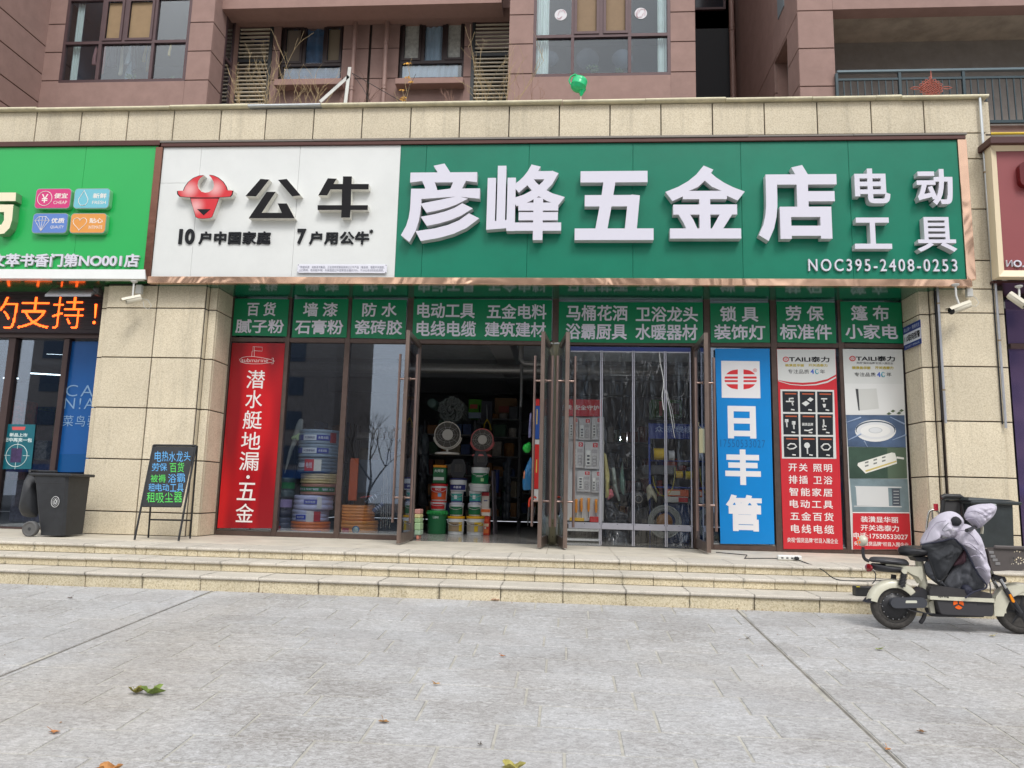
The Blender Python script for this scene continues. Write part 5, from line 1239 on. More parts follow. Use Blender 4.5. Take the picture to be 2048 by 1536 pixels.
for (x0,x1,y0,y1,Y,c) in ((10,45,800,870,1.2,(176,44,40)),(38,80,820,900,2.0,(58,50,60)),(70,95,815,905,2.4,(150,150,50)),(12,50,900,960,1.4,(90,50,56)),(60,98,905,985,1.6,(100,84,84)),(68,92,880,920,1.5,(180,176,170)),(20,90,960,1045,1.5,(84,80,100))):
    q=bx(x0,y0,x1,y1,Y); o=B().box(q[0],q[1],Y,Y+.35,max(q[2],0.002),q[3],.02); t=o.build('shop_shelf_goods',mat('goods_%d_%d'%(c[0],c[1]),S(*c),.7,var=.5,vscale=16),ln)
# posters on the neighbour's glass
def poster2(quad,m,label,Y=-.012,cat='poster'):
    q=pz(quad,Y); b=B(); b.prism(q,Y,Y+.004); return b.build('poster',m,None,None,label,cat)
ps=poster2([(104,944),(178,944),(197,683),(130,683)],PC('poster_royal',(28,86,152),.25,var=.06,vscale=2),'Royal blue poster with thin pale letters, left of the stone pier',-.008)
t=B(); Yb=-.0125
for s,bo in (('CAI',(132,770,198,793)),('N!A',(129,796,190,818)),('菜鸟驿',(126,831,196,853))): t.text(s,bx(*bo,Yb),Yb,-.01 if s!='菜鸟驿' else 0,spacing=1.2)
t.build('lettering',PC('print_pale_blue',(126,160,196),.5),ps)
pq('poster_base',[(104,944),(178,944),(182,908),(109,908)],PC('poster_deep_blue',(0,76,136),.3),-.0125,ps)
ps=poster2([(0,938),(62,938),(71,849),(4,848)],PC('poster_teal',(20,98,112),.3,var=.15,vscale=5),'Teal target poster on the neighbour shop glass above the wheelie bin')
t=B(); t.text('新品上市',bx(19,866,55,873.5,Yb),Yb,.03); t.text('旺中再来一包',bx(8,875.5,64,884,Yb),Yb,.03)
c=PY(33,911,Yb); t.tube([(c.x+.165*math.cos(a*.314),Yb,c.z+.165*math.sin(a*.314)) for a in range(20)],.005,5,closed=True,caps=False); t.tube([(c.x-.2,Yb,c.z),(c.x-.1,Yb,c.z)],.004,4); t.tube([(c.x+.1,Yb,c.z),(c.x+.2,Yb,c.z)],.004,4); t.tube([(c.x,Yb,c.z+.1),(c.x,Yb,c.z+.2)],.004,4); t.tube([(c.x,Yb,c.z-.1),(c.x,Yb,c.z-.2)],.004,4)
t.build('poster_print',PC('print_pale',(206,220,220),.5),ps)
pq('printed_packet',[(20,925),(42,925),(45,896),(23,896)],PC('packet_violet',(60,44,84),.4,var=.3,vscale=20),Yb,ps)
pq('printed_badge',[(25,860),(49,860),(51,853.5),(24,853.5)],PC('print_coral',(206,84,84),.4),Yb,ps)
# slab lamp under the green sign
q=[PY(x,y,-.62) for x,y in ((99,577),(190,579),(196,599),(105,599))]
lt=thing('flood_lamp','Flat silver slab lamp hanging under the green sign, in front of the lit display','lamp',(q[0].x,-.6,q[0].z))
b=B(); d=Vector((0,.06,.02)); b.hexa([q[3]+Vector((0,-.16,-.0)),q[2]+Vector((0,-.16,0)),q[1]+Vector((0,.06,0)),q[0]+Vector((0,.06,0))]+[v+Vector((0,0,.03)) for v in (q[3]+Vector((0,-.16,-.0)),q[2]+Vector((0,-.16,0)),q[1]+Vector((0,.06,0)),q[0]+Vector((0,.06,0)))])
b.build('lamp_body',mat('lamp_silver',S(150,150,154),.35,.5,dirt=.1),lt)
b=B(); b.box(q[1].x-.02,q[1].x+.07,-.66,-.52,q[1].z-.08,q[1].z+.03,.02); b.tube([(q[1].x+.03,-.56,q[1].z),(q[1].x+.03,-.56,SOFZ+.01)],.015,8); b.build('lamp_bracket',mat('lamp_bracket_dark',S(72,70,68),.5),lt)

# ================================================================ right neighbour shopfront
rn=thing('shopfront','Neighbour shopfront at the right edge with dark violet reflecting glass','shopfront')
rx=XS(2020,0)
VG=mat('violet_film',S(140,120,166),.06,.75,spec=.8)
FR2=mat('dark_rosy_frame',S(96,74,72),.4,.3)
B().box(rx,rx+4,-.004,.004,Z_(2035,688,0),Z_(2035,600,0)).build('glass_pane',VG,rn)
B().box(rx,rx+4,-.05,.05,Z_(2035,698.5,0),Z_(2035,688,0),.004).build('transom_rail',FR2,rn)
B().box(rx,rx+4,-.004,.004,.07,Z_(2035,698.5,0)).build('glass_pane',VG,rn)
B().box(rx,rx+4,-.05,.05,0,.07,.004).build('sill_rail',FR2,rn)
B().box(rx,rx+4,-.1,.1,Z_(2035,600,0),SOFZ+.3).build('fascia_board',mat('fascia_dark',S(44,34,38),.6),rn)
B().box(rx,rx+4,.3,.35,0,SOFZ).build('inner_blind',mat('inner_dark',S(40,36,44),.9),rn)

# ================================================================ small fixtures on the building
def camera_cctv(body,base,drop,label,dark=False,Y=-.86):
    (bx0,by0),(bx1,by1)=body; p0,p1=PY(bx0,by0,Y-.08),PY(bx1,by1,Y+.04)
    c=(p0+p1)/2; t=thing('security_camera',label,'security camera',c)
    ax=(p0-p1).normalized(); rot=Vector((0,0,1)).rotation_difference(ax).to_matrix(); L=(p0-p1).length
    r=.046
    b=B(); b.lathe([(r*.9,-L/2),(r,-L/2+.02),(r,L/2),(r*.82,L/2),(r*.8,L/2-.02)],c,n=16,rot=rot); b.build('camera_body',mat('camera_white',S(214,208,190),.4),t)
    b=B(); u=rot@Vector((1,0,0)); up=Vector((0,0,1)); sd=ax.cross(up).normalized(); upn=sd.cross(ax).normalized()
    qs=[]
    for a in (-L/2,L/2+.05):
        for s_,h in ((-1,.02),(-.6,.055),(.6,.055),(1,.02)): qs.append(c+ax*a+sd*(s_*(r+.004))+upn*h)
    b.add(qs,[(0,1,5,4),(1,2,6,5),(2,3,7,6)]); b.build('sun_hood',mat('camera_white'),t)
    b=B(); b.lathe([(.001,L/2-.012),(r*.8,L/2-.012)] if not dark else [(.001,L/2+.01),(r*.97,L/2+.01),(r*.97,L/2-.05)],c,n=16,rot=rot); b.build('lens_plate',mat('lens_black',S(20,20,24),.15),t)
    h=PY(*base,Y); k=c+upn*.04
    b=B(); b.tube([k,(h.x,Y,(h.z+k.z)/2),(h.x,Y,SOFZ+.005)],.013,8); b.lathe([(.045,0),(.045,-.015),(.02,-.03)],(h.x,Y,SOFZ+.012),n=14); b.build('camera_bracket',mat('bracket_white',S(200,200,196),.45),t)
    return t
cl=camera_cctv(((252,603),(282,597)),(268,566),0,'White security camera pointing left, below the green sign corner')
p=PY(278,580,-.70); B().box(p.x-.045,p.x+.045,-.72,-.66,SOFZ-.13,SOFZ-.0,.006).build('junction_box',mat('bracket_white'),None,None,'Small white junction box beside the camera on the left pier','junction box')
b=B(); pts=[PY(x,y,-.68) for x,y in ((283,597),(296,600),(303,612),(296,619),(288,614),(286,602))]; b.tube(pts,.004,5); b.build('cable',mat('bracket_white'),None,None,'Thin white looping wire behind the camera on the left pier','cable')
camera_cctv(((1903,622),(1938,609)),(1911,573),0,'White security camera with a black front, on the right pier','d')
p=PY(1938,577,-.70); B().box(p.x-.035,p.x+.04,-.72,-.66,SOFZ-.11,SOFZ,.006).build('junction_box',mat('bracket_white'),None,None,'Small pale junction box under the corner of the long sign','junction box')
b=B(); pts=[PY(x,y,-.68) for x,y in ((1941,587),(1952,596),(1958,605),(1952,613),(1941,611))]; b.tube(pts,.004,5); b.build('cable',mat('bracket_white'),None,None,'Thin white wire curling down to the black fronted camera','cable')
camera_cctv(((2050,612),(2018,590)),(2037,566),0,'Cream security camera below the maroon sign at the right edge','',-.8)
# vertical conduits on the right pier
def conduit(px,y0,y1,label,rings,r=.016,px2=None):
    Y=PF-.035; xa=X_(px,(y0+y1)/2,Y); z0,z1=Z_(px,y1,Y),Z_(px,y0,Y)
    t=thing('conduit',label,'conduit',(xa,Y,z0)); b=B(); b.tube([(xa,Y,z0),(xa,Y,z1)],r,10); b.build('conduit_tube',mat('grey_conduit',S(176,178,184),.35,.5,var=.1),t)
    b=B(); b.tube([(xa-.028,Y+.02,z0+.05),(xa-.026,Y+.02,z1)],.008,6); b.build('conduit_cable',mat('black_cable',S(30,30,32),.5),t)
    for y in rings:
        z=Z_(px,y,Y); B().lathe([(r*1.3,z-.01),(r*1.3,z+.01)],(xa,Y,0),n=10).build('conduit_clip',mat('brass_clip',S(150,132,104),.4,.5),t)
conduit(1883,570,846,'Grey steel conduit on the pier, left of the black fronted camera',(607,780))
conduit(2001,560,856,'Long conduit on the right pier edge beside the maroon sign',(681,))
Y=PF-.04; xa=X_(1973,380,Y); t=thing('conduit','Silver downpipe running from the parapet corner down beside the long sign','conduit',(xa,Y,1))
b=B(); b.tube([(xa,Y,Z_(1990,565,Y)),(xa,Y,BANDZ[1]+.01)],.018,10); b.build('conduit_tube',mat('silver_pipe',S(206,210,210),.3,.6),t); b=B(); b.tube([(xa+.045,Y+.01,Z_(1990,565,Y)),(xa+.045,Y+.01,Z_(1975,300,Y))],.008,6); b.build('conduit_cable',mat('black_cable'),t)
z=Z_(1972,345,Y); B().lathe([(.024,z-.012),(.024,z+.012)],(xa,Y,0),n=10).build('conduit_clip',mat('brass_clip'),t)
# police notice on the pier's inner side
Xn=t2-.034
def PXn(x,y): return PX(x,y,Xn-.004)
q=[PXn(1808.5,701),PXn(1843,687),PXn(1841,639.5),PXn(1805.5,655)]
def sidequad(name,u0,v0,u1,v1,off,m,par):
    def at(u,v):
        y=q[0].y+(q[1].y-q[0].y)*u; z=(q[0].z+(q[3].z-q[0].z)*v); return (y,z)
    a,b_=at(u0,v0),at(u1,v1); X=Xn-off
    o=B().add([(X,a[0],a[1]),(X,b_[0],a[1]),(X,b_[0],b_[1]),(X,a[0],b_[1])],[(0,1,2,3)]); return o.build(name,m,par)
q[0].z=q[1].z=(q[0].z+q[1].z)/2; q[2].z=q[3].z=(q[2].z+q[3].z)/2
nb=B().box(Xn-.004,Xn,min(q[0].y,q[1].y),max(q[0].y,q[1].y),q[0].z,q[3].z).build('notice_sign',PC('notice_blue',(24,48,120),.35),None,None,'Blue and white police notice plate on the inner side of the right pier','sign')
sidequad('notice_field',.0,.22,1,.68,.005,PC('notice_white',(216,218,226),.35),nb)
def sidetext(s,u0,v0,u1,v1,off,m,par,bold=.02):
    vs,fs,rim=text_poly(s,bold); mn=vs.min(0);mx=vs.max(0); X=Xn-off
    ya=q[0].y+(q[1].y-q[0].y)*u0; yb_=q[0].y+(q[1].y-q[0].y)*u1; za=q[0].z+(q[3].z-q[0].z)*v0; zb_=q[0].z+(q[3].z-q[0].z)*v1
    V=[(X,ya+(yb_-ya)*(v[0]-mn[0])/(mx[0]-mn[0]),za+(zb_-za)*(v[1]-mn[1])/(mx[1]-mn[1])) for v in vs]
    B().add(V,fs).build('lettering',m,par)
sidetext('110联网报警',.06,.3,.96,.6,.0065,INKF,nb,.025); sidetext('黄山第一  警察先生',.05,.76,.95,.92,.0055,PC('notice_pale',(190,196,214),.4),nb,0); sidetext('请勿破坏 违者必究',.08,.06,.9,.15,.0055,_m['notice_pale'],nb,0)
# ================================================================ things on the parapet
zt3=BANDZ[1]+.03
# watering can upside down on a stick
CW=mat('green_plastic_can',S(24,190,120),.3,var=.12,vscale=8,spec=.6)
p=PY(1160,168,PF+.1); k=(PF+.1-CAM.y)/F
t=thing('watering_can','Bright green plastic watering can upside down on a stick on the parapet','watering can',(p.x,PF+.1,zt3))
W=lambda x,y,dy=0: PY(x,y,PF+.1+dy)
c=W(1158,168); ax=Vector((.28,-.05,.96)).normalized(); rot=Vector((0,0,1)).rotation_difference(ax).to_matrix()
b=B(); b.lathe([(.03,-.105),(.075,-.1),(.105,-.07),(.108,-.03),(.112,-.027),(.112,-.02),(.108,-.017),(.112,.04),(.105,.07),(.085,.09),(.03,.1),(.001,.1)],c,n=22,rot=rot); b.build('can_body',CW,t)
b=B(); b.tube([W(1165,178),W(1163,184),W(1162,192)],[.055,.04,.016],12); b.build('can_spout',CW,t)
b=B(); b.tube([W(1156,152),W(1150,149),W(1142,153),W(1138,161),W(1141,168),W(1146,171)],[.014,.014,.013,.012,.012,.013],8); b.build('can_handle',CW,t)
b=B(); b.tube([W(1162,188),W(1161.5,201)],.009,8); b.build('stick',mat('pale_stick',S(206,198,176),.6),t)
# woven knot ornament
t=thing('knot_ornament','Faded red woven knot ornament leaning at the right end of the parapet','ornament',PY(1862,184,PF+.05))
KM=mat('faded_red_cord',S(168,96,82),.8,var=.1); W=lambda x,y,dy=0: PY(x,y,PF+.02+dy)
c=W(1862,176)
b=B(); N=9
for i in range(N):
    u=-1+2*i/(N-1)
    for sg in (0,1):
        pts=[]
        for j in range(13):
            v=-1+2*j/12; a,b_=(u,v) if sg else (v,u)
            pts.append((c.x+(a+b_)*.5*.155,PF+.02+.008*(1 if (i+j+sg)%2 else -1),c.z+(b_-a)*.5*.13))
        b.tube(pts,.0085,5)
b.build('knot_weave',KM,t)
b=B()
for i in range(16):
    a=2*math.pi*i/16; sx,sz=math.cos(a),math.sin(a); s_=abs(sx)+abs(sz); r0=1/s_
    e=Vector((c.x+sx*r0*.16,PF+.02,c.z+sz*r0*.135)); dd=Vector((sx,0,sz*.9)); nn=Vector((-sz,0,sx)); L=.04+(.075 if abs(sx)>.95 else 0)
    b.tube([e-nn*.014,e-nn*.018+dd*L*.6,e+dd*L,e+nn*.018+dd*L*.6,e+nn*.014],.0065,5)
b.tube([W(1862,158),W(1862,150),W(1861.5,141)],[.012,.008,.003],6)
b.build('knot_loops',KM,t)
# white angle iron bracket
t=thing('metal_bracket','White painted angle iron bracket standing on the parapet by dry twigs','bracket',PY(690,205,PF+.1))
AM=mat('chipped_white_steel',S(206,206,200),.5,.1,var=.1,dirt=.3)
W=lambda x,y,dy=0: PY(x,y,PF+.12+dy)
def angle_bar(a,c,w):
    d=(c-a).normalized(); n1=d.cross(Vector((0,1,0))).normalized(); n2=Vector((0,1,0)); b=B(); t_=.006
    for (u,v) in ((w,t_),(t_,w)):
        ps=[]
        for e in (a,c): ps+=[e-n1*w/2,e-n1*w/2+n1*u,e-n1*w/2+n1*u+n2*v,e-n1*w/2+n2*v]
        b.hexa(ps)
    return b
angle_bar(W(699,134),W(690,207),.055).build('upright_bar',AM,t); angle_bar(W(697,152),W(640,203),.055).build('brace_bar',AM,t)
# dry shrubs, twigs and the yellow leaved plants
def shrub(px,pyb,spread,h,n,label,m,seed,Y=PF+.45,leaves=None,lm=None,lean=0):
    r=random.Random(seed); base=PY(px,pyb,Y); root=thing('dry_shrub' if not leaves else 'potted_plant',label,'plant',(base.x,Y,zt3-.1)); b=B(); tips=[]
    z0=zt3-.12
    def grow_(p,d,L,rad,depth):
        k=5; pts=[p]
        for i in range(k):
            d=(d+Vector((r.uniform(-.2,.2),r.uniform(-.2,.2),r.uniform(-.05,.16)))).normalized(); pts.append(pts[-1]+d*(L/k))
            if depth>0 and r.random()<.62: grow_(pts[-1],(d+Vector((r.uniform(-.9,.9),r.uniform(-.5,.5),r.uniform(-.1,.5)))).normalized(),L*r.uniform(.3,.6),rad*.6,depth-1)
        b.tube(pts,[max(.0018,rad*(1-.75*i/k)) for i in range(k+1)],4,caps=False); tips.append(pts[-1])
    for i in range(n):
        x=base.x+r.uniform(-1,1)*spread; grow_(Vector((x,Y+r.uniform(-.15,.15),z0)),Vector((r.uniform(-.35,.35)+lean,r.uniform(-.2,.2),1)).normalized(),h*r.uniform(.6,1.05),.0065,2)
    b.build('twigs',m,root,kind='stuff')
    if leaves:
        q=B()
        for c_ in r.sample(tips,min(len(tips),leaves)):
            for k in range(7):
                a=r.uniform(0,6.28); u=Vector((math.cos(a)*.05,r.uniform(-.02,.02),-.015+math.sin(a)*.02)); v=Vector((-math.sin(a)*.014,.004,.012)); q.add([c_,c_+u*.5+v,c_+u,c_+u*.5-v],[(0,1,2,3)])
        q.build('leaves',lm,root,kind='stuff')
    return root
TW=mat('dry_twig',S(178,156,118),.85,var=.2); TW2=mat('pink_twig',S(160,126,112),.85,var=.2); TW3=mat('dark_twig',S(96,70,58),.85)
shrub(520,205,.28,1.0,9,'Tangle of pale bare twigs in front of the left louvre',TW,11,lean=-.15)
shrub(590,205,.35,.95,9,'Pale bare twigs standing before the window with brown screens',TW,12)
shrub(660,206,.2,.4,5,'Low pinkish dry twigs just left of the white bracket',TW2,13)
shrub(712,205,.1,.75,4,'Thin dark twigs behind the top of the white bracket',TW3,14,lean=.35)
shrub(800,204,.12,.62,3,'Spindly plant with orange yellow leaves by the drain pipe',TW,15,leaves=7,lm=mat('orange_leaf',S(206,150,50),.7,var=.3))
shrub(830,204,.06,.36,2,'Short stem with orange yellow leaves under the sill',TW,16,leaves=3,lm=mat('orange_leaf'))
shrub(880,204,.3,.45,4,'Sparse thin stalks below the pale blue curtained window',TW2,17)
shrub(930,203,.2,.35,9,'Low pinkish brush at the foot of the right louvre',TW2,18)
shrub(980,203,.28,1.15,9,'Tall dry climbing twigs covering the right louvre',TW,19)
shrub(1045,202,.22,.7,5,'Faint pinkish twigs leaning right beside the middle bay',TW2,20,lean=.35)
b=B(); W=lambda x,y: PY(x,y,PF+.2)
b.tube([W(704,146),W(740,167),W(806,205)],.005,5); b.tube([W(704,146),W(725,175),W(742,207)],.004,5); b.tube([W(806,205),W(815,180),W(832,148)],.0035,5)
b.build('wire',mat('black_cable'),None,None,'Black sagging wires tied from the white bracket to the parapet','wire')
# ================================================================ wheelie bin on the left
BY=-1.2
t=thing('wheelie_bin','Black wheelie bin with its lid hanging open, by the left pier','bin',(X_(130,1000,BY),BY,0))
Wb=lambda x,y,dy=0: PY(x,y,BY-.22+dy)
BM=mat('bin_black',S(40,42,46),.5,var=.18,vscale=7,bump=.12,bscale=30,dirt=-.5)
zt_b=Wb(130,951).z
x0b,x1b=Wb(77,1070).x,Wb(124,1070).x; x0t,x1t=Wb(69.5,952).x,Wb(136,952).x
b=B(); n=5
def ringb(z,u): 
    a=x0b+(x0t-x0b)*u; c=x1b+(x1t-x1b)*u; d=.18+.04*u; return [(a,BY-d,z),(a+.02,BY-d-.015,z),(c-.03,BY-d-.015,z),(c,BY-d+.02,z),(c,BY+d,z),(a,BY+d,z)]
vs=[];zs_=[0.02,.06,zt_b*.5,zt_b*.86,zt_b*.87,zt_b]
us=[.02,.03,.5,.84,.9,1.0]
for z,u in zip(zs_,us): vs+=ringb(z,u)
b.add(vs,[(i*6+j,i*6+(j+1)%6,(i+1)*6+(j+1)%6,(i+1)*6+j) for i in range(5) for j in range(6)]+[tuple(range(6))[::-1]])
b.build('bin_body',BM,t)
x0l,x1l=Wb(60,948).x,Wb(145,948).x
b=B().box(x0l,x1l,BY-.26,BY+.25,zt_b-.012,zt_b+.026,.012); b.build('bin_rim',BM,t)
b=B(); b.tube([(x0l,BY-.22,zt_b+.03),(x0l-.01,BY-.22,zt_b+.05),(x0l-.01,BY+.22,zt_b+.05),(x0l,BY+.22,zt_b+.03)],.016,8); b.tube([(x0l+.02,BY-.1,zt_b+.045),(x0l+.27,BY-.1,zt_b+.05)],.014,6); b.build('bin_handle',BM,t)
from mathutils import noise as mnoise
# hanging lid (domed plate)
ol=[(246,775),(262,790),(325,835),(330,1000),(325,1180),(265,1190),(185,1175),(160,1140),(175,1040),(205,900),(228,790)]
def pillow(outline,Yc,th,m,name,par,rings=6,seed=0,wr=0.0,flat=False,back=True,cen=None,tilt=0.0):
    """soft closed shape from an outline in the plane, swelling to both sides"""
    P=[Vector(p) for p in outline]; 
    # densify
    Q=[]
    for i in range(len(P)):
        a,c=P[i],P[(i+1)%len(P)]; k=max(1,int((c-a).length/.022))
        for j in range(k): Q.append(a.lerp(c,j/k))
    # smooth corners a little
    Q=[(Q[i-1]+Q[i]*2+Q[(i+1)%len(Q)])/4 for i in range(len(Q))]
    ce=Vector(cen) if cen else sum(Q,Vector((0,0)))/len(Q); N=len(Q); r=random.Random(seed); ph=[r.uniform(0,6.28) for _ in range(6)]
    b=B()
    for side in ((-1,1) if back else (-1,)):
        vs=[]
        for i in range(rings+1):
            s_=1-i/rings; h=th*(max(0,1-s_**2.2))**.62
            for j,p in enumerate(Q):
                v=ce+(p-ce)*s_ if i<rings else ce+(p-ce)*.02
                a=2*math.pi*j/N
                q_=Vector((v.x*7+ph[0],v.y*7+ph[1],ph[2])); w_=mnoise.noise_vector(q_*.6)*.8
                e=wr*4.2*((abs(mnoise.noise(q_+w_))-.25)*1.3+(abs(mnoise.noise(q_*2.3+w_*2))-.22)*.7+mnoise.noise(q_*6)*.15)*min(1,(1-s_)*3) if wr else 0
                vs.append((v.x,Yc+side*(h+e)+tilt*(v.y-ce.y),v.y))
        fs=[(i*N+j,i*N+(j+1)%N,(i+1)*N+(j+1)%N,(i+1)*N+j) for i in range(rings) for j in range(N)]+[tuple(range(rings*N,(rings+1)*N))]
        b.add(vs,fs,0,True)
    return b.build(name,m,par)
oc=[(PY(x/4.6545,780+y/4.6545,BY-.1).x,PY(x/4.6545,780+y/4.6545,BY-.1).z) for x,y in ol]
pillow(oc,BY-.05,.12,BM,'bin_lid',t,rings=4)
p=Wb(63.5,1060); b=B()
R_=.097
for yy in (BY-.24,BY+.2):
    b=B(); b.lathe([(R_*.72,-.025),(R_*.8,-.032),(R_*.97,-.03),(R_,-.012),(R_,.012),(R_*.97,.03),(R_*.72,.025)],(p.x,yy,R_),'y',24); w_=b.build('bin_wheel',mat('bin_tyre_grey',S(92,92,92),.7),t)
    b=B(); b.lathe([(.02,-.028),(.02,.02)],(p.x,yy,R_),'y',12)
    for k in range(6):
        a=k*math.pi/3+.3; b.tube([(p.x,yy-.01,R_),(p.x+R_*.75*math.cos(a),yy-.01,R_+R_*.75*math.sin(a))],.006,5)
    b.lathe([(R_*.72,.0),(.001,.002)],(p.x,yy,R_),'y',20); b.build('wheel_hub',mat('bin_hub',S(52,53,56),.6),w_)
p=Wb(112,1003.5,0); b=B(); ye=BY-.235
b.tube([(p.x+.052*math.cos(a*.314),ye,p.z+.066*math.sin(a*.314)) for a in range(20)],.0035,5,closed=True,caps=False); b.tube([(p.x+.034*math.cos(a*.314),ye,p.z+.045*math.sin(a*.314)) for a in range(20)],.002,5,closed=True,caps=False)
b.tube([(p.x-.01,ye,p.z-.03),(p.x-.015,ye,p.z+.005),(p.x+.0,ye,p.z+.028),(p.x+.018,ye,p.z+.012),(p.x+.008,ye,p.z-.03)],.006,5); b.build('printed_badge',mat('badge_white',S(206,208,208),.5),t)
# ================================================================ chalk board
t=thing('sandwich_board','Black sandwich board with blue and green handwriting, leaning before the left pier','sign board',(X_(310,1080,-1.55),-1.5,0))
FT,FBt=-1.38,-1.62
def AB(px,py):
    """point on the leaning board plane"""
    n_=Vector((0,-(1.17),FT-FBt)).normalized(); d=ray(px,py); p0=Vector((0,FBt,0)); k=(p0-CAM).dot(n_)/d.dot(n_); return CAM+d*k
BKM=mat('board_black_paint',S(36,38,42),.5,var=.2,vscale=14,bump=.06,bscale=60)
tl_,tr_,bl_,br_=AB(307,890.5),AB(392,891.5),AB(269,1079.7),AB(357,1081.9)
ft=Vector((0,.02,0))
b=B()
for (a,c) in ((tl_,bl_),(tr_,br_)): b.tube([a,c],.014,4)
b.tube([tl_,tr_],.014,4); mb=AB(285,1012),AB(362,1013); b.tube([mb[0],mb[1]],.013,4); b.build('front_frame',BKM,t)
q=[AB(284,1012),AB(363,1013),AB(390,894),AB(307,893)]; nn=(q[1]-q[0]).cross(q[3]-q[0]).normalized()
b=B(); b.hexa([q[0]-nn*.004,q[1]-nn*.004,q[1]+nn*.004,q[0]+nn*.004,q[3]-nn*.004,q[2]-nn*.004,q[2]+nn*.004,q[3]+nn*.004]); b.build('board_panel',BKM,t)
b=B()
for (a,pxb,pyb) in ((tl_,296.5,1075.4),(tr_,380,1077)):
    e=PZ(pxb,pyb,0); b.tube([a+Vector((0,.03,0)),e],.013,4)
e1,e2=PZ(296.5,1075.4,0),PZ(380,1077,0); f_=.2; b.tube([e1.lerp(tl_,f_),e2.lerp(tr_,f_)],.011,4); b.build('rear_frame',BKM,t)
def abtext(items,m,seed):
    r=random.Random(seed)
    for s,bo in items:
        b=B()
        n=len(s); w=(bo[2]-bo[0])/n
        for i,ch in enumerate(s):
            vs,fs,rim=text_poly(ch,.0); mn=vs.min(0);mx=vs.max(0); xx0=bo[0]+w*i+w*.04; xx1=xx0+w*.9; yy0=bo[1]+r.uniform(-1,1); yy1=bo[3]+r.uniform(-1,1); sh=r.uniform(-.06,.1)
            V=[]
            for v in vs:
                u=(v[0]-mn[0])/(mx[0]-mn[0]); k=(v[1]-mn[1])/(mx[1]-mn[1]); V.append(AB(xx0+(xx1-xx0)*(u+sh*k),yy1+(yy0-yy1)*k)-nn*(.0065 if nn.y>0 else -.0065))
            b.add(V,fs)
        b.build('handwriting',m,t)
abtext([('电热水龙头',(309,903,382,923)),('劳保',(303,926,336,943)),('浴霸',(336,948,372,965)),('租电动工具',(297,968,368,983))],mat('blue_marker',S(96,170,226),.7),1)
abtext([('百货',(340,926,369,944)),('被褥',(301,949,333,965)),('租吸尘器',(293,985,366,1005))],mat('green_marker',S(86,206,90),.7),2)
# ================================================================ power strip, charger and cables
p=PZ(1579,1121,0); sw_=.155
t=thing('power_strip','White power strip lying on the top step, with a black plug in it','power strip',(p.x,p.y,0))
b=B().box(p.x-.135,p.x+.135,p.y-.03,p.y+.04,.002,.06,.012); b.build('strip_body',mat('strip_white',S(222,222,218),.4),t)
b=B(); 
for k in range(4): b.box(p.x-.1+.055*k,p.x-.075+.055*k,p.y-.0315,p.y-.029,.022,.036)
b.build('socket_holes',INKF,t); b=B().box(p.x+.04,p.x+.09,p.y-.075,p.y-.029,.01,.05,.012); b.build('plug',DARKP,t)
CB=mat('black_cable')
b=B(); w1=PZ(1432,1108,0); b.tube([(w1.x,w1.y,.02),(w1.x+.35,w1.y-.12,.008),(p.x-.5,p.y+.02,.007),(p.x-.135,p.y+.0,.02)],.006,6); b.build('cable',CB,None,None,'Black cable along the top step into the white power strip','cable')
cp_=PZ(1727,1193,ZN[2]); 
t=thing('charger','Black battery charger box lying on the lowest tread behind the scooter','charger',(cp_.x,cp_.y,ZN[2]))
B().box(cp_.x-.07,cp_.x+.1,cp_.y-.0,cp_.y+.09,ZN[2]+.001,ZN[2]+.09,.006).build('charger_body',DARKP,t); b=B(); b.box(cp_.x-.06,cp_.x-.03,cp_.y-.002,cp_.y+.01,ZN[2]+.085,ZN[2]+.0915); b.box(cp_.x+.05,cp_.x+.09,cp_.y-.002,cp_.y+.01,ZN[2]+.05,ZN[2]+.058); b.build('warning_label',mat('label_yellow',S(206,190,40),.5),t)
b=B(); s0=Vector((p.x+.06,p.y-.07,.02))
pts=[s0,Vector((p.x+.1,YN[0]-.04,-.02)),Vector((p.x+.16,YN[1]+.1,ZN[1]+.008)),Vector((p.x+.4,YN[1]+.05,ZN[1]+.006)),Vector((p.x+.72,YN[1]-.02,ZN[1]+.02)),Vector((p.x+.8,YN[1]-.06,ZN[1]-.08)),Vector((p.x+.74,YN[1]-.1,ZN[2]+.05)),Vector((p.x+.72,YN[1]-.12,ZN[2]+.01)),Vector((p.x+.82,YN[1]-.12,ZN[2]+.03)),Vector((cp_.x-.07,cp_.y+.04,ZN[2]+.03))]
def spline(pts,k=5):
    out=[]
    for i in range(len(pts)-1):
        p0=pts[max(i-1,0)];p1=pts[i];p2=pts[i+1];p3=pts[min(i+2,len(pts)-1)]
        for j in range(k):
            t_=j/k; out.append(.5*((2*p1)+(p2-p0)*t_+(2*p0-5*p1+4*p2-p3)*t_*t_+(3*p1-p0-3*p2+p3)*t_**3))
    return out+[pts[-1]]
b.tube(spline(pts),.0055,6); b.build('cable',CB,None,None,'Thin black charger cable looping down the steps to the charger','cable')
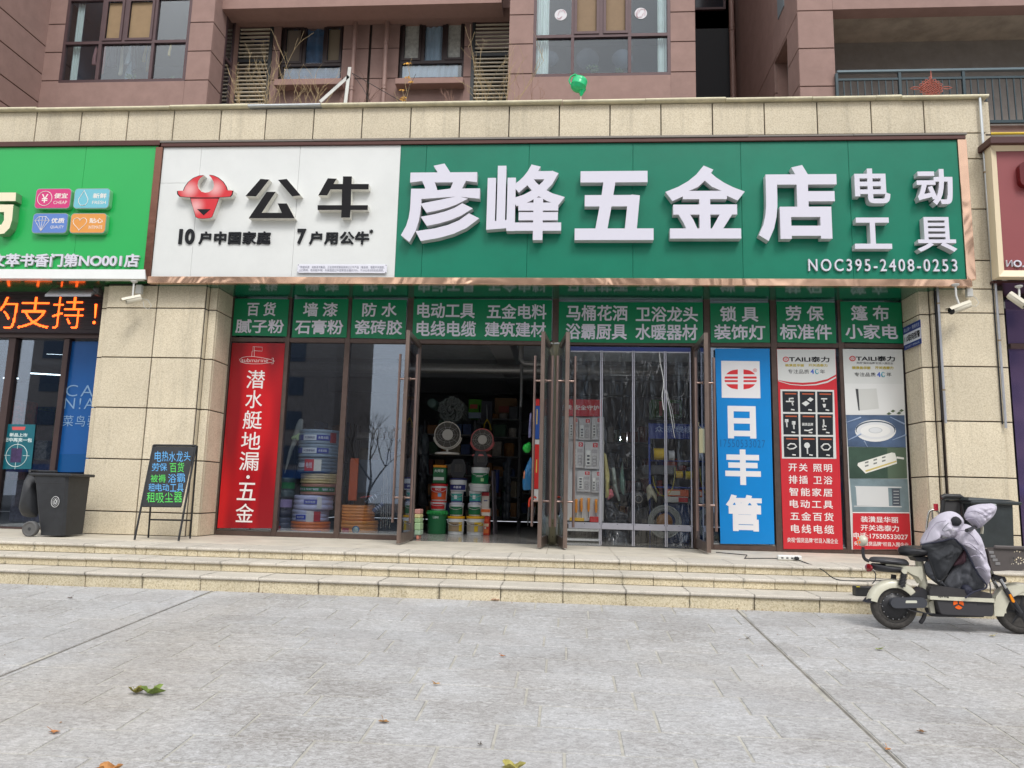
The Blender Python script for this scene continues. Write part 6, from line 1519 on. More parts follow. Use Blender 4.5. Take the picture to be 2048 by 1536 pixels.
# ================================================================ right bin, trolley behind the scooter
RY=-1.1
Wr=lambda x,y,dy=0: PY(x,y,RY-.28+dy)
t=thing('wheelie_bin','Big dark green black wheelie bin behind the scooter, before the right pier','bin',(Wr(1985,1000).x,RY,0))
BM2=mat('bin_green_black',S(44,50,52),.45,var=.2,vscale=7,dirt=-.4)
zt4=Wr(1985,1004).z; xa_,xb_=Wr(1938,1003).x,Wr(2040,1003).x; xc_,xd_=Wr(1956,1100).x,Wr(2031,1100).x
b=B(); 
vs=[]
for z,u in ((.03,0),(zt4*.9,.92),(zt4-.02,.95)):
    a=xc_+(xa_-xc_)*u*.6; c=xd_+(xb_-xd_)*u*.0+.0; d=.24+.05*u; vs+=[(a,RY-d,z),(c,RY-d,z),(c,RY+d,z),(a,RY+d,z)]
b.add(vs,[(i*4+j,i*4+(j+1)%4,(i+1)*4+(j+1)%4,(i+1)*4+j) for i in range(2) for j in range(4)]+[(3,2,1,0)]); b.build('bin_body',BM2,t)
B().box(xa_,xb_,RY-.33,RY+.3,zt4-.03,zt4+.01,.012).build('bin_rim',BM2,t)
B().hexa([(xa_-.02,RY-.31,zt4+.012),(xb_-.05,RY-.31,zt4+.012),(xb_-.05,RY+.3,zt4+.012),(xa_-.02,RY+.3,zt4+.012),(xa_,RY-.28,zt4+.05),(xb_-.12,RY-.28,zt4+.03),(xb_-.12,RY+.27,zt4+.03),(xa_,RY+.27,zt4+.05)]).build('bin_lid',BM2,t)
hx0,hx1=Wr(1902,1000).x,Wr(1936,1000).x
t=thing('seat_frame','Black tubular seat frame standing between the trolley and the big bin','frame',(hx0,RY,0))
b=B(); b.tube([(hx0-.02,RY-.1,Wr(1900,996).z),(hx0+.02,RY-.1,Wr(1905,992).z),(hx1,RY-.1,Wr(1936,993).z),(hx1+.05,RY-.1,Wr(1945,1000).z)],.03,10); b.tube([(hx0,RY-.1,Wr(1902,1000).z),(hx0-.03,RY-.1,Wr(1898,1030).z),(hx0,RY-.1,.05)],.022,8); b.tube([(hx1+.03,RY-.1,Wr(1936,1000).z),(hx1+.05,RY-.1,.05)],.02,8); b.build('frame_tube',DARKP,t)
B().box(hx0+.01,hx1+.02,RY-.08,RY-.05,Wr(1920,1060).z,Wr(1920,1003).z,.01).build('frame_panel',mat('dark_mesh',S(58,58,60),.7),t)
p=Wr(1894,1015); B().box(p.x-.02,p.x+.02,RY-.04,RY,Wr(1894,1022).z,Wr(1894,1008).z,.005).build('red_tag',mat('tag_red',S(190,40,60),.5),t)
t=thing('hand_trolley','Bent chrome trolley handle standing against the right pier, behind the scooter seat','trolley',(Wr(1860,1020).x,-.95,0))
b=B(); W=lambda x,y: PY(x,y,-.95); b.tube(spline([W(1848,1100),W(1852,1062),W(1857,1028),W(1862,1021),W(1869,1020),W(1876,1024),W(1879,1032)],4),.013,10); b.build('handle_tube',mat('chrome_tube',S(190,188,180),.25,.8),t)
b=B(); b.tube([W(1864,1022),W(1866,1060),W(1868,1110)],.012,8); b.build('handle_tube',mat('chrome_tube'),t)
b=B().box(W(1848,1100).x-.02,W(1870,1100).x+.06,-1.15,-.9,.0,.03,.005); b.build('toe_plate',STEEL,t)
# ================================================================ electric scooter
SCY=-3.66
def SCP(x,y,dy=0.0): return PY(1680+x/4.655,960+y/4.655,SCY+dy)
def SC2(pts,dy=0.0): return [(SCP(x,y,dy).x,SCP(x,y,dy).z) for x,y in pts]
scx=SCP(1080,1100).x
es=thing('electric_scooter','Cream white electric scooter with black seat parked in front of the steps','scooter',(scx,SCY,GZ(SCY)))
CRM=mat('cream_gloss_paint',S(206,203,184),.32,coat=.25,var=.05,vscale=9,dirt=.22); BLK=mat('scooter_black_plastic',S(44,44,48),.5,var=.12,vscale=12); SEATM=mat('seat_leather',S(34,34,38),.35,bump=.1,bscale=120,spec=.5); TYRE=mat('tyre_rubber',S(66,63,60),.9,var=.3,vscale=30); CHR=mat('fork_chrome',S(190,190,190),.2,.9); ORG=mat('emblem_orange',S(236,100,24),.4)
def wheel(cx,cy,name):
    c=SCP(cx,cy); Rw=c.z-GZ(SCY)+.0; c=Vector((c.x,SCY,c.z)); b=B(); w=.038
    prof=[(Rw*.70,-w*.75),(Rw*.80,-w),(Rw*.93,-w*.9),(Rw*.985,-w*.5),(Rw,0),(Rw*.985,w*.5),(Rw*.93,w*.9),(Rw*.80,w),(Rw*.70,w*.75)]
    b.lathe(prof,c,'y',44); wh=b.build(name,TYRE,es)
    b=B(); b.lathe([(Rw*.66,-w*.6),(Rw*.72,-w*.82),(Rw*.72,w*.82),(Rw*.66,w*.6)],c,'y',40)
    if cx<1000: b.lathe([(Rw*.6,-w*.5),(Rw*.58,-w*.9),(Rw*.2,-w*1.05),(.01,-w*1.05)],c,'y',40); b.lathe([(Rw*.6,w*.5),(.01,w*.9)],c,'y',40)
    else: b.lathe([(Rw*.26,-w*.9),(Rw*.26,w*.9)],c,'y',20); b.lathe([(.01,-w),(Rw*.24,-w*.98)],c,'y',20)
    for k in range(5 if cx<1000 else 7):
        a=k*2*math.pi/(5 if cx<1000 else 7)+.5; p0=c+Vector((math.cos(a)*Rw*.2,-w*.5,math.sin(a)*Rw*.2)); p1=c+Vector((math.cos(a)*Rw*.68,-w*.5,math.sin(a)*Rw*.68)); b.tube([p0,p1],[.018,.012],6)
    b.build('wheel_rim',mat('rim_black',S(48,48,50),.4,.3),wh); 
    if cx<1000:
        b=B()
        for k in range(14): a=k*2*math.pi/14; b.lathe([(.004,-w*1.02),(.001,-w*1.06)],(c.x+math.cos(a)*Rw*.56,c.y,c.z+math.sin(a)*Rw*.56),'y',6)
        b.build('rim_bolts',CHR,wh)
    return c,Rw
wc,wr_=wheel(497,1173,'wheel'); fc,fr_=wheel(1662,1214,'wheel')
def fender(c,R0,a0,a1,name,w=.05,lip=.05,n=18,m=CRM,R1=None):
    b=B(); vs=[]
    for i in range(n+1):
        a=R(a0+(a1-a0)*i/n); rr=R0+((R1-R0)*i/n if R1 else 0)
        for (dy,dr) in ((-w,-lip),(-w*1.0,-.01),(-w*.75,.0),(0,.012),(w*.75,.0),(w,-.01),(w,-lip)):
            vs.append((c.x+math.cos(a)*(rr+dr),c.y+dy,c.z+math.sin(a)*(rr+dr)))
    b.add(vs,[(i*7+j,i*7+j+1,(i+1)*7+j+1,(i+1)*7+j) for i in range(n) for j in range(6)],0,True)
    vs2=[(x*1+ (c.x-x)*.02,y*.985+c.y*.015,z+(c.z-z)*.02) for x,y,z in vs]; b.add(vs2,[(i*7+j,(i+1)*7+j,(i+1)*7+j+1,i*7+j+1) for i in range(n) for j in range(6)],0,True)
    return b.build(name,m,es)
fender(wc,wr_*1.14,168,38,'rear_fender',.055,.055)
fender(fc,wr_*1.17,188,70,'front_fender',.06,.085)
b=B(); b.prism(SC2([(1395,1255),(1392,1150),(1410,1080),(1450,1020),(1510,985),(1600,972),(1713,975),(1713,1010),(1640,1040),(1570,1080),(1530,1130),(1505,1190),(1480,1258)]),SCY-.068,SCY-.058); b.build('front_fender_side',CRM,es)
b=B(); b.prism(SC2([(228,1135),(255,1100),(300,1085),(355,1090),(350,1108),(300,1125),(262,1138)]),SCY-.05,SCY+.05); b.build('mud_flap',BLK,es)
# swing arm cover
b=B(); c0,c1=SCP(518,1145,-.09),SCP(760,1142,-.09); pts=[]; r0=(SCP(518,1098).z-SCP(518,1192).z)/2
pts=[(c0.x+r0*math.cos(R(a)),c0.z+r0*math.sin(R(a))) for a in range(90,271,20)]+[(c1.x+r0*math.cos(R(a)),c1.z+r0*math.sin(R(a))) for a in range(-90,91,20)]
b.prism(pts,SCY-.1,SCY-.06); sc=B(); b.build('swing_arm_cover',mat('cover_grey',S(66,68,74),.45),es)
B().prism(SC2([(612,1146),(714,1146),(718,1134),(712,1122),(616,1122),(610,1134)],-.101),SCY-.103,SCY-.1001).build('cover_stripe',mat('stripe_ivory',S(206,206,190),.5),es)
B().prism(SC2([(600,1090),(690,1025),(735,995),(760,1010),(800,1095),(700,1100)]),SCY-.075,SCY+.05).build('swing_arm',BLK,es)
# frame
def tb(pts,rs_,name,m=CRM,n=12,dy=0): b=B(); b.tube(spline([SCP(x,y,dy) for x,y in pts],4) if len(pts)>2 else [SCP(x,y,dy) for x,y in pts],rs_,n); return b.build(name,m,es)
tb([(735,745),(752,850),(775,960),(815,1180)],.034,'seat_tube'); tb([(640,850),(690,880),(740,950)],.024,'seat_stay',m=CRM)
b=B(); b.prism(SC2([(400,775),(655,800),(735,800),(745,900),(730,940),(700,895),(640,870),(590,838),(403,800)]),SCY-.06,SCY+.06); b.build('tail_frame',CRM,es)
tb([(810,1190),(830,1230),(900,1250),(1330,1255)],.02,'lower_frame',m=BLK)
B().prism(SC2([(800,1130),(845,1110),(860,1235),(820,1228)]),SCY-.05,SCY+.05).build('frame_gusset',CRM,es)
# seats
def puff(poly,name,m,th,cen=None,Yc=0.0,wr=0,par=es,seed=1,rings=6): return pillow(SC2(poly),SCY+Yc,th,m,name,par,rings=rings,wr=wr,seed=seed,cen=cen)
puff([(535,665),(540,625),(590,607),(700,608),(800,618),(865,640),(872,665),(840,695),(780,712),(680,718),(590,708),(545,695)],'seat',SEATM,.13)
B().prism(SC2([(660,712),(800,712),(775,752),(690,752)]),SCY-.07,SCY+.07).build('seat_base',BLK,es)
puff([(258,735),(285,712),(400,714),(520,725),(620,738),(650,775),(652,797),(600,795),(400,775),(270,762)],'rear_seat',mat('seat_grey_leather',S(58,58,62),.4,bump=.1,bscale=120),.1)
puff([(275,770),(400,778),(600,800),(640,840),(600,868),(480,862),(360,850),(300,835)],'tail_box',BLK,.085)
puff([(244,790),(262,770),(288,778),(292,835),(275,862),(250,862),(243,830)],'tail_lamp',mat('lamp_red',S(128,20,30),.2),.07,rings=4)
tb([(215,625),(215,690),(232,735),(270,755)],.014,'backrest_post',m=BLK,n=8)
puff([(165,540),(180,512),(225,508),(255,530),(262,580),(245,620),(200,630),(168,605),(160,570)],'backrest_pad',CRM,.05,rings=5)
for k in range(3):
    a=R(90+120*k); c=SCP(173,568,-.058); p=lambda rr,da:(c.x+rr*math.cos(a+da)*.55,c.z+rr*math.sin(a+da)); 
    B().prism([p(.005,0),p(.026,-.6),p(.036,0),p(.026,.6)],SCY-.056,SCY-.05).build('backrest_emblem',ORG,es)
# shock absorber
a,c=SCP(600,855,-.075),SCP(572,1000,-.075); b=B(); b.tube([a,c],.012,8); b.build('shock_rod',BLK,es)
b=B(); pts=[]
ax=(c-a); L=ax.length; ax.normalize(); u=ax.orthogonal().normalized(); v=ax.cross(u)
for i in range(91): t_=i/90; an=i/90*2*math.pi*9; pts.append(a+ax*(L*(.08+.84*t_))+u*.026*math.cos(an)+v*.026*math.sin(an))
b.tube(pts,.005,5); b.build('shock_spring',BLK,es)
b=B(); b.lathe([(.022,-.012),(.022,.012)],SCP(597,848,-.085),'y',14); b.build('shock_mount',CRM,es)
b=B(); b.tube([SCP(500,880,.04),SCP(498,935,.04)],.022,10); b.build('shock_cap',BLK,es)
# floor board and battery
B().prism(SC2([(775,1030),(790,985),(850,968),(950,985),(1345,1040),(1350,1085),(780,1066)]),SCY-.11,SCY+.11).build('floor_board',mat('deck_black',S(54,52,54),.55,bump=.2,bscale=80),es)
B().prism(SC2([(772,1062),(1360,1086),(1362,1122),(775,1094)]),SCY-.125,SCY+.125).build('deck_trim',CRM,es)
B().prism(SC2([(840,1098),(1358,1124),(1358,1240),(1340,1252),(905,1232),(880,1222)]),SCY-.11,SCY+.11).build('battery_case',mat('case_charcoal',S(58,57,60),.5,var=.08),es)
B().prism(SC2([(1210,1128),(1358,1132),(1358,1142),(1212,1146)]),SCY-.113,SCY-.109).build('case_slot',BLK,es)
b=B(); q=SC2([(915,1096),(1015,1078)],-.127); b.text('spring',(q[0][0],q[1][0],q[0][1],q[1][1]),SCY-.1265,.03); b.build('lettering',INKF,es)
c=SCP(1103,1155,-.113)
for k in range(3):
    a=R(90+120*k+180); p=lambda rr,da:(c.x+rr*math.cos(a+da),c.z+rr*math.sin(a+da)*.95)
    cc_=(c.x+.007*math.cos(a),c.z+.007*math.sin(a)); pp_=[cc_]+[(cc_[0]+.036*math.cos(a+R(d_)),cc_[1]+.036*math.sin(a+R(d_))) for d_ in (-56,-35,-12,12,35,56)]; B().prism(pp_,SCY-.1145,SCY-.1105).build('battery_emblem',ORG,es)
tb([(790,1245),(775,1290),(745,1335)],[.018]*8+[.012],'kick_stand',m=BLK,n=8); tb([(700,1215),(850,1250),(1000,1245)],.006,'brake_cable',m=BLK,n=5)
# steering column, fork
tb([(1330,640),(1365,760),(1400,890)],.03,'steering_column'); 
b=B(); b.prism(SC2([(1385,895),(1400,870),(1440,885),(1490,892),(1508,925),(1500,945),(1470,928),(1430,925),(1395,915)]),SCY-.07,SCY+.07); b.build('fork_crown',BLK,es)
for dy,off in ((-.07,0),(.07,-70)):
    tb([(1490+off,920),(1540+off,1015)],.015,'fork_tube',m=CHR,n=10,dy=dy); tb([(1535+off,1010),(1680+off*.4,1240)],.021,'fork_leg',m=BLK,n=10,dy=dy)
c=SCP(1602,1103,-.1); B().prism(SC2([(1575,1068),(1592,1062),(1630,1130),(1622,1142),(1606,1138)],-.1),SCY-.1,SCY-.088).build('reflector',mat('reflector_orange',S(236,140,20),.25),es)
for pts in ([(1340,650),(1352,760),(1378,880),(1400,1000),(1392,1100),(1380,1180)],[(1345,700),(1372,820),(1420,930),(1500,960),(1600,1150),(1650,1215)],[(600,1180),(660,1215),(760,1235),(860,1245)],[(300,835),(330,870),(328,930),(300,965)],[(520,1190),(600,1195),(690,1170)]):
    tb(pts,.0045,'control_cable',m=BLK,n=5,dy=-.09)
# handlebar stub + mirror behind the cape
b=B(); b.tube(spline([SCP(1315,410,.1),SCP(1325,450,.1),SCP(1320,500,.1)],4),[.012]*9,8); b.build('mirror_shell',CRM,es)
b=B(); b.tube([SCP(1180,470,-.25),SCP(1260,440,0),SCP(1200,455,.28)],.016,8); b.build('handlebar',BLK,es)
# basket
def fill(polys):
    """triangulate nested outlines (holes wound the other way)"""
    V=[];E=[];A=[];C=[]
    for p in polys:
        s0=len(V); P=np.array(p)
        for i in range(len(p)): V.append(Vector(p[i])); E.append((s0+i,s0+(i+1)%len(p)))
        A.append(P);C.append(np.roll(P,-1,0))
    r=geometry.delaunay_2d_cdt(V,E,[],0,1e-6); out=[]
    for f in r[2]:
        cx=sum(r[0][i][0] for i in f)/len(f);cy=sum(r[0][i][1] for i in f)/len(f); n=0
        for a,c in zip(A,C):
            ins=((a[:,1]<=cy)!=(c[:,1]<=cy))
            with np.errstate(divide='ignore',invalid='ignore'): xx=a[:,0]+(cy-a[:,1])/(c[:,1]-a[:,1])*(c[:,0]-a[:,0])
            n+=int((ins&(xx>cx)).sum())
        if n%2: out.append(tuple(f))
    return [(v[0],v[1]) for v in r[0]],out
BASK=mat('basket_grey_brown',S(84,78,76),.5,var=.05)
outer=SC2([(1375,640),(1790,640),(1760,835),(1430,850),(1412,838)],-.14)
holes=[]
def hole(cx,cy,r,n,rot=0): holes.append(SC2([(cx+r*math.cos(rot+2*math.pi*i/n),cy+r*math.sin(rot+2*math.pi*i/n)) for i in range(n)],-.14))
for k in range(9): hole(1545+k*26,662+(k%2)*8,11,3,math.pi/2 if k%2 else -math.pi/2)
for k,cx in enumerate((1600,1668,1736)):
    for j in range(7):
        a=j*2*math.pi/7; hole(cx+26*math.cos(a),752+30*math.sin(a),10,5,a)
vs,fs=fill([outer]+holes); b=B(); b.add([(v[0],SCY-.14,v[1]) for v in vs],fs); b.add([(v[0],SCY-.135,v[1]) for v in vs],[f[::-1] for f in fs])
x_l0,z_t=outer[0]; x_l1,z_b=outer[4]; x_r0=outer[1][0]; x_r1=outer[2][0]
b.add([(x_l0,SCY-.14,z_t),(x_l1,SCY-.14,z_b),(x_l1,SCY+.12,z_b),(x_l0,SCY+.12,z_t)],[(0,1,2,3)]); b.add([(x_l1,SCY-.14,z_b),(x_r1,SCY-.14,z_b),(x_r1,SCY+.12,z_b),(x_l1,SCY+.12,z_b)],[(0,1,2,3)]); b.add([(x_l0,SCY+.12,z_t),(x_r0,SCY+.12,z_t),(x_r1,SCY+.12,z_b),(x_l1,SCY+.12,z_b)],[(0,1,2,3)])
b.build('basket',BASK,es)
B().box(SCP(1345,640).x,x_r0+.02,SCY-.16,SCY-.13,z_t-.0,z_t+.03,.008).build('basket_rim',BASK,es)
for i,(x,y) in enumerate(((1410,675),(1425,712),(1445,745),(1470,780))):
    p=SCP(x,y,-.145); B().box(p.x-.02,p.x+.02,SCY-.146,SCY-.1405,p.z-.012,p.z+.012,.004).build('basket_badge',mat('badge_grey',S(126,124,124),.5),es)
# ---- quilted wind cape thrown over the handlebars
QL=mat('lilac_quilt',S(190,185,198),.72,bump=.5,bscale=22,var=.03,vscale=8); FL=mat('grey_fleece',S(84,86,92),.95,bump=.3,bscale=90,var=.12,vscale=30); FLD=mat('dark_fleece',S(52,54,58),.95,bump=.25,bscale=90,var=.1); NAVY=mat('navy_piping',S(34,36,54),.7)
cape=thing('wind_cape','Lilac grey quilted riding cape draped over the scooter handlebar','cape',(SCP(1100,600).x,SCY-.1,SCP(1100,1000).z))
def qf(poly,name,m,th,Yc=0.0,wr=0.0,seed=1,rings=16,tilt=0.0): return pillow(SC2(poly,Yc),SCY+Yc,th,m,name,cape,rings=rings,wr=wr,seed=seed,tilt=tilt)
qf([(790,600),(900,560),(1050,540),(1180,560),(1260,700),(1330,850),(1352,970),(1260,1020),(1150,1060),(1040,1010),(960,960),(900,930),(850,840)],'cape_lining',FLD,.05,.0,.012,13)
qf([(1030,560),(1060,500),(1100,425),(1165,402),(1235,425),(1300,510),(1335,620),(1360,760),(1372,900),(1368,985),(1335,960),(1290,880),(1255,800),(1215,710),(1150,630),(1090,580)],'cape_shell',QL,.1,-.08,.012,3,tilt=.1)
qf([(745,605),(790,535),(850,430),(890,350),(950,302),(1030,286),(1105,312),(1150,385),(1120,470),(1060,540),(960,566),(820,596)],'cape_shell',QL,.15,-.02,.014,5)
qf([(1155,350),(1195,250),(1290,224),(1380,220),(1432,216),(1457,240),(1440,312),(1385,372),(1325,425),(1280,465),(1225,415)],'hand_cover',QL,.1,.0,.012,8)
qf([(1425,222),(1440,216),(1456,228),(1458,245),(1446,250),(1430,240)],'hand_cover_end',mat('green_grey_cuff',S(150,158,154),.6),.02,-.02,0,2,rings=3)
qf([(750,606),(900,577),(1050,545),(1120,600),(1150,650),(1100,720),(1040,810),(975,900),(930,945),(900,938),(862,850),(828,735)],'cape_lining',FLD,.06,-.1,.012,4)
qf([(780,770),(830,735),(868,850),(905,938),(960,960),(1010,1020),(930,985),(850,930),(800,870)],'cape_lining',FL,.05,-.06,.012,6)
qf([(1150,640),(1190,700),(1230,780),(1285,880),(1362,985),(1345,1010),(1250,1030),(1165,1095),(1090,1040),(1000,1010),(960,960),(1030,850),(1100,740)],'cape_lining',FL,.05,-.04,.014,9)
qf([(1165,645),(1180,720),(1165,780),(1040,805),(1085,740),(1130,680)],'cape_inner_patch',mat('maroon_lining',S(60,34,44),.8),.03,-.085,0,7)
qf([(1125,980),(1190,965),(1245,1030),(1170,1100),(1140,1060)],'cape_hem_patch',NAVY,.04,-.08,.006,2)
qf([(1025,385),(1045,340),(1085,330),(1130,370),(1125,420),(1080,440),(1035,430)],'cuff_opening',mat('cuff_dark',S(34,34,40),.8),.05,-.135,.004,2,rings=4)
qf([(960,470),(1000,440),(1060,425),(1100,430),(1060,480),(1000,550),(965,552),(930,530)],'crumpled_lining',mat('pale_crumple',S(190,190,188),.6,bump=.5,bscale=30),.06,-.13,.02,4)
for (sp_) in ([(1085,480),(1150,470),(1230,520),(1290,600)],[(1140,600),(1200,590),(1270,640),(1335,700)],[(1215,715),(1280,705),(1345,760)],[(1260,820),(1310,815),(1362,870)],[(800,560),(840,470),(900,400),(985,380)],[(1190,300),(1260,290),(1350,330),(1400,320)],[(1170,370),(1240,360),(1300,420)]):
    b=B(); b.tube(spline([SCP(x,y,-.172 if x>1060 and y>440 else (-.1 if y<440 and x>1100 else -.155)) for x,y in sp_],5),.0035,5); b.build('cape_seam',mat('lilac_seam',S(150,144,160),.8),cape)
def pip(pts,r=.007,m=NAVY,dy=-.16): b=B(); b.tube(spline([SCP(x,y,dy) for x,y in pts],5),r,6); b.build('cape_piping',m,cape)
pip([(748,604),(830,588),(940,570),(1052,545),(1110,590),(1170,650),(1230,770),(1290,880),(1345,950),(1366,985),(1340,1015),(1250,1040),(1165,1098)],.0075)
pip([(828,735),(862,830),(900,935),(935,945),(1000,880)],.006,mat('piping_black',S(24,24,26),.7),-.15); pip([(780,780),(800,870),(860,930),(960,1000),(1010,1020)],.005,mat('piping_black'),-.1)
pip([(1010,400),(980,430),(955,465),(975,475),(1020,462)],.003,mat('drawstring',S(110,112,118),.6),-.2)

# ================================================================ fallen leaves on the paving
def leafshape(px,py,w,h,label,col,seed,curl=.03,n=5):
    z0=GZ(-6); 
    for _ in range(6):
        p=PZ(px,py,z0); z0=GZ(p.y)
    r=random.Random(seed); b=B(); s_=w/1480*(p-CAM).length/2
    pts=[]; N=22
    for i in range(N):
        a=2*math.pi*i/N; k=1+.28*math.cos(5*a+.4)+r.uniform(-.12,.12); pts.append(Vector((math.cos(a)*s_*k,math.sin(a)*s_*k*h,0)))
    ph=r.uniform(0,6)
    def up(v,rr): return z_+.006+curl*(abs(math.sin(math.atan2(v.y,v.x)*1.5+ph))*rr**2)+.3*curl*rr
    z_=z0; vs=[]
    for k in range(5):
        rr=k/4
        for v in pts: q=v*max(rr,.01); vs.append((p.x+q.x,p.y+q.y,up(v,rr)))
    b.add(vs,[(k*N+i,k*N+(i+1)%N,(k+1)*N+(i+1)%N,(k+1)*N+i) for k in range(4) for i in range(N)])
    a=r.uniform(0,6.28); b.tube([(p.x,p.y,z0+.01),(p.x+math.cos(a)*s_*1.6,p.y+math.sin(a)*s_*1.6,z0+.03)],.0016,4)
    m=mat('leaf_'+'_'.join(map(str,col)),S(*col),.7,var=.35,vscale=26,bump=.3,bscale=60)
    return b.build('fallen_leaf',m,None,None,label,'leaf','fallen leaves on the paving')
leafshape(272,1388,24,.7,'Curled olive brown half of the big leaf lying left on the paving',(122,116,52),1,.028)
leafshape(305,1390,34,.75,'Large curled green leaf lying on the left of the paving',(112,132,58),2,.035)
leafshape(217,1546,40,.6,'Orange brown leaf cut by the bottom edge, left part of the paving',(176,124,70),3,.025)
leafshape(1025,1541,40,.6,'Pale yellow green leaf at the bottom edge, middle of the paving',(160,152,84),4,.025)
for i,(x,y,w,l) in enumerate(((108,1467,16,'Tiny tan leaf bit at the lower left of the paving'),(767,1446,18,'Small brown leaf scrap in the middle foreground'),(1005,1314,10,'Tiny orange leaf scrap right of centre, mid paving'),(872,1370,12,'Small orange leaf scrap near the middle of the paving'),(990,1200,14,'Little reddish leaf at the foot of the steps'),(1758,1300,12,'Tiny green leaf in front of the scooter'),(1985,1273,9,'Short pale twig below the front wheel of the scooter'),(1843,1466,15,'Small brown leaf on the right foreground paving'),(1776,1502,9,'Tiny orange scrap beside the saw cut on the right'),(140,1197,8,'Tiny dark speck of leaf near the lowest step, far left'),(960,1492,9,'Tiny grey brown scrap left of the bottom centre'),(1495,1279,7,'Tiny dark scrap at the top of the right saw cut'))):
    leafshape(x,y,w,.6,l,((176,120,74),(150,112,66),(186,120,70),(184,140,84),(170,100,70),(130,140,70),(196,186,140),(120,90,60),(190,130,70),(90,70,60),(110,104,96),(100,92,84))[i],20+i,.006)

# crumbs, grit and leaf bits gathered along the foot of the steps and scattered over the slabs
rd=random.Random(77)
for nm,m,cnt,mode in (('leaf_litter',mat('litter_brown',S(134,104,74),.8,var=.4,vscale=40),130,0),('grit',mat('grit_grey',S(104,100,96),.9,var=.3,vscale=50),170,1)):
    b=B()
    for k in range(cnt):
        near=rd.random()<(.72 if mode==0 else .5)
        x=rd.uniform(-6.5,5.5); y=YB-abs(rd.gauss(0,.05))-.006 if near else rd.uniform(-7.6,YB-.1); s_=rd.uniform(.004,.012 if mode==0 else .006); a=rd.uniform(0,6.28); z=GZ(y)
        if not near: s_*=.8
        u=Vector((math.cos(a),math.sin(a),rd.uniform(-.2,.3)))*s_; v=Vector((-math.sin(a),math.cos(a),rd.uniform(-.2,.3)))*s_*.6; c=Vector((x,y,z+.004))
        b.add([c-u,c+v,c+u,c-v,c+Vector((0,0,s_*.6))],[(0,1,4),(1,2,4),(2,3,4),(3,0,4)])
    b.build(nm,m,None,'stuff')
# ================================================================ goods inside the shop
def cA(x,y): return 420+x/4.6545,780+y/4.6545
def cB(x,y): return 780+x/4.956,800+y/4.956
def cC(x,y): return 1060+x/4.518,780+y/4.518
def col(c,rough=.45,**k): return mat('goods_col_'+'_'.join(map(str,c)),S(*c),rough,**k)
def band(c,r,z0,z1,a0,a1,m,name,par,n=14):
    b=B(); vs=[]
    for i in range(n+1):
        a=R(a0+(a1-a0)*i/n); vs+=[(c.x+math.cos(a)*r,c.y+math.sin(a)*r,z0),(c.x+math.cos(a)*r,c.y+math.sin(a)*r,z1)]
    b.add(vs,[(2*i,2*i+2,2*i+3,2*i+1) for i in range(n)],0,True); return b.build(name,m,par)
def curvetext(s,c,r,z0,z1,a0,a1,m,par,bold=.02):
    vs,fs,rim=text_poly(s,bold); mn=vs.min(0);mx=vs.max(0); V=[]
    for v in vs:
        a=R(a0+(a1-a0)*(v[0]-mn[0])/(mx[0]-mn[0])); V.append((c.x+math.cos(a)*r,c.y+math.sin(a)*r,z0+(z1-z0)*(v[1]-mn[1])/(mx[1]-mn[1])))
    B().add(V,fs).build('lettering',m,par)
BYB=1.9
def bucket(x0,y0,x1,y1,body,lid,label,bands=(),floor=False,Y=BYB,handle=True,bodyname='bucket',txt=None):
    cf=cB; a=cf((x0+x1)/2,y0); b_=cf((x0+x1)/2,y1); xl_=cf(x0,0)[0]; xr_=cf(x1,0)[0]
    z1=Z_(a[0],a[1],Y); z0=Z_(b_[0],b_[1],Y); r=(X_(xr_,(a[1]+b_[1])/2,Y)-X_(xl_,(a[1]+b_[1])/2,Y))/2; x=X_((xl_+xr_)/2,(a[1]+b_[1])/2,Y)
    if floor: z0=0.0
    H=z1-z0; t=thing(bodyname,label,'bucket',(x,Y,z0)); c=Vector((x,Y,z0))
    b=B(); b.lathe([(r*.86,z0+.001),(r*.88,z0+.01),(r*.95,z0+H*.86),(r*.96,z0+H*.9)],(x,Y,0),n=26); b.build('bucket_body',col(body),t)
    b=B(); b.lathe([(r*.97,z0+H*.86),(r,z0+H*.87),(r,z0+H*.975),(r*.97,z0+H*.99),(.001,z0+H*.99)],(x,Y,0),n=26); b.build('bucket_lid',col(lid),t)
    for k,(u0,u1,cc,a0,a1) in enumerate(bands): band(c,r*.958+.0015*(k+1),z0+H*u0,z0+H*u1,a0,a1,col(cc),'bucket_label',t)
    if txt: curvetext(txt[0],c,r*.96+.007,z0+H*txt[1],z0+H*txt[2],-90-txt[3],-90+txt[3],col(txt[4]),t)
    if handle:
        b=B(); b.tube(spline([Vector((x-r*1.0,Y-.02,z0+H*.82)),Vector((x-r*.75,Y-r*.8,z0+H*.6)),Vector((x,Y-r*1.08,z0+H*.5)),Vector((x+r*.75,Y-r*.8,z0+H*.6)),Vector((x+r*1.0,Y-.02,z0+H*.82))],4),.004,5); b.build('bucket_handle',col((196,196,196)),t)
    return t,c,r,H
WHT_=(222,224,226)
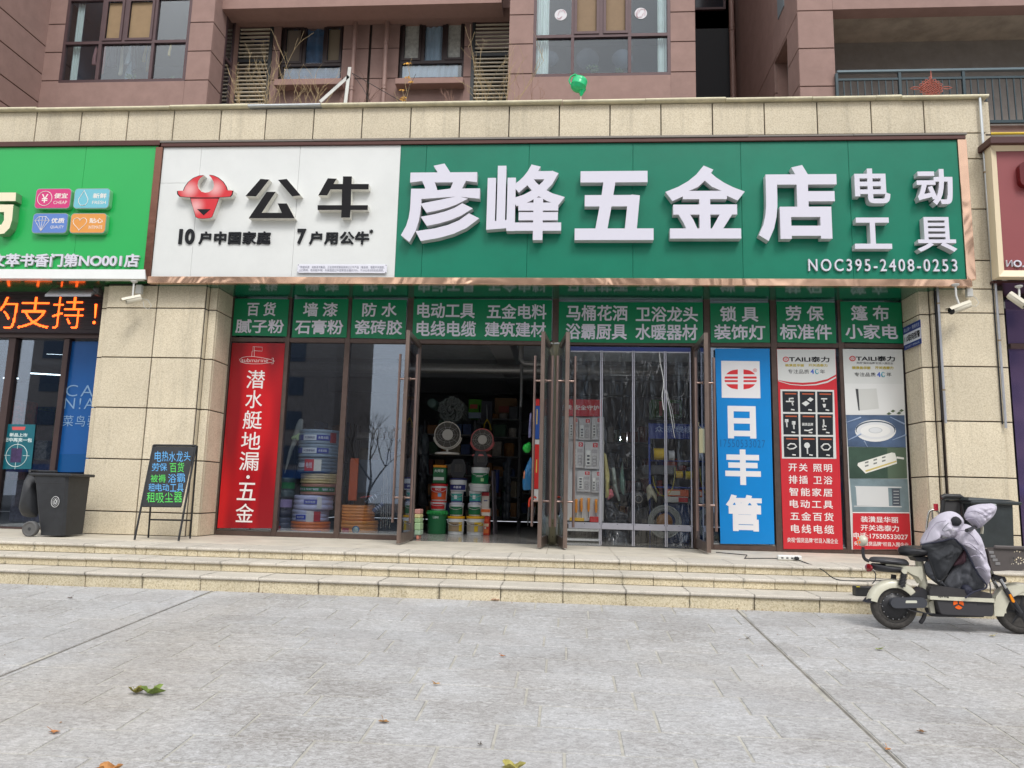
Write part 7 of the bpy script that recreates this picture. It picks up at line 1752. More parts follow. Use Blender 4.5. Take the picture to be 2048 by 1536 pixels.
# bottom row
t,c,r,H=bucket(366,1092,568,1332,(30,104,62),(40,150,70),'Big green metal drum with a crimped lid, left end of the bucket row',[(.8,.86,(16,120,60),-170,-10)],True,txt=('LUBAN',.66,.76,16,(190,210,196)),handle=False)
b=B()
for k in range(18):
    a=k*2*math.pi/18; b.box(c.x+math.cos(a)*r*.98-.012,c.x+math.cos(a)*r*.98+.012,c.y+math.sin(a)*r*.98-.012,c.y+math.sin(a)*r*.98+.012,c.z+H*.84,c.z+H*.93)
b.build('lid_lugs',col((44,150,76)),t,kind='stuff')
bucket(568,1150,740,1340,WHT_,(226,168,30),'Yellow lidded white bucket on the floor, middle of the bucket row',[(.18,.68,(150,130,104),-145,-35),(.18,.68,(206,172,28),-62,-38)],True,txt=('防水涂料',.5,.6,24,(70,50,40)))
bucket(754,1150,937,1345,WHT_,(228,170,28),'Yellow lidded white bucket on the floor, right of the middle one',[(.18,.68,(168,160,148),-150,-20),(.18,.68,(206,172,28),-90,-66),(.5,.68,(206,172,28),-66,-24)],True,txt=('防水涂料',.5,.6,24,(70,50,40)))
bucket(402,1000,560,1092,WHT_,(214,60,52),'Small red lidded bucket standing on the big green drum',[(.15,.7,(190,40,40),-150,-30)])
bucket(406,830,572,1000,WHT_,(200,36,40),'Orange and white paint bucket with a red lid above the drum stack',[(.08,.75,(206,84,34),-155,-25),(.5,.75,(196,40,38),-155,-25),(.25,.45,(120,170,206),-90,-66)],txt=('MACO',.6,.72,20,(230,230,226)))
a0=cB(428,645); a1=cB(556,825); q=bx(a0[0],a0[1],a1[0],a1[1],BYB-.1)
t=thing('paint_can','Rectangular green thinner can with an orange top, left bucket stack','can',(q[0],BYB,q[2]))
B().box(q[0],q[1],BYB-.12,BYB+.05,q[2],q[3]-.04,.008).build('can_body',col((24,98,54)),t); B().box(q[0]-.001,q[1]+.001,BYB-.121,BYB+.051,q[3]-.039,q[3],.008).build('can_top',col((222,140,30)),t)
B().box(q[0]+.01,q[1]-.03,BYB-.123,BYB-.1205,q[2]+.05,q[2]+.1).build('can_label',col((206,206,200)),t); b=B(); b.text('大师漆',(q[0]+.02,q[1]-.04,q[3]-.12,q[3]-.07),BYB-.123,.02); b.build('lettering',col((216,222,216)),t)
bucket(588,1020,732,1147,WHT_,(206,206,220),'Small green banded bucket in the middle stack, on the yellow lidded one',[(.1,.72,(20,104,62),-155,-25)])
bucket(602,905,728,1020,WHT_,(226,228,230),'Small teal banded bucket in the middle stack, below the blue one',[(.2,.8,(70,160,150),-155,-25),(.1,.2,(30,60,130),-155,-25),(.35,.65,(220,226,226),-110,-84)])
bucket(592,775,765,905,WHT_,(38,42,92),'Blue lidded white bucket at the top of the middle stack under the black heater',[(.1,.5,(40,44,110),-155,-25)],txt=('木器漆',.22,.4,26,(220,220,230)))
bucket(775,1022,908,1147,WHT_,(210,208,224),'Small green banded bucket in the right stack, on the yellow lidded one',[(.1,.7,(20,104,62),-155,-25)])
bucket(784,905,912,1022,WHT_,(226,228,228),'Small teal banded bucket in the right stack',[(.2,.8,(70,160,150),-155,-25),(.1,.2,(30,60,130),-155,-25),(.35,.65,(220,226,226),-110,-84)])
bucket(782,832,995,905,WHT_,(226,224,220),'Wide flat white tub in the right stack below the green bucket',[])
bucket(805,668,985,838,WHT_,(228,228,226),'Green and white emulsion bucket topping the right stack under the heater',[(.02,.66,(14,116,66),-165,-15),(.18,.36,(170,206,150),-80,-60)],txt=('工程乳胶漆',.42,.54,22,(220,232,220)))
a0=cB(908,1070); a1=cB(990,1150); q=bx(a0[0],a0[1],a1[0],a1[1],BYB-.05)
def carton(x0,y0,x1,y1,c,label,Y=BYB,d=.25,cf=cB,floor=False,name='carton',extra=()):
    a0=cf(x0,y0); a1=cf(x1,y1); q=bx(a0[0],a0[1],a1[0],a1[1],Y); z0=0.0 if floor else q[2]
    t=thing(name,label,'box',(q[0],Y,z0)); B().box(q[0],q[1],Y,Y+d,z0,q[3],.006).build('carton_body',col(c,.7,var=.08),t)
    for (u0,v0,u1,v1,cc) in extra:
        B().box(q[0]+(q[1]-q[0])*u0,q[0]+(q[1]-q[0])*u1,Y-.003,Y-.0005,z0+(q[3]-z0)*v0,z0+(q[3]-z0)*v1).build('carton_print',col(cc),t)
    return t,q
carton(905,1150,985,1335,(196,60,36),'Orange red printed carton on the floor right of the buckets',Y=BYB+.02,d=.2,floor=True,extra=[(.1,.1,.9,.3,(222,120,60)),(.1,.45,.9,.6,(216,190,160)),(.2,.7,.8,.85,(230,90,50)),(.4,.32,.6,.42,(206,206,196))])
carton(905,1075,992,1150,(222,214,204),'White and orange carton in the right stack',Y=BYB,d=.2,extra=[(.0,.5,1,.9,(226,110,50))])
carton(908,916,980,1075,(206,196,188),'Pale paper sack box with a red top, right of the teal bucket',Y=BYB,d=.2,extra=[(0,.78,1,1,(170,30,44)),(.3,.45,.8,.52,(70,76,130))])
# heaters
def bowl_heater(cx,cy,rpx,frame,label,base,Y=BYB-.02):
    p=PY(*cB(cx,cy),Y); r=rpx/4.956/F*(Y-CAM.y); t=thing('dish_heater',label,'heater',p)
    b=B(); b.lathe([(.01,.1),(r*.35,.09),(r*.7,.055),(r*.93,.0)],p,'y',30); b.build('reflector_dish',mat('polished_dish',S(92,88,82),.3,.7),t)
    b=B(); b.tube([(p.x+r*math.cos(a*.2094),p.y-.005,p.z+r*math.sin(a*.2094)) for a in range(30)],.009,6,closed=True,caps=False); b.build('dish_rim',col(frame),t)
    b=B()
    for k in range(1,5): b.tube([(p.x+r*k/5*math.cos(a*.2618),p.y-.012-.02*(1-k/5),p.z+r*k/7*math.sin(a*.2618)) for a in range(24)],.0014,3,closed=True,caps=False)
    for k in range(10): a=k*math.pi/5; b.tube([(p.x+math.cos(a)*r*.08,p.y-.03,p.z+math.sin(a)*r*.08),(p.x+math.cos(a)*r,p.y-.006,p.z+math.sin(a)*r)],.0013,3)
    b.build('wire_grille',mat('grille_steel',S(206,204,200),.35,.4),t,kind='stuff')
    b=B(); b.lathe([(.03,.06),(.032,.02),(.02,.0),(.001,-.002)],p,'y',14); b.build('heating_element',col((206,200,188)),t)
    b=B(); b.lathe([(r*.42,-.002),(r*.36,-.006),(r*.16,.0)],(p.x+.008,p.y-.03,p.z),'y',20); b.build('centre_glint_ring',col((190,186,178),.3),t)  # pale ring added to stand in for the bright reflection at the dish centre
    b=B(); b.tube([(p.x+r*1.09*math.cos(R(a)),p.y+.03,p.z+r*1.09*math.sin(R(a))) for a in range(190,351,10)],.013,8); b.tube([(p.x,p.y+.03,p.z-r*1.09),(p.x,p.y+.03,p.z-r*1.3)],.02,8); b.lathe([(base,-.0),(base*.96,.03),(.03,.045)],(p.x,p.y+.03,p.z-r*1.5),n=26); b.build('heater_stand',col(frame),t)
bowl_heater(570,345,130,(216,210,200),'White round dish heater on the left bucket stack',.21)
bowl_heater(914,394,110,(206,110,110),'Pink framed round dish heater above the right bucket stack',.17)
for (x0,y0,x1,y1,lab) in ((602,585,752,768,'Black square fan heater in front, between the two dish heaters'),(828,505,968,665,'Black square fan heater directly under the pink dish heater')):
    a0=cB(x0,y0); a1=cB(x1,y1); q=bx(a0[0],a0[1],a1[0],a1[1],BYB-.15); t=thing('fan_heater',lab,'heater',(q[0],BYB-.15,q[2])); w=q[1]-q[0]; h=q[3]-q[2]
    b=B(); b.prism([(q[0]+w*.15,q[2]),(q[1]-w*.15,q[2]),(q[1],q[2]+h*.3),(q[1]-w*.02,q[2]+h*.7),(q[1]-w*.2,q[3]),(q[0]+w*.2,q[3]),(q[0]+w*.02,q[2]+h*.7),(q[0],q[2]+h*.3)],BYB-.15,BYB+.0); b.build('heater_case',col((34,34,38)),t)
    b=B()
    for k in range(6): xx=q[0]+w*(.28+.09*k); b.box(xx,xx+w*.035,BYB-.156,BYB-.151,q[2]+h*.3,q[2]+h*.72)
    b.build('heater_grille',col((74,70,66)),t); b=B(); b.tube([(q[0]-.0,BYB-.07,q[2]+h*.4),(q[0]-.02,BYB-.07,q[2]-.0),(q[1]+.02,BYB-.07,q[2]-.0),(q[1]+.0,BYB-.07,q[2]+h*.4)],.007,6); b.build('heater_foot',col((60,30,36)),t)
# shelving behind the buckets with darker goods
rs2=random.Random(9)
def shelf_unit(x0,x1,Y,levels,label,seed,d=.4,cols=((60,64,70),(90,40,40),(40,60,100),(120,110,90),(50,80,60),(150,146,140),(130,90,50))):
    t=thing('shelf_unit',label,'shelf',(x0,Y,0)); r=random.Random(seed)
    b=B(); 
    for xx in (x0,x1-.03):
        for yy in (Y,Y+d-.03): B().box(xx,xx+.03,yy,yy+.03,0,levels[-1]+.25).build('shelf_post',col((70,72,76)),t)
    for z in levels: B().box(x0,x1,Y,Y+d,z-.02,z,.003).build('shelf_board',col((96,98,100)),t)
    for z in levels:
        x=x0+.05
        while x<x1-.12:
            w=r.uniform(.08,.26); h=r.uniform(.1,.3); c=r.choice(cols); w=min(w,x1-.05-x)
            o=B()
            if r.random()<.35: o.lathe([(w*.4,z),(w*.42,z+h*.9),(w*.3,z+h)],(x+w/2,Y+.18,0),n=14)
            else: o.box(x,x+w*.92,Y+.03+r.uniform(0,.05),Y+d-.05,z+.001,z+h,.006)
            o.build('shelf_goods',col(c,.6,var=.25,vscale=18),t); x+=w
    return t
def xw_(px,Y): return X_(px,900,Y)
shelf_unit(xw_(846,3.2),xw_(950,3.2),3.2,(.25,.62,1.0,1.38,1.75),'Crowded dark goods shelf behind the left bucket stack',1)
shelf_unit(xw_(955,3.6),xw_(1040,3.6),3.6,(.25,.62,1.0,1.38,1.75,2.1),'Crowded dark goods shelf behind the right bucket stack',2)
shelf_unit(xw_(1040,4.6),xw_(1180,4.6),4.6,(.3,.7,1.1,1.5,1.9),'Deep goods shelf at the back of the aisle',3)
shelf_unit(xw_(590,3.0),xw_(700,3.0),3.0,(.3,.75,1.2,1.65),'Dim goods shelf far behind the hose coils',4)
shelf_unit(xw_(705,2.6),xw_(815,2.6),2.6,(.3,.75,1.2,1.6),'Dim goods shelf behind the orange hose window',5)
shelf_unit(xw_(1210,3.0),xw_(1310,3.0),3.0,(.3,.75,1.2,1.65),'Dim goods shelf behind the second plastic strip',6)
shelf_unit(xw_(1310,2.4),xw_(1400,2.4),2.4,(.3,.7,1.1),'Blue goods shelf behind the fourth plastic strip',7,cols=((30,60,130),(40,70,150),(196,70,50),(206,170,40),(190,190,190)))
# bundle of pipes seen from the end
p=PY(*cB(605,95),3.1); t=thing('pipe_bundle','Bundle of grey plastic pipes seen from their round ends, high on the shelf','pipes',p)
b=B(); r0=130/4.956/F*(3.1-CAM.y); k=0
for i in range(-9,10):
    for j in range(-9,10):
        xx=(i+.5*(j%2))*.034; zz=j*.0295
        if xx*xx+zz*zz<r0*r0 and rs2.random()<.94:
            ox,oz,oy=rs2.uniform(-.004,.004),rs2.uniform(-.004,.004),rs2.uniform(-.05,.05)
            b.lathe([(.009,oy+.002),(.010,oy),(.0145,oy),(.0155,oy+.003),(.0155,1.2)],(p.x+xx+ox,p.y,p.z+zz+oz),'y',8)
b.build('plastic_pipes',col((150,158,156),.4),t,kind='stuff')
p=PY(*cB(415,30),3.1); B().lathe([(.001,-.01),(.07,-.012),(.085,0),(.085,.6)],p,'y',20).build('rolled_sheet',col((96,122,116)),None,None,'Pale green roll end left of the pipe bundle','roll')
carton(778,-8,905,180,(80,150,40),'Bright green printed carton on top of the shelves',Y=3.6,d=.4,extra=[(.0,.0,1,.3,(140,160,180)),(.1,.5,.7,.72,(190,80,60))])
carton(1035,-20,1250,185,(120,92,62),'Brown cardboard carton with red print above the aisle',Y=3.9,d=.4,extra=[(.2,.3,.9,.6,(140,60,46))])
carton(902,10,1015,230,(54,56,66),'Dark display card with pliers hanging above the pink heater',Y=3.2,d=.03)
t=thing('pliers','Yellow handled pliers hanging on the dark card above the pink heater','tool',PY(*cB(965,200),3.15)); b=B(); pc=lambda x,y:PY(*cB(x,y),3.15); b.tube([pc(958,40),pc(960,110),pc(962,190)],[.004,.02,.012],6); b.build('plier_jaws',col((130,134,140),.3),t); b=B(); b.tube([pc(962,190),pc(935,240),pc(930,290)],.012,6); b.tube([pc(962,190),pc(990,240),pc(1005,300)],.012,6); b.build('plier_grips',col((196,170,30)),t)
t=thing('leaning_board','Upright pale board leaning at the right edge of the bucket stacks','board',PY(*cB(1030,1300),2.4)); q0,q1=PY(*cB(1012,700),2.3),PY(*cB(1035,1310),2.3); B().hexa([(q1.x-.01,2.2,0),(q1.x+.01,2.2,0),(q1.x+.01,2.8,0),(q1.x-.01,2.8,0),(q0.x-.01,2.3,q0.z),(q0.x+.01,2.3,q0.z),(q0.x+.01,2.8,q0.z),(q0.x-.01,2.8,q0.z)]).build('board_panel',col((150,140,150),.6),t)
bucket(1025,690,1085,920,(40,60,130),(50,60,110),'Blue jar stack right of the leaning board',[],handle=False,Y=3.0,bodyname='storage_jar')
for i,(x,y0,y1,c,lab) in enumerate(((1150,600,860,(52,62,72),'Dark grey bottle column in the aisle, upper left'),(1178,560,1180,(60,66,76),'Dark grey tube column in the aisle, taller one'),(1140,900,1200,(48,54,62),'Dark tube bundle low in the aisle'))):
    p0,p1=PY(*cB(x,y0),3.3),PY(*cB(x,y1),3.3); b=B(); n=max(3,int((p0.z-p1.z)/.16)); prof=[]
    for k in range(n):
        za=p1.z+(p0.z-p1.z)*k/n; zb_=p1.z+(p0.z-p1.z)*(k+1)/n; prof+=[(.05,za),(.055,za+.02),(.055,zb_-.04),(.03,zb_-.02)]
    b.lathe(prof,(p0.x,3.3,0),n=14); b.build('bottle_column',col(c,.3),None,None,lab,'bottles')
# hanging coats on the left of the doorway
for i,(x,y0,y1,w,c,lab) in enumerate(((345,330,760,90,(66,74,80),'Clear plastic wrapped goods hanging left of the white heater'),(330,500,1050,110,(34,36,42),'Dark bagged goods hanging low at the left of the doorway'),(300,250,560,70,(56,60,66),'Small dark bags hanging beside the left door leaf'))):
    p0,p1=cB(x-w/2,y0),cB(x+w/2,y1); pts=[(PY(*cB(x+w/2*u,y0+(y1-y0)*v),2.6).x,PY(*cB(x+w/2*u,y0+(y1-y0)*v),2.6).z) for u,v in ((-.6,0),(.6,0),(1,.3),(.8,.7),(1,1),(-.8,1),(-1,.6),(-.7,.3))]
    o=pillow(pts,2.6,.1,col(c,.25,bump=.5,bscale=12),'hanging_goods',None,wr=.02,seed=i); tag(o,lab,'hanging bag')
# pastel stacked tubs by the left door leaf
t=thing('plastic_stool','Pastel green and pink stacked plastic stools behind the left door leaf','stool',PY(*cB(275,1300),.25))
for (y0,y1,c) in ((1080,1130,(206,150,140)),(1130,1170,(214,206,150)),(1170,1215,(170,200,150)),(1215,1290,(176,208,160)),(1290,1340,(170,196,170))):
    a0=cB(240,y0);a1=cB(297,y1); q=bx(a0[0],a0[1],a1[0],a1[1],.25); B().box(q[0],q[1],.25,.5,q[2],q[3]-.003,.01).build('stool_layer',col(c),t)
a0=cB(255,1340);a1=cB(282,1390); q=bx(a0[0],a0[1],a1[0],a1[1],.25); B().box(q[0],q[1],.26,.45,0.001,q[3],.01).build('stool_leg',col((216,140,120)),t)
# ---- hose coils in the left windows
def coil(x0,y0,x1,y1,c,label,ridges=5,lab=None,Y=.62,cf=cA,floor=False,rg=.4,wrap=None):
    a=cf((x0+x1)/2,y0); b_=cf((x0+x1)/2,y1); z1=Z_(a[0],a[1],Y);z0=Z_(b_[0],b_[1],Y); ym=(a[1]+b_[1])/2; xa=X_(cf(x0,0)[0],ym,Y); xb=X_(cf(x1,0)[0],ym,Y); r=(xb-xa)/2; x=(xa+xb)/2
    if floor: z0=0
    H=z1-z0; t=thing('hose_coil',label,'hose coil',(x,Y,z0)); prof=[(r*.45,z0+.004)]
    for k in range(ridges):
        for j in range(5): 
            a_=math.pi*j/4; prof.append((r-(.012 if ridges>1 else .02)+ (.012 if ridges>1 else .02)*math.sin(a_),z0+H*(k+.5-.5*math.cos(a_))/ridges))
    prof.append((r*.45,z1-.002)); b=B(); b.lathe(prof,(x,Y,0),n=36); b.lathe([(r*.45,z0+.004),(r*.45,z1-.002)],(x,Y,0),n=24)
    b.build('coil_winding',col(c,rg,var=.1,vscale=10),t)
    cc=Vector((x,Y,z0))
    for (u0,u1,lc,a0,a1,tx) in (lab or []):
        band(cc,r+.003,z0+H*u0,z0+H*u1,a0,a1,col(lc,.35),'coil_label',t)
        if tx: curvetext(tx,cc,r+.006,z0+H*(u0+(u1-u0)*.25),z0+H*(u0+(u1-u0)*.75),a0+5,a1-5,col((206,210,222) if sum(lc)<400 else (60,64,110),.4),t,.01)
    return t
GR=(128,146,164)
coil(838,380,1206,512,GR,'Grey blue wire coil at the very top of the coil stack',4,[(.25,.62,(40,60,140),-160,-120,None),(.25,.62,(206,212,220),-120,-80,'PVC绝缘电线'),(.25,.62,(40,60,150),-80,-42,'线缆'),(.1,.8,(150,40,50),-42,-20,None)])
coil(830,514,1200,632,GR,'Grey blue wire coil second from the top of the stack',4,[(.3,.7,(206,212,220),-122,-78,'PVC绝缘电线'),(.3,.7,(40,60,150),-78,-45,'线缆'),(.3,.7,(40,60,150),-150,-122,None)])
coil(826,640,1195,772,(104,118,134),'Grey blue wire coil with a red and white tag, third from the top',4,[(.1,.9,(190,44,56),-112,-84,'电线'),(.1,.9,(214,212,204),-84,-64,None),(.35,.65,(190,200,214),-140,-112,None)])
coil(852,780,1185,872,(196,176,130),'Straw coloured coil in the middle of the stack',4)
coil(852,874,1178,976,(170,120,104),'Pinkish brown coil with a green band in the middle of the stack',3,[(.3,.7,(20,110,70),-165,-15,'塑料软管 管业')])
coil(790,980,1142,1112,(190,190,222),'Pale violet wrapped coil with a blue label, below the brown one',3,[(.4,.7,(70,80,170),-100,-62,'电线电缆'),(.1,.9,(214,212,214),-62,-48,None)])
coil(772,1114,1102,1222,(186,190,220),'Pale violet wrapped coil with red and white tag near the floor',3,[(.2,.6,(40,60,170),-120,-86,'电线电缆'),(.0,.95,(216,212,210),-84,-62,None),(.05,.9,(180,50,60),-62,-40,None)])
coil(758,1222,1112,1336,(216,112,40),'Orange coil at the bottom of the stack with a blue label',4,[(.05,.35,(40,90,180),-150,-40,'家装专用')],floor=True)
coil(600,815,800,1000,(70,90,96),'Dark coil with a green band at the left end of the window',3,[(.45,.75,(20,120,70),-165,-15,None)],Y=.7)
coil(590,1000,770,1180,(60,64,84),'Dark violet wrapped coil low at the left of the window',3,[(.5,.9,(170,150,200),-165,-15,None)],Y=.7)
coil(590,1185,760,1335,(84,88,110),'Grey coil with a small red label in the window corner',3,[(.1,.5,(170,40,60),-120,-80,None)],Y=.7,floor=True)
coil(1222,1072,1532,1210,(226,142,70),'Orange gas hose coil, upper one in the second window',5,rg=.35)
coil(1212,1212,1560,1340,(220,142,62),'Orange gas hose coil on the floor in the second window',4,[(.05,.55,(176,50,60),-130,-104,None)],floor=True,rg=.35)
p=PY(*cA(1356,1300),.62-.33); b=B(); b.lathe([(.001,0),(.055,0),(.055,.004)],(p.x,p.y,p.z),'y',20); o=b.build('round_tag',col((40,100,140)),None,None,'Round blue and white sticker tag on the lower orange hose coil','tag'); b=B(); b.lathe([(.001,-.001),(.04,-.001),(.04,0)],(p.x,p.y,p.z),'y',20); b.build('tag_center',col((180,196,190)),o)
def slab_(x0,y0,x1,y1,Y,c,label,cf=cA,d=.03,name='board',cat='board',floor=False,rough=.5):
    a0=cf(x0,y0);a1=cf(x1,y1);q=bx(a0[0],a0[1],a1[0],a1[1],Y); return B().box(q[0],q[1],Y,Y+d,0.001 if floor else q[2],q[3],.004).build(name,col(c,rough,var=.1),None,None,label,cat)
slab_(1295,635,1372,1030,.9,(196,88,40),'Upright orange board standing behind the orange hose coils')
slab_(1380,650,1690,960,1.1,(54,68,82),'Blue grey carton panel behind the brushes in the second window',d=.3)
t=thing('plastic_bag','White glove and clear plastic bag hanging at the left of the coil stack','bag',PY(*cA(800,400),.5)); pl_=lambda pts:[(PY(*cA(x,y),.5).x,PY(*cA(x,y),.5).z) for x,y in pts]
pillow(pl_([(840,262),(870,275),(860,380),(820,470),(770,560),(730,690),(690,790),(705,690),(740,580),(765,460),(785,380),(810,300)]),.5,.035,mat('bag_grey',S(150,152,146),.3,bump=.5,bscale=20),'bag_body',t,wr=.01,cen=pl_([(790,440)])[0])
pillow(pl_([(760,440),(830,405),(850,395),(835,440),(830,480),(800,450),(765,470)]),.47,.02,col((176,200,150)),'glove',t)
t=thing('pole_bundle','Long chrome poles and brush handles standing in the second window','poles',PY(*cA(1620,1200),.5))
for k,(xa,ya,xb,yb) in enumerate(((1600,900,1590,1290),(1620,700,1612,1280),(1655,820,1650,1260),(1680,690,1672,1290),(1640,760,1634,1290))):
    b=B(); b.tube([PY(*cA(xa,ya),.5+.03*k),PY(*cA(xb,yb),.5+.03*k)],.007,6); b.build('pole',mat('chrome_tube'),t)
for k,(xa,ya,xb,yb,c) in enumerate(((1445,1050,1590,960,(40,52,66)),(1520,1130,1610,1060,(56,60,96)),(1400,1000,1530,985,(150,40,40)))):
    b=B(); a0,a1=PY(*cA(xa,ya),.42),PY(*cA(xb,yb),.5); b.tube([a0,a1],.035 if k<2 else .01,12); o=b.build('roller_tool',col(c),None,None,('Dark paint roller sleeve lying tilted on the poles, upper one','Small violet roller sleeve lying tilted, lower one','Red stick lying across the orange hose coil')[k],'tool')
    if k<2:
        d_=(a1-a0); b=B()
        for s_ in (.25,.45,.65): b.tube([a0+d_*s_,a0+d_*(s_+.05)],.036,12); 
        b.build('printed_stripe',col((190,190,196)),o)
# ---- display rack behind the plastic curtain
RKY=.85
t=thing('display_rack','White pegboard rack with a red header behind the plastic curtain','display rack',PY(*cC(380,1290),RKY))
q=bx(*cC(118,240),*cC(668,1180),RKY+.02); B().box(q[0],q[1],RKY+.02,RKY+.04,q[2],q[3],.003).build('peg_board',col((190,190,192),.5),t)
q=bx(*cC(112,85),*cC(650,236),RKY); B().box(q[0],q[1],RKY-.02,RKY+.04,q[2],q[3],.003).build('header_board',PC('header_red',(186,34,44),.4),t)
b=B(); q2=bx(*cC(150,135),*cC(625,180),RKY-.022); b.text('专业品质 安全守护',q2,RKY-.022,.015); b.build('lettering',PW,t)
b=B(); b.box(q[0],q[0]+.04,RKY+.0,RKY+.03,0,q[3]); b.box(q[1]-.04,q[1],RKY,RKY+.03,0,q[3]); b.box(q[0],q[1],RKY-.1,RKY+.2,.02,.05); b.build('rack_frame',col((206,206,206)),t)
zr_=Z_(*cC(500,1265),RKY); B().box(q[0],q[1],RKY-.12,RKY+.04,zr_-.015,zr_+.015,.003).build('rack_shelf',col((200,200,198)),t)
def pack(x0,y0,x1,y1,label,tilt=0,kind=0):
    q=bx(*cC(x0,y0),*cC(x1,y1),RKY-.04); t=thing('blister_pack',label,'packet',((q[0]+q[1])/2,RKY-.04,q[3])); w=q[1]-q[0];h=q[3]-q[2]
    b=B().box(q[0],q[1],RKY-.025,RKY-.02,q[2],q[3],.003); b.build('backing_card',col((196,194,196)),t)
    b=B(); b.box(q[1]-w*.42,q[1]-w*.08,RKY-.0275,RKY-.0255,q[3]-h*.2,q[3]-h*.04); b.build('red_mark',PC('header_red2',(196,36,46),.4),t)
    b=B(); b.text('D',(q[1]-w*.32,q[1]-w*.18,q[3]-h*.17,q[3]-h*.07),RKY-.029,.02); b.build('lettering',PW,t)
    b=B(); r=random.Random(int(x0*y0)); b.box(q[0]+w*.1,q[0]+w*.42,RKY-.045,RKY-.0255,q[2]+h*.12,q[2]+h*.68,.004); b.build('socket_block',col((224,224,222)),t)
    b=B()
    for k in range(4 if kind==0 else 3): b.box(q[0]+w*.17,q[0]+w*.35,RKY-.047,RKY-.0455,q[2]+h*(.17+.13*k),q[2]+h*(.25+.13*k))
    b.build('socket_holes',col((90,90,96)),t,kind='stuff')
    b=B(); 
    for k in range(3): b.tube([(q[0]+w*.7+math.cos(a*.6)*w*.16,RKY-.035+.003*k,q[2]+h*(.18+.12*k)+math.sin(a*.6)*h*.06) for a in range(11)],.004,4,closed=True,caps=False)
    b.box(q[0]+w*.5,q[0]+w*.9,RKY-.0275,RKY-.0255,q[2]+h*.58,q[2]+h*.72); b.build('cable_loop',col((170,166,170)),t)
i=0
for rn_,(y0,y1,xs) in enumerate(((248,452,((158,225),(262,322),(352,435),(442,548),(556,650))),(462,712,((150,230),(255,318),(372,486),(494,622))),(728,928,((140,222),(256,318),(425,548),(556,640))))):
    for k,(a,b_) in enumerate(xs):
        nm=('leftmost','second from left','third from left','fourth from left','rightmost')[k if k<len(xs)-1 else 4]
        pack(a,y0+(k%2)*6,b_,y1-(k%3)*5,'White socket strip packet in the %s row of the rack, %s'%(('top','middle','bottom')[rn_],nm),0,k%2)
for k,(x,y) in enumerate(((300,980),(418,985),(466,975),(530,975),(598,985))):
    q=bx(*cC(x-18,y),*cC(x+18,y+125),RKY-.04); t=thing('screwdriver_pack','Orange handled screwdriver hanging low on the rack, %s of five'%('first','second','third','fourth','fifth')[k],'tool',(q[0],RKY-.04,q[3]))
    b=B(); b.lathe([(.012,q[2]),(.022,q[2]+.05),(.018,q[3]-.06),(.024,q[3]-.01),(.01,q[3])],((q[0]+q[1])/2,RKY-.02,0),n=10); b.build('tool_grip',col((222,140,30)),t); b=B(); b.lathe([(.005,q[2]-.09),(.005,q[2])],((q[0]+q[1])/2,RKY-.02,0),n=6); b.build('tool_shaft',col((60,60,64)),t)
slab_(358,1155,490,1185,RKY-.1,(206,160,40),'Flat yellow box on the rack shelf',cf=cC,d=.1,name='carton',cat='box'); slab_(540,1145,620,1195,RKY-.1,(196,40,40),'Flat red box on the rack shelf',cf=cC,d=.1,name='carton',cat='box')
# towels and ads hanging between the doors
t=thing('hanging_banner','Red and blue vertical banner hanging inside between the open doors','banner',PY(*cB(1450,400),.3))
for (y0,y1,c) in ((-10,58,(206,36,36)),(58,385,(30,78,160)),(392,440,(206,206,206)),(440,880,(206,32,28)),(885,1000,(210,210,208))):
    q=bx(*cB(1428,y0),*cB(1482,y1),.32); B().box(q[0],q[1],.32,.325,q[2]+.002,q[3]).build('banner_strip',col(c),t)
b=B(); q=bx(*cB(1446,590),*cB(1458,720),.318); b.box(q[0],q[1],.317,.319,q[2],q[3]); b.build('banner_print',col((222,190,90)),t); b=B(); q=bx(*cB(1452,90),*cB(1462,240),.318); b.box(q[0],q[1],.317,.319,q[2],q[3]); b.build('banner_print',col((222,190,90)),t)
for (pts,c,lab) in (([(1395,560),(1420,640),(1400,890),(1320,895),(1312,800),(1340,680)],(40,110,160),'Blue shopping bag hanging low beside the red banner'),([(1330,440),(1390,415),(1400,470),(1385,520),(1340,525),(1310,480)],(30,170,60),'Bright green dustpan hanging left of the red banner'),([(1385,130),(1405,120),(1400,370),(1370,380),(1375,250)],(120,120,160),'Pale patterned cloth hanging left of the blue banner'),([(1325,700),(1345,690),(1340,800),(1318,800)],(206,130,100),'Small pink cloth hanging beside the blue bag')):
    o=pillow([(PY(*cB(x,y),.45).x,PY(*cB(x,y),.45).z) for x,y in pts],.45,.04,col(c,.5,bump=.3,bscale=14),'hanging_goods',None,wr=.008); tag(o,lab,'hanging goods')
for (x,lab) in ((1410,'Black umbrella with a red hook handle left of the middle door leaf'),(1655,'Black umbrella with a red hook handle inside the tied plastic')):
    t=thing('umbrella',lab,'umbrella',PY(*cB(x,1150),-.12)); W=lambda a,c:PY(*cB(a,c),-.12); b=B(); b.tube(spline([W(x-32,1060),W(x-28,1000),W(x-10,968),W(x+25,962),W(x+38,975)],4),.014,8); b.build('umbrella_handle',mat('red_orange_gloss',S(206,60,36),.3),t)
    b=B(); b.tube([W(x-32,1060),W(x-38,1150),W(x-46,1250)],[.012,.016,.006],8); b.tube([W(x+30,1060),W(x+14,1150),W(x+6,1180)],[.01,.012,.006],8); b.build('umbrella_shaft',DARKP,t)
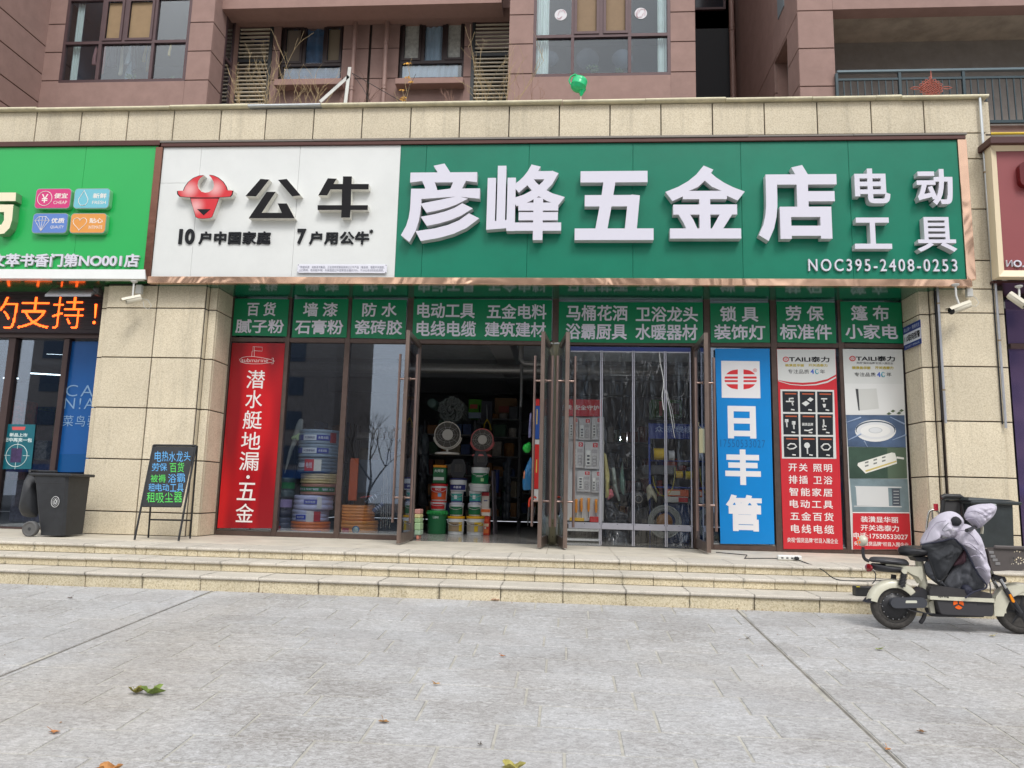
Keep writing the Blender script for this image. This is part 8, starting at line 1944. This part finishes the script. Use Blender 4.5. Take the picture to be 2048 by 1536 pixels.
# ---- right bay: wire rack, spools, hose ring
t=thing('display_rack','Blue wire spool rack with a printed blue header behind the strips','display rack',PY(*cC(1280,1100),1.1))
q=bx(*cC(1080,305),*cC(1475,442),1.1); B().box(q[0],q[1],1.08,1.12,q[2],q[3],.003).build('header_board',PC('header_blue',(30,56,140),.4),t); b=B(); b.text('众源 线缆',bx(*cC(1130,325),*cC(1470,385),1.07),1.077,.01); b.build('lettering',col((150,170,216)),t)
b=B(); b.tube([(q[0],1.1,0),(q[0],1.1,q[3])],.015,8); b.tube([(q[1],1.1,0),(q[1],1.1,q[3])],.015,8); zz=Z_(*cC(1250,640),1.1); b.tube([(q[0],1.1,zz),(q[1],1.1,zz)],.012,8); zz2=Z_(*cC(1250,880),1.1); b.tube([(q[0],1.1,zz2),(q[1],1.1,zz2)],.012,8); b.build('rack_frame',col((30,60,150)),t)
p0,p1=PY(*cC(1115,578),1.05),PY(*cC(1205,578),1.05)
def spool(x,y,w,h,c,lab,Y=1.0):
    a=PY(*cC(x,y),Y); s_=1/4.518/F*(Y-CAM.y); t=thing('wire_spool',lab,'spool',a); b=B(); L=w*s_; r=h*s_/2; b.lathe([(r*.9,-L/2),(r*.92,L/2)],a,'x',20); b.build('spool_winding',col(c,.4,bump=.4,bscale=60),t); b=B(); b.lathe([(r*1.08,-L/2-.01),(r*1.08,-L/2)],a,'x',20); b.lathe([(r*1.08,L/2),(r*1.08,L/2+.01)],a,'x',20); b.build('spool_flange',col((60,60,64)),t)
spool(1160,578,90,112,(214,180,20),'Bright yellow wire spool hanging on the blue rack'); spool(1275,590,50,90,(196,200,206),'Small white spool right of the yellow one'); spool(1345,765,60,70,(206,170,20),'Small yellow spool lower on the blue rack'); spool(1430,770,60,80,(190,170,30),'Yellow wire coil at the right end of the blue rack')
b=B(); W=lambda x,y,Y=.8:PY(*cC(x,y),Y); b.tube(spline([W(1110,780),W(1130,870),W(1170,940),W(1230,955),W(1280,900),W(1305,800),W(1310,700)],5),.006,6); b.build('cable',mat('yellow_green_wire',S(170,160,60),.5),None,None,'Loose loop of yellow green wire hanging from the blue rack','cable')
b=B(); b.tube(spline([W(1075,430),W(1078,600),W(1085,780),W(1088,850)],5),.012,6); b.build('rope',mat('blue_rope',S(30,60,150),.6),None,None,'Thick blue rope hanging at the left of the blue rack','rope')
carton(1240,900,1435,962,(206,96,50),'Orange printed carton on the blue rack, upper one',Y=1.1,d=.3,cf=cC,extra=[(.05,.2,.6,.8,(206,196,180))])
carton(1232,965,1430,1018,(190,190,186),'White carton with a red end on the blue rack, lower one',Y=1.1,d=.3,cf=cC,extra=[(.55,.1,.98,.9,(180,40,40))])
carton(1225,1022,1440,1300,(30,54,96),'Dark blue carton at the bottom of the blue rack',Y=1.15,d=.3,cf=cC,floor=True)
carton(1098,85,1375,250,(60,110,44),'Dim green carton pile high behind the strips',Y=2.6,d=.4,cf=cC,extra=[(.25,.1,.35,.9,(206,120,120)),(.6,.2,.9,.8,(90,60,60))])
slab_(1030,680,1320,760,1.6,(120,124,130),'Grey metal shelf edge behind the third and fourth strips',cf=cC,d=.3)
# hose ring and dark machine near the floor
p=PY(*cC(1218,1190),.75); t=thing('hose_ring','Grey hose ring with an orange centre leaning low behind the third strip','hose coil',p)
b=B()
for k in range(4):
    rr=.235-.022*k; b.tube([(p.x+rr*math.cos(a*.2094),p.y+.012*(k%2),p.z+rr*math.sin(a*.2094)*.98) for a in range(30)],.012,6,closed=True,caps=False)
b.build('ring_winding',col((128,132,130),.35),t); B().lathe([(.001,0),(.11,0),(.12,.03)],p,'y',20).build('ring_core',col((120,80,30)),t)
t=thing('pump_machine','Black pump machine standing low behind the second and third strips','machine',PY(*cC(980,1150),.9))
p=PY(*cC(975,985),.9); b=B(); b.lathe([(.04,-.1),(.13,-.09),(.14,0),(.13,.12),(.05,.14)],p,'y',20); b.box(p.x-.14,p.x+.16,.85,1.1,.001,p.z-.1,.02); b.lathe([(.05,0),(.06,.1),(.03,.14)],(p.x+.02,.95,p.z+.12),n=14); b.build('machine_body',mat('machine_black',S(44,44,46),.35,.3),t)
b=B(); b.tube([(p.x+.055*math.cos(a*.4),p.y-.105,p.z+.055*math.sin(a*.4)) for a in range(16)],.008,6,closed=True,caps=False); b.build('machine_ring',col((120,116,110)),t)
for (pts,c,lab,Y) in (([(735,700),(770,700),(790,900),(820,1000),(800,1010),(750,890)],(150,160,156),'Pale green broom bundle standing behind the second strip',1.0),([(810,780),(835,640),(860,850),(850,960),(815,900)],(120,150,140),'Pale plastic wrapped stick behind the second strip',1.1),([(690,900),(740,890),(760,960),(700,1000)],(200,110,120),'Pink cloth bundle behind the second strip',1.0),([(672,1010),(740,1000),(800,1090),(900,1130),(905,1190),(690,1180)],(50,52,58),'Black plastic sack on the floor behind the second strip',1.0),([(665,560),(690,580),(720,760),(715,960),(680,980)],(190,180,120),'Yellowish folded paper packets at the right side of the rack',.95),([(1050,890),(1085,840),(1150,960),(1150,1030),(1100,960),(1060,1010)],(176,172,150),'White rag hanging from the blue rope',.9)):
    o=pillow([(PY(*cC(x,y),Y).x,PY(*cC(x,y),Y).z) for x,y in pts],Y,.06,col(c,.4,bump=.4,bscale=16),'shop_bundle',None,wr=.012,seed=len(lab)); tag(o,lab,'bundle')
p=PY(*cC(855,437),3.4); t=thing('tube_lamp','Short lit tube lamp glowing deep inside behind the second strip','lamp',p); b=B(); b.tube([(p.x-.08,3.4,p.z-.02),(p.x+.08,3.4,p.z+.02)],.012,8); b.build('lamp_tube',mat('tube_light2',(1,1,1),.5,emit=(.9,.97,1),estr=60),t); B().box(p.x-.3,p.x+.2,3.45,3.5,p.z-.04,p.z+.05).build('lamp_body',DKROOM,t)
# ceiling light panel visible at the top of the doorway
q=[PZ(x,y,CEIL-.006) for x,y in ((843,690),(1000,690),(1010,719),(843,719))]
# ================================================================ plastic strip curtain in the right doorway
cu=thing('strip_curtain','Clear plastic strip curtain with metal edges hanging in the right doorway','curtain',(X_(1260,1080,.0),.07,0))
CVY=-.075
ALU=mat('pale_aluminium',S(172,172,182),.35,.5,var=.06,vscale=10)
hz0,hz1=Z_(1260,702.5,CVY),Z_(1260,694,CVY)
B().box(X_(1141,700,CVY),X_(1381,700,CVY),CVY,CVY+.02,hz0,hz1).build('header_strip',PC('header_navy',(44,58,120),.4),cu); B().box(X_(1141,700,CVY),X_(1381,700,CVY),CVY-.004,CVY+.024,hz0-.02,hz0-.001).build('header_rail',ALU,cu)
edges=[(1136,1136),(1202,1201.5),(1266.5,1265),(1331,1329),(1383,1382)]
def strip(i):
    xa,xb=X_(edges[i][0],880,CVY)+.006,X_(edges[i+1][0],880,CVY)-.006; z1=hz0; z0=.03; r=random.Random(i+3); b=B(); nx,nz=10,26; vs=[]
    ph=[r.uniform(0,6) for _ in range(5)]
    for j in range(nz+1):
        v=j/nz
        for k in range(nx+1):
            u=k/nx; e=.022*math.sin(u*5+ph[0]+v*2.4)*math.sin(math.pi*u)+.012*math.sin(u*13+ph[1]-v*4)*math.sin(math.pi*u)+(.09*math.sin(math.pi*u)*max(0,.12-v)/.12)*(1 if i%2 else -.6)
            vs.append((xa+(xb-xa)*u,CVY+.012-e*.9,z0+(z1-z0)*v))
    b.add(vs,[(j*(nx+1)+k,j*(nx+1)+k+1,(j+1)*(nx+1)+k+1,(j+1)*(nx+1)+k) for j in range(nz) for k in range(nx)],0,True)
    return b.build('plastic_strip',CURT,cu)
for i in range(4):
    strip(i)
    xa,xb=X_(edges[i][0],1050,CVY)+.004,X_(edges[i+1][0],1050,CVY)-.004
    dz=Z_(edges[i][0],1043.5+i*1.9,CVY); dz2=Z_(edges[i][0],1056+i*1.9,CVY); B().box(xa,xb,CVY-.045,CVY-.035,dz2,dz,.002).build('weight_plate',ALU,cu)
    b=B()
    for u in (.04,.5,.96): b.lathe([(.006,0),(.001,-.003)],(xa+(xb-xa)*u,CVY-.045,dz-.015),'y',6)
    b.build('rivet',INKF,cu)
for i,(a,_) in enumerate(edges[1:]):
    x=X_(a,880,CVY); z0=.02
    B().box(x-.02,x-.003,CVY-.03,CVY-.02,z0,hz0,.003).build('magnet_edge',ALU,cu)
    if i<3: B().box(x+.003,x+.018,CVY-.034,CVY-.024,z0,hz0,.003).build('magnet_edge',ALU,cu)
# crumpled bright fold of the third strip
b=B(); W=lambda x,y:PY(1060+x/5.389,560+y/5.389,CVY-.03)
for pts,r_ in (([(1395,785),(1405,900),(1425,1000),(1440,1120),(1425,1250),(1440,1400)],.009),([(1455,1180),(1480,1280),(1510,1400),(1530,1530),(1560,1700)],.006),([(1470,1180),(1500,1300),(1535,1420),(1560,1600)],.004)): b.tube(spline([W(x,y) for x,y in pts],5),r_,5)
b.build('creased_fold',mat('milky_plastic',S(186,188,188),.25),cu)
# tied up plastic between the middle door leaves
tc=thing('tied_curtain','Rolled up yellowed clear plastic tied to the middle post between two door leaves','curtain',(X_(1108,900,-.12),-.12,0))
b=B(); x=X_(1108.5,870,-.14); zt5=Z_(1108,687,-.14); zf_=Z_(1108,705,-.14); vs=[];N=40
prof=[(.135,zt5),(.12,zt5-.03),(.075,zf_-.02),(.055,zf_-.12),(.05,1.9),(.052,1.2),(.055,.7),(.05,.42),(.115,.34),(.12,.1),(.1,.012)]
for (r_,z) in prof:
    for j in range(N):
        a=2*math.pi*j/N; k=1+.13*math.sin(a*9+z*2)+.06*math.sin(a*17); vs.append((x+math.cos(a)*r_*k,-.14+math.sin(a)*r_*k*.8,z))
b.add(vs,[(i*N+j,i*N+(j+1)%N,(i+1)*N+(j+1)%N,(i+1)*N+j) for i in range(len(prof)-1) for j in range(N)],0,True)
b.build('plastic_roll',mat('yellowed_plastic',S(150,146,120),.2,spec=.6,var=.25,vscale=9,aniso=(1,1,.15),trans=.45),tc)
b=B(); b.tube([(x+.14*math.cos(a*.42),-.14+.1*math.sin(a*.42),zt5-.01+.012*math.sin(a)) for a in range(15)],.012,6,closed=True,caps=False); b.build('plastic_knot',mat('milky_plastic'),tc)
b=B()
for zz in (.12,.3):
    for dx in (-.07,.0,.07): b.lathe([(.007,0),(.001,-.003)],(x+dx,-.262,zz),'y',6)
b.build('rivet',INKF,tc)
for (za,c) in ((.06,(140,132,100)),): 
    b=B(); b.box(x-.035,x+.03,-.258,-.25,.05,.36,.002); b.build('weight_plate',mat('old_plate',S(120,112,84),.4),tc)
# pale paper tag on door leaf 4
b=B(); W=lambda X,Y:PY(*cC(X,Y),-.6); q=bx(*cC(1530,350),*cC(1572,570),-.6); b.box(q[0],q[1],-.61,-.57,q[2],q[3],.006); o=b.build('handle_tag',mat('cream_card',S(206,198,160),.6),None,None,'Cream oblong tag hanging on the rightmost door leaf','tag'); b=B(); b.tube([W(1550,350),W(1524,320),W(1524,290)],.003,4); b.build('tag_string',mat('cream_card'),o)
# stained strip behind the right pull handle
# ================================================================ across the street (seen in the glass only)
ob=thing('opposite_building','Pale residential block standing across the road behind the camera','building',(0,-52,GZ(yl)))
zg_=GZ(yl)
OW=mat('opposite_wall',S(150,140,134),.9,var=.1,vscale=.4); OG=mat('opposite_glass',S(60,74,92),.15,.3)
for (x0,x1,y,h) in ((-48,-20,-52,24),(-14,12,-55,30),(17,48,-50,22)):
    B().box(x0,x1,y-12,y,zg_,zg_+h).build('wall',OW,ob)
    b=B()
    for i in range(int((x1-x0)/3.2)):
        for j in range(int(h/3)-1): b.box(x0+1+i*3.2,x0+2.8+i*3.2,y,y+.06,zg_+4.2+j*3,zg_+5.8+j*3)
    b.build('window',OG,ob,kind='stuff')
    B().box(x0,x1,y,y+1.5,zg_+3,zg_+3.7).build('shop_fascia',mat('opposite_fascia',S(40,90,150),.5),ob)
def btree(x,y,h,seed):
    t=thing('bare_tree','Leafless street tree across the pavement, number %s from the left, seen only in reflections'%('one','two','three','four','five')[seed],'tree',(x,y,GZ(max(y,yl))))
    r=random.Random(seed+40); b=B(); z0=GZ(max(y,yl))
    def gb(p,d,L,rad,dep):
        pts=[p]
        for i in range(4): d=(d+Vector((r.uniform(-.2,.2),r.uniform(-.2,.2),r.uniform(0,.15)))).normalized(); pts.append(pts[-1]+d*L/4)
        b.tube(pts,[rad*(1-.35*i/4) for i in range(5)],6 if dep>2 else 4,caps=False)
        if dep>0:
            for k in range(3): gb(pts[-1] if k else pts[3],(d+Vector((r.uniform(-.9,.9),r.uniform(-.9,.9),r.uniform(0,.4)))).normalized(),L*.68,rad*.55,dep-1)
    gb(Vector((x,y,z0)),Vector((0,0,1)),h*.33,.13,5)
    b.build('trunk',mat('bark_grey',S(96,84,74),.9),t)
for i,(x,y) in enumerate(((-24,-40),(-13,-38),(3.5,-41),(15,-40),(27,-39))): btree(x,y,8.5,i)

# kinds that repeat carry one group phrase
GROUPS={'bucket':'paint buckets stacked in the doorway','hose_coil':'wire and hose coils in the left windows','blister_pack':'socket packets hanging on the red headed rack','screwdriver_pack':'orange screwdrivers hanging on the rack','shelf_unit':'goods shelves inside the shop','bare_tree':'bare street trees across the pavement','security_camera':'security cameras under the shop signs','conduit':'pipes and conduits on the right pier','poster':'posters on the shop windows','shop_sign':'shop signs along the row','shopfront':'shopfronts along the row','carton':'cartons of goods inside the shop','dish_heater':'round dish heaters on the buckets','fan_heater':'black fan heaters on the buckets','umbrella':'umbrellas hooked by the middle doors','wheelie_bin':'wheelie bins on the platform','dry_shrub':'dry shrubs on the parapet','potted_plant':'plants with orange leaves on the parapet','wire_spool':'wire spools on the blue rack','hanging_goods':'goods hanging inside the doorway','shop_bundle':'bundles behind the plastic strips','display_rack':'display racks behind the plastic strips','bottle_column':'bottle columns in the aisle','junction_box':'small junction boxes under the signs'}
for o in bpy.data.objects:
    if o.parent is None and 'group' not in o:
        st=o.name.split('.')[0]
        if st in GROUPS: o['group']=GROUPS[st]
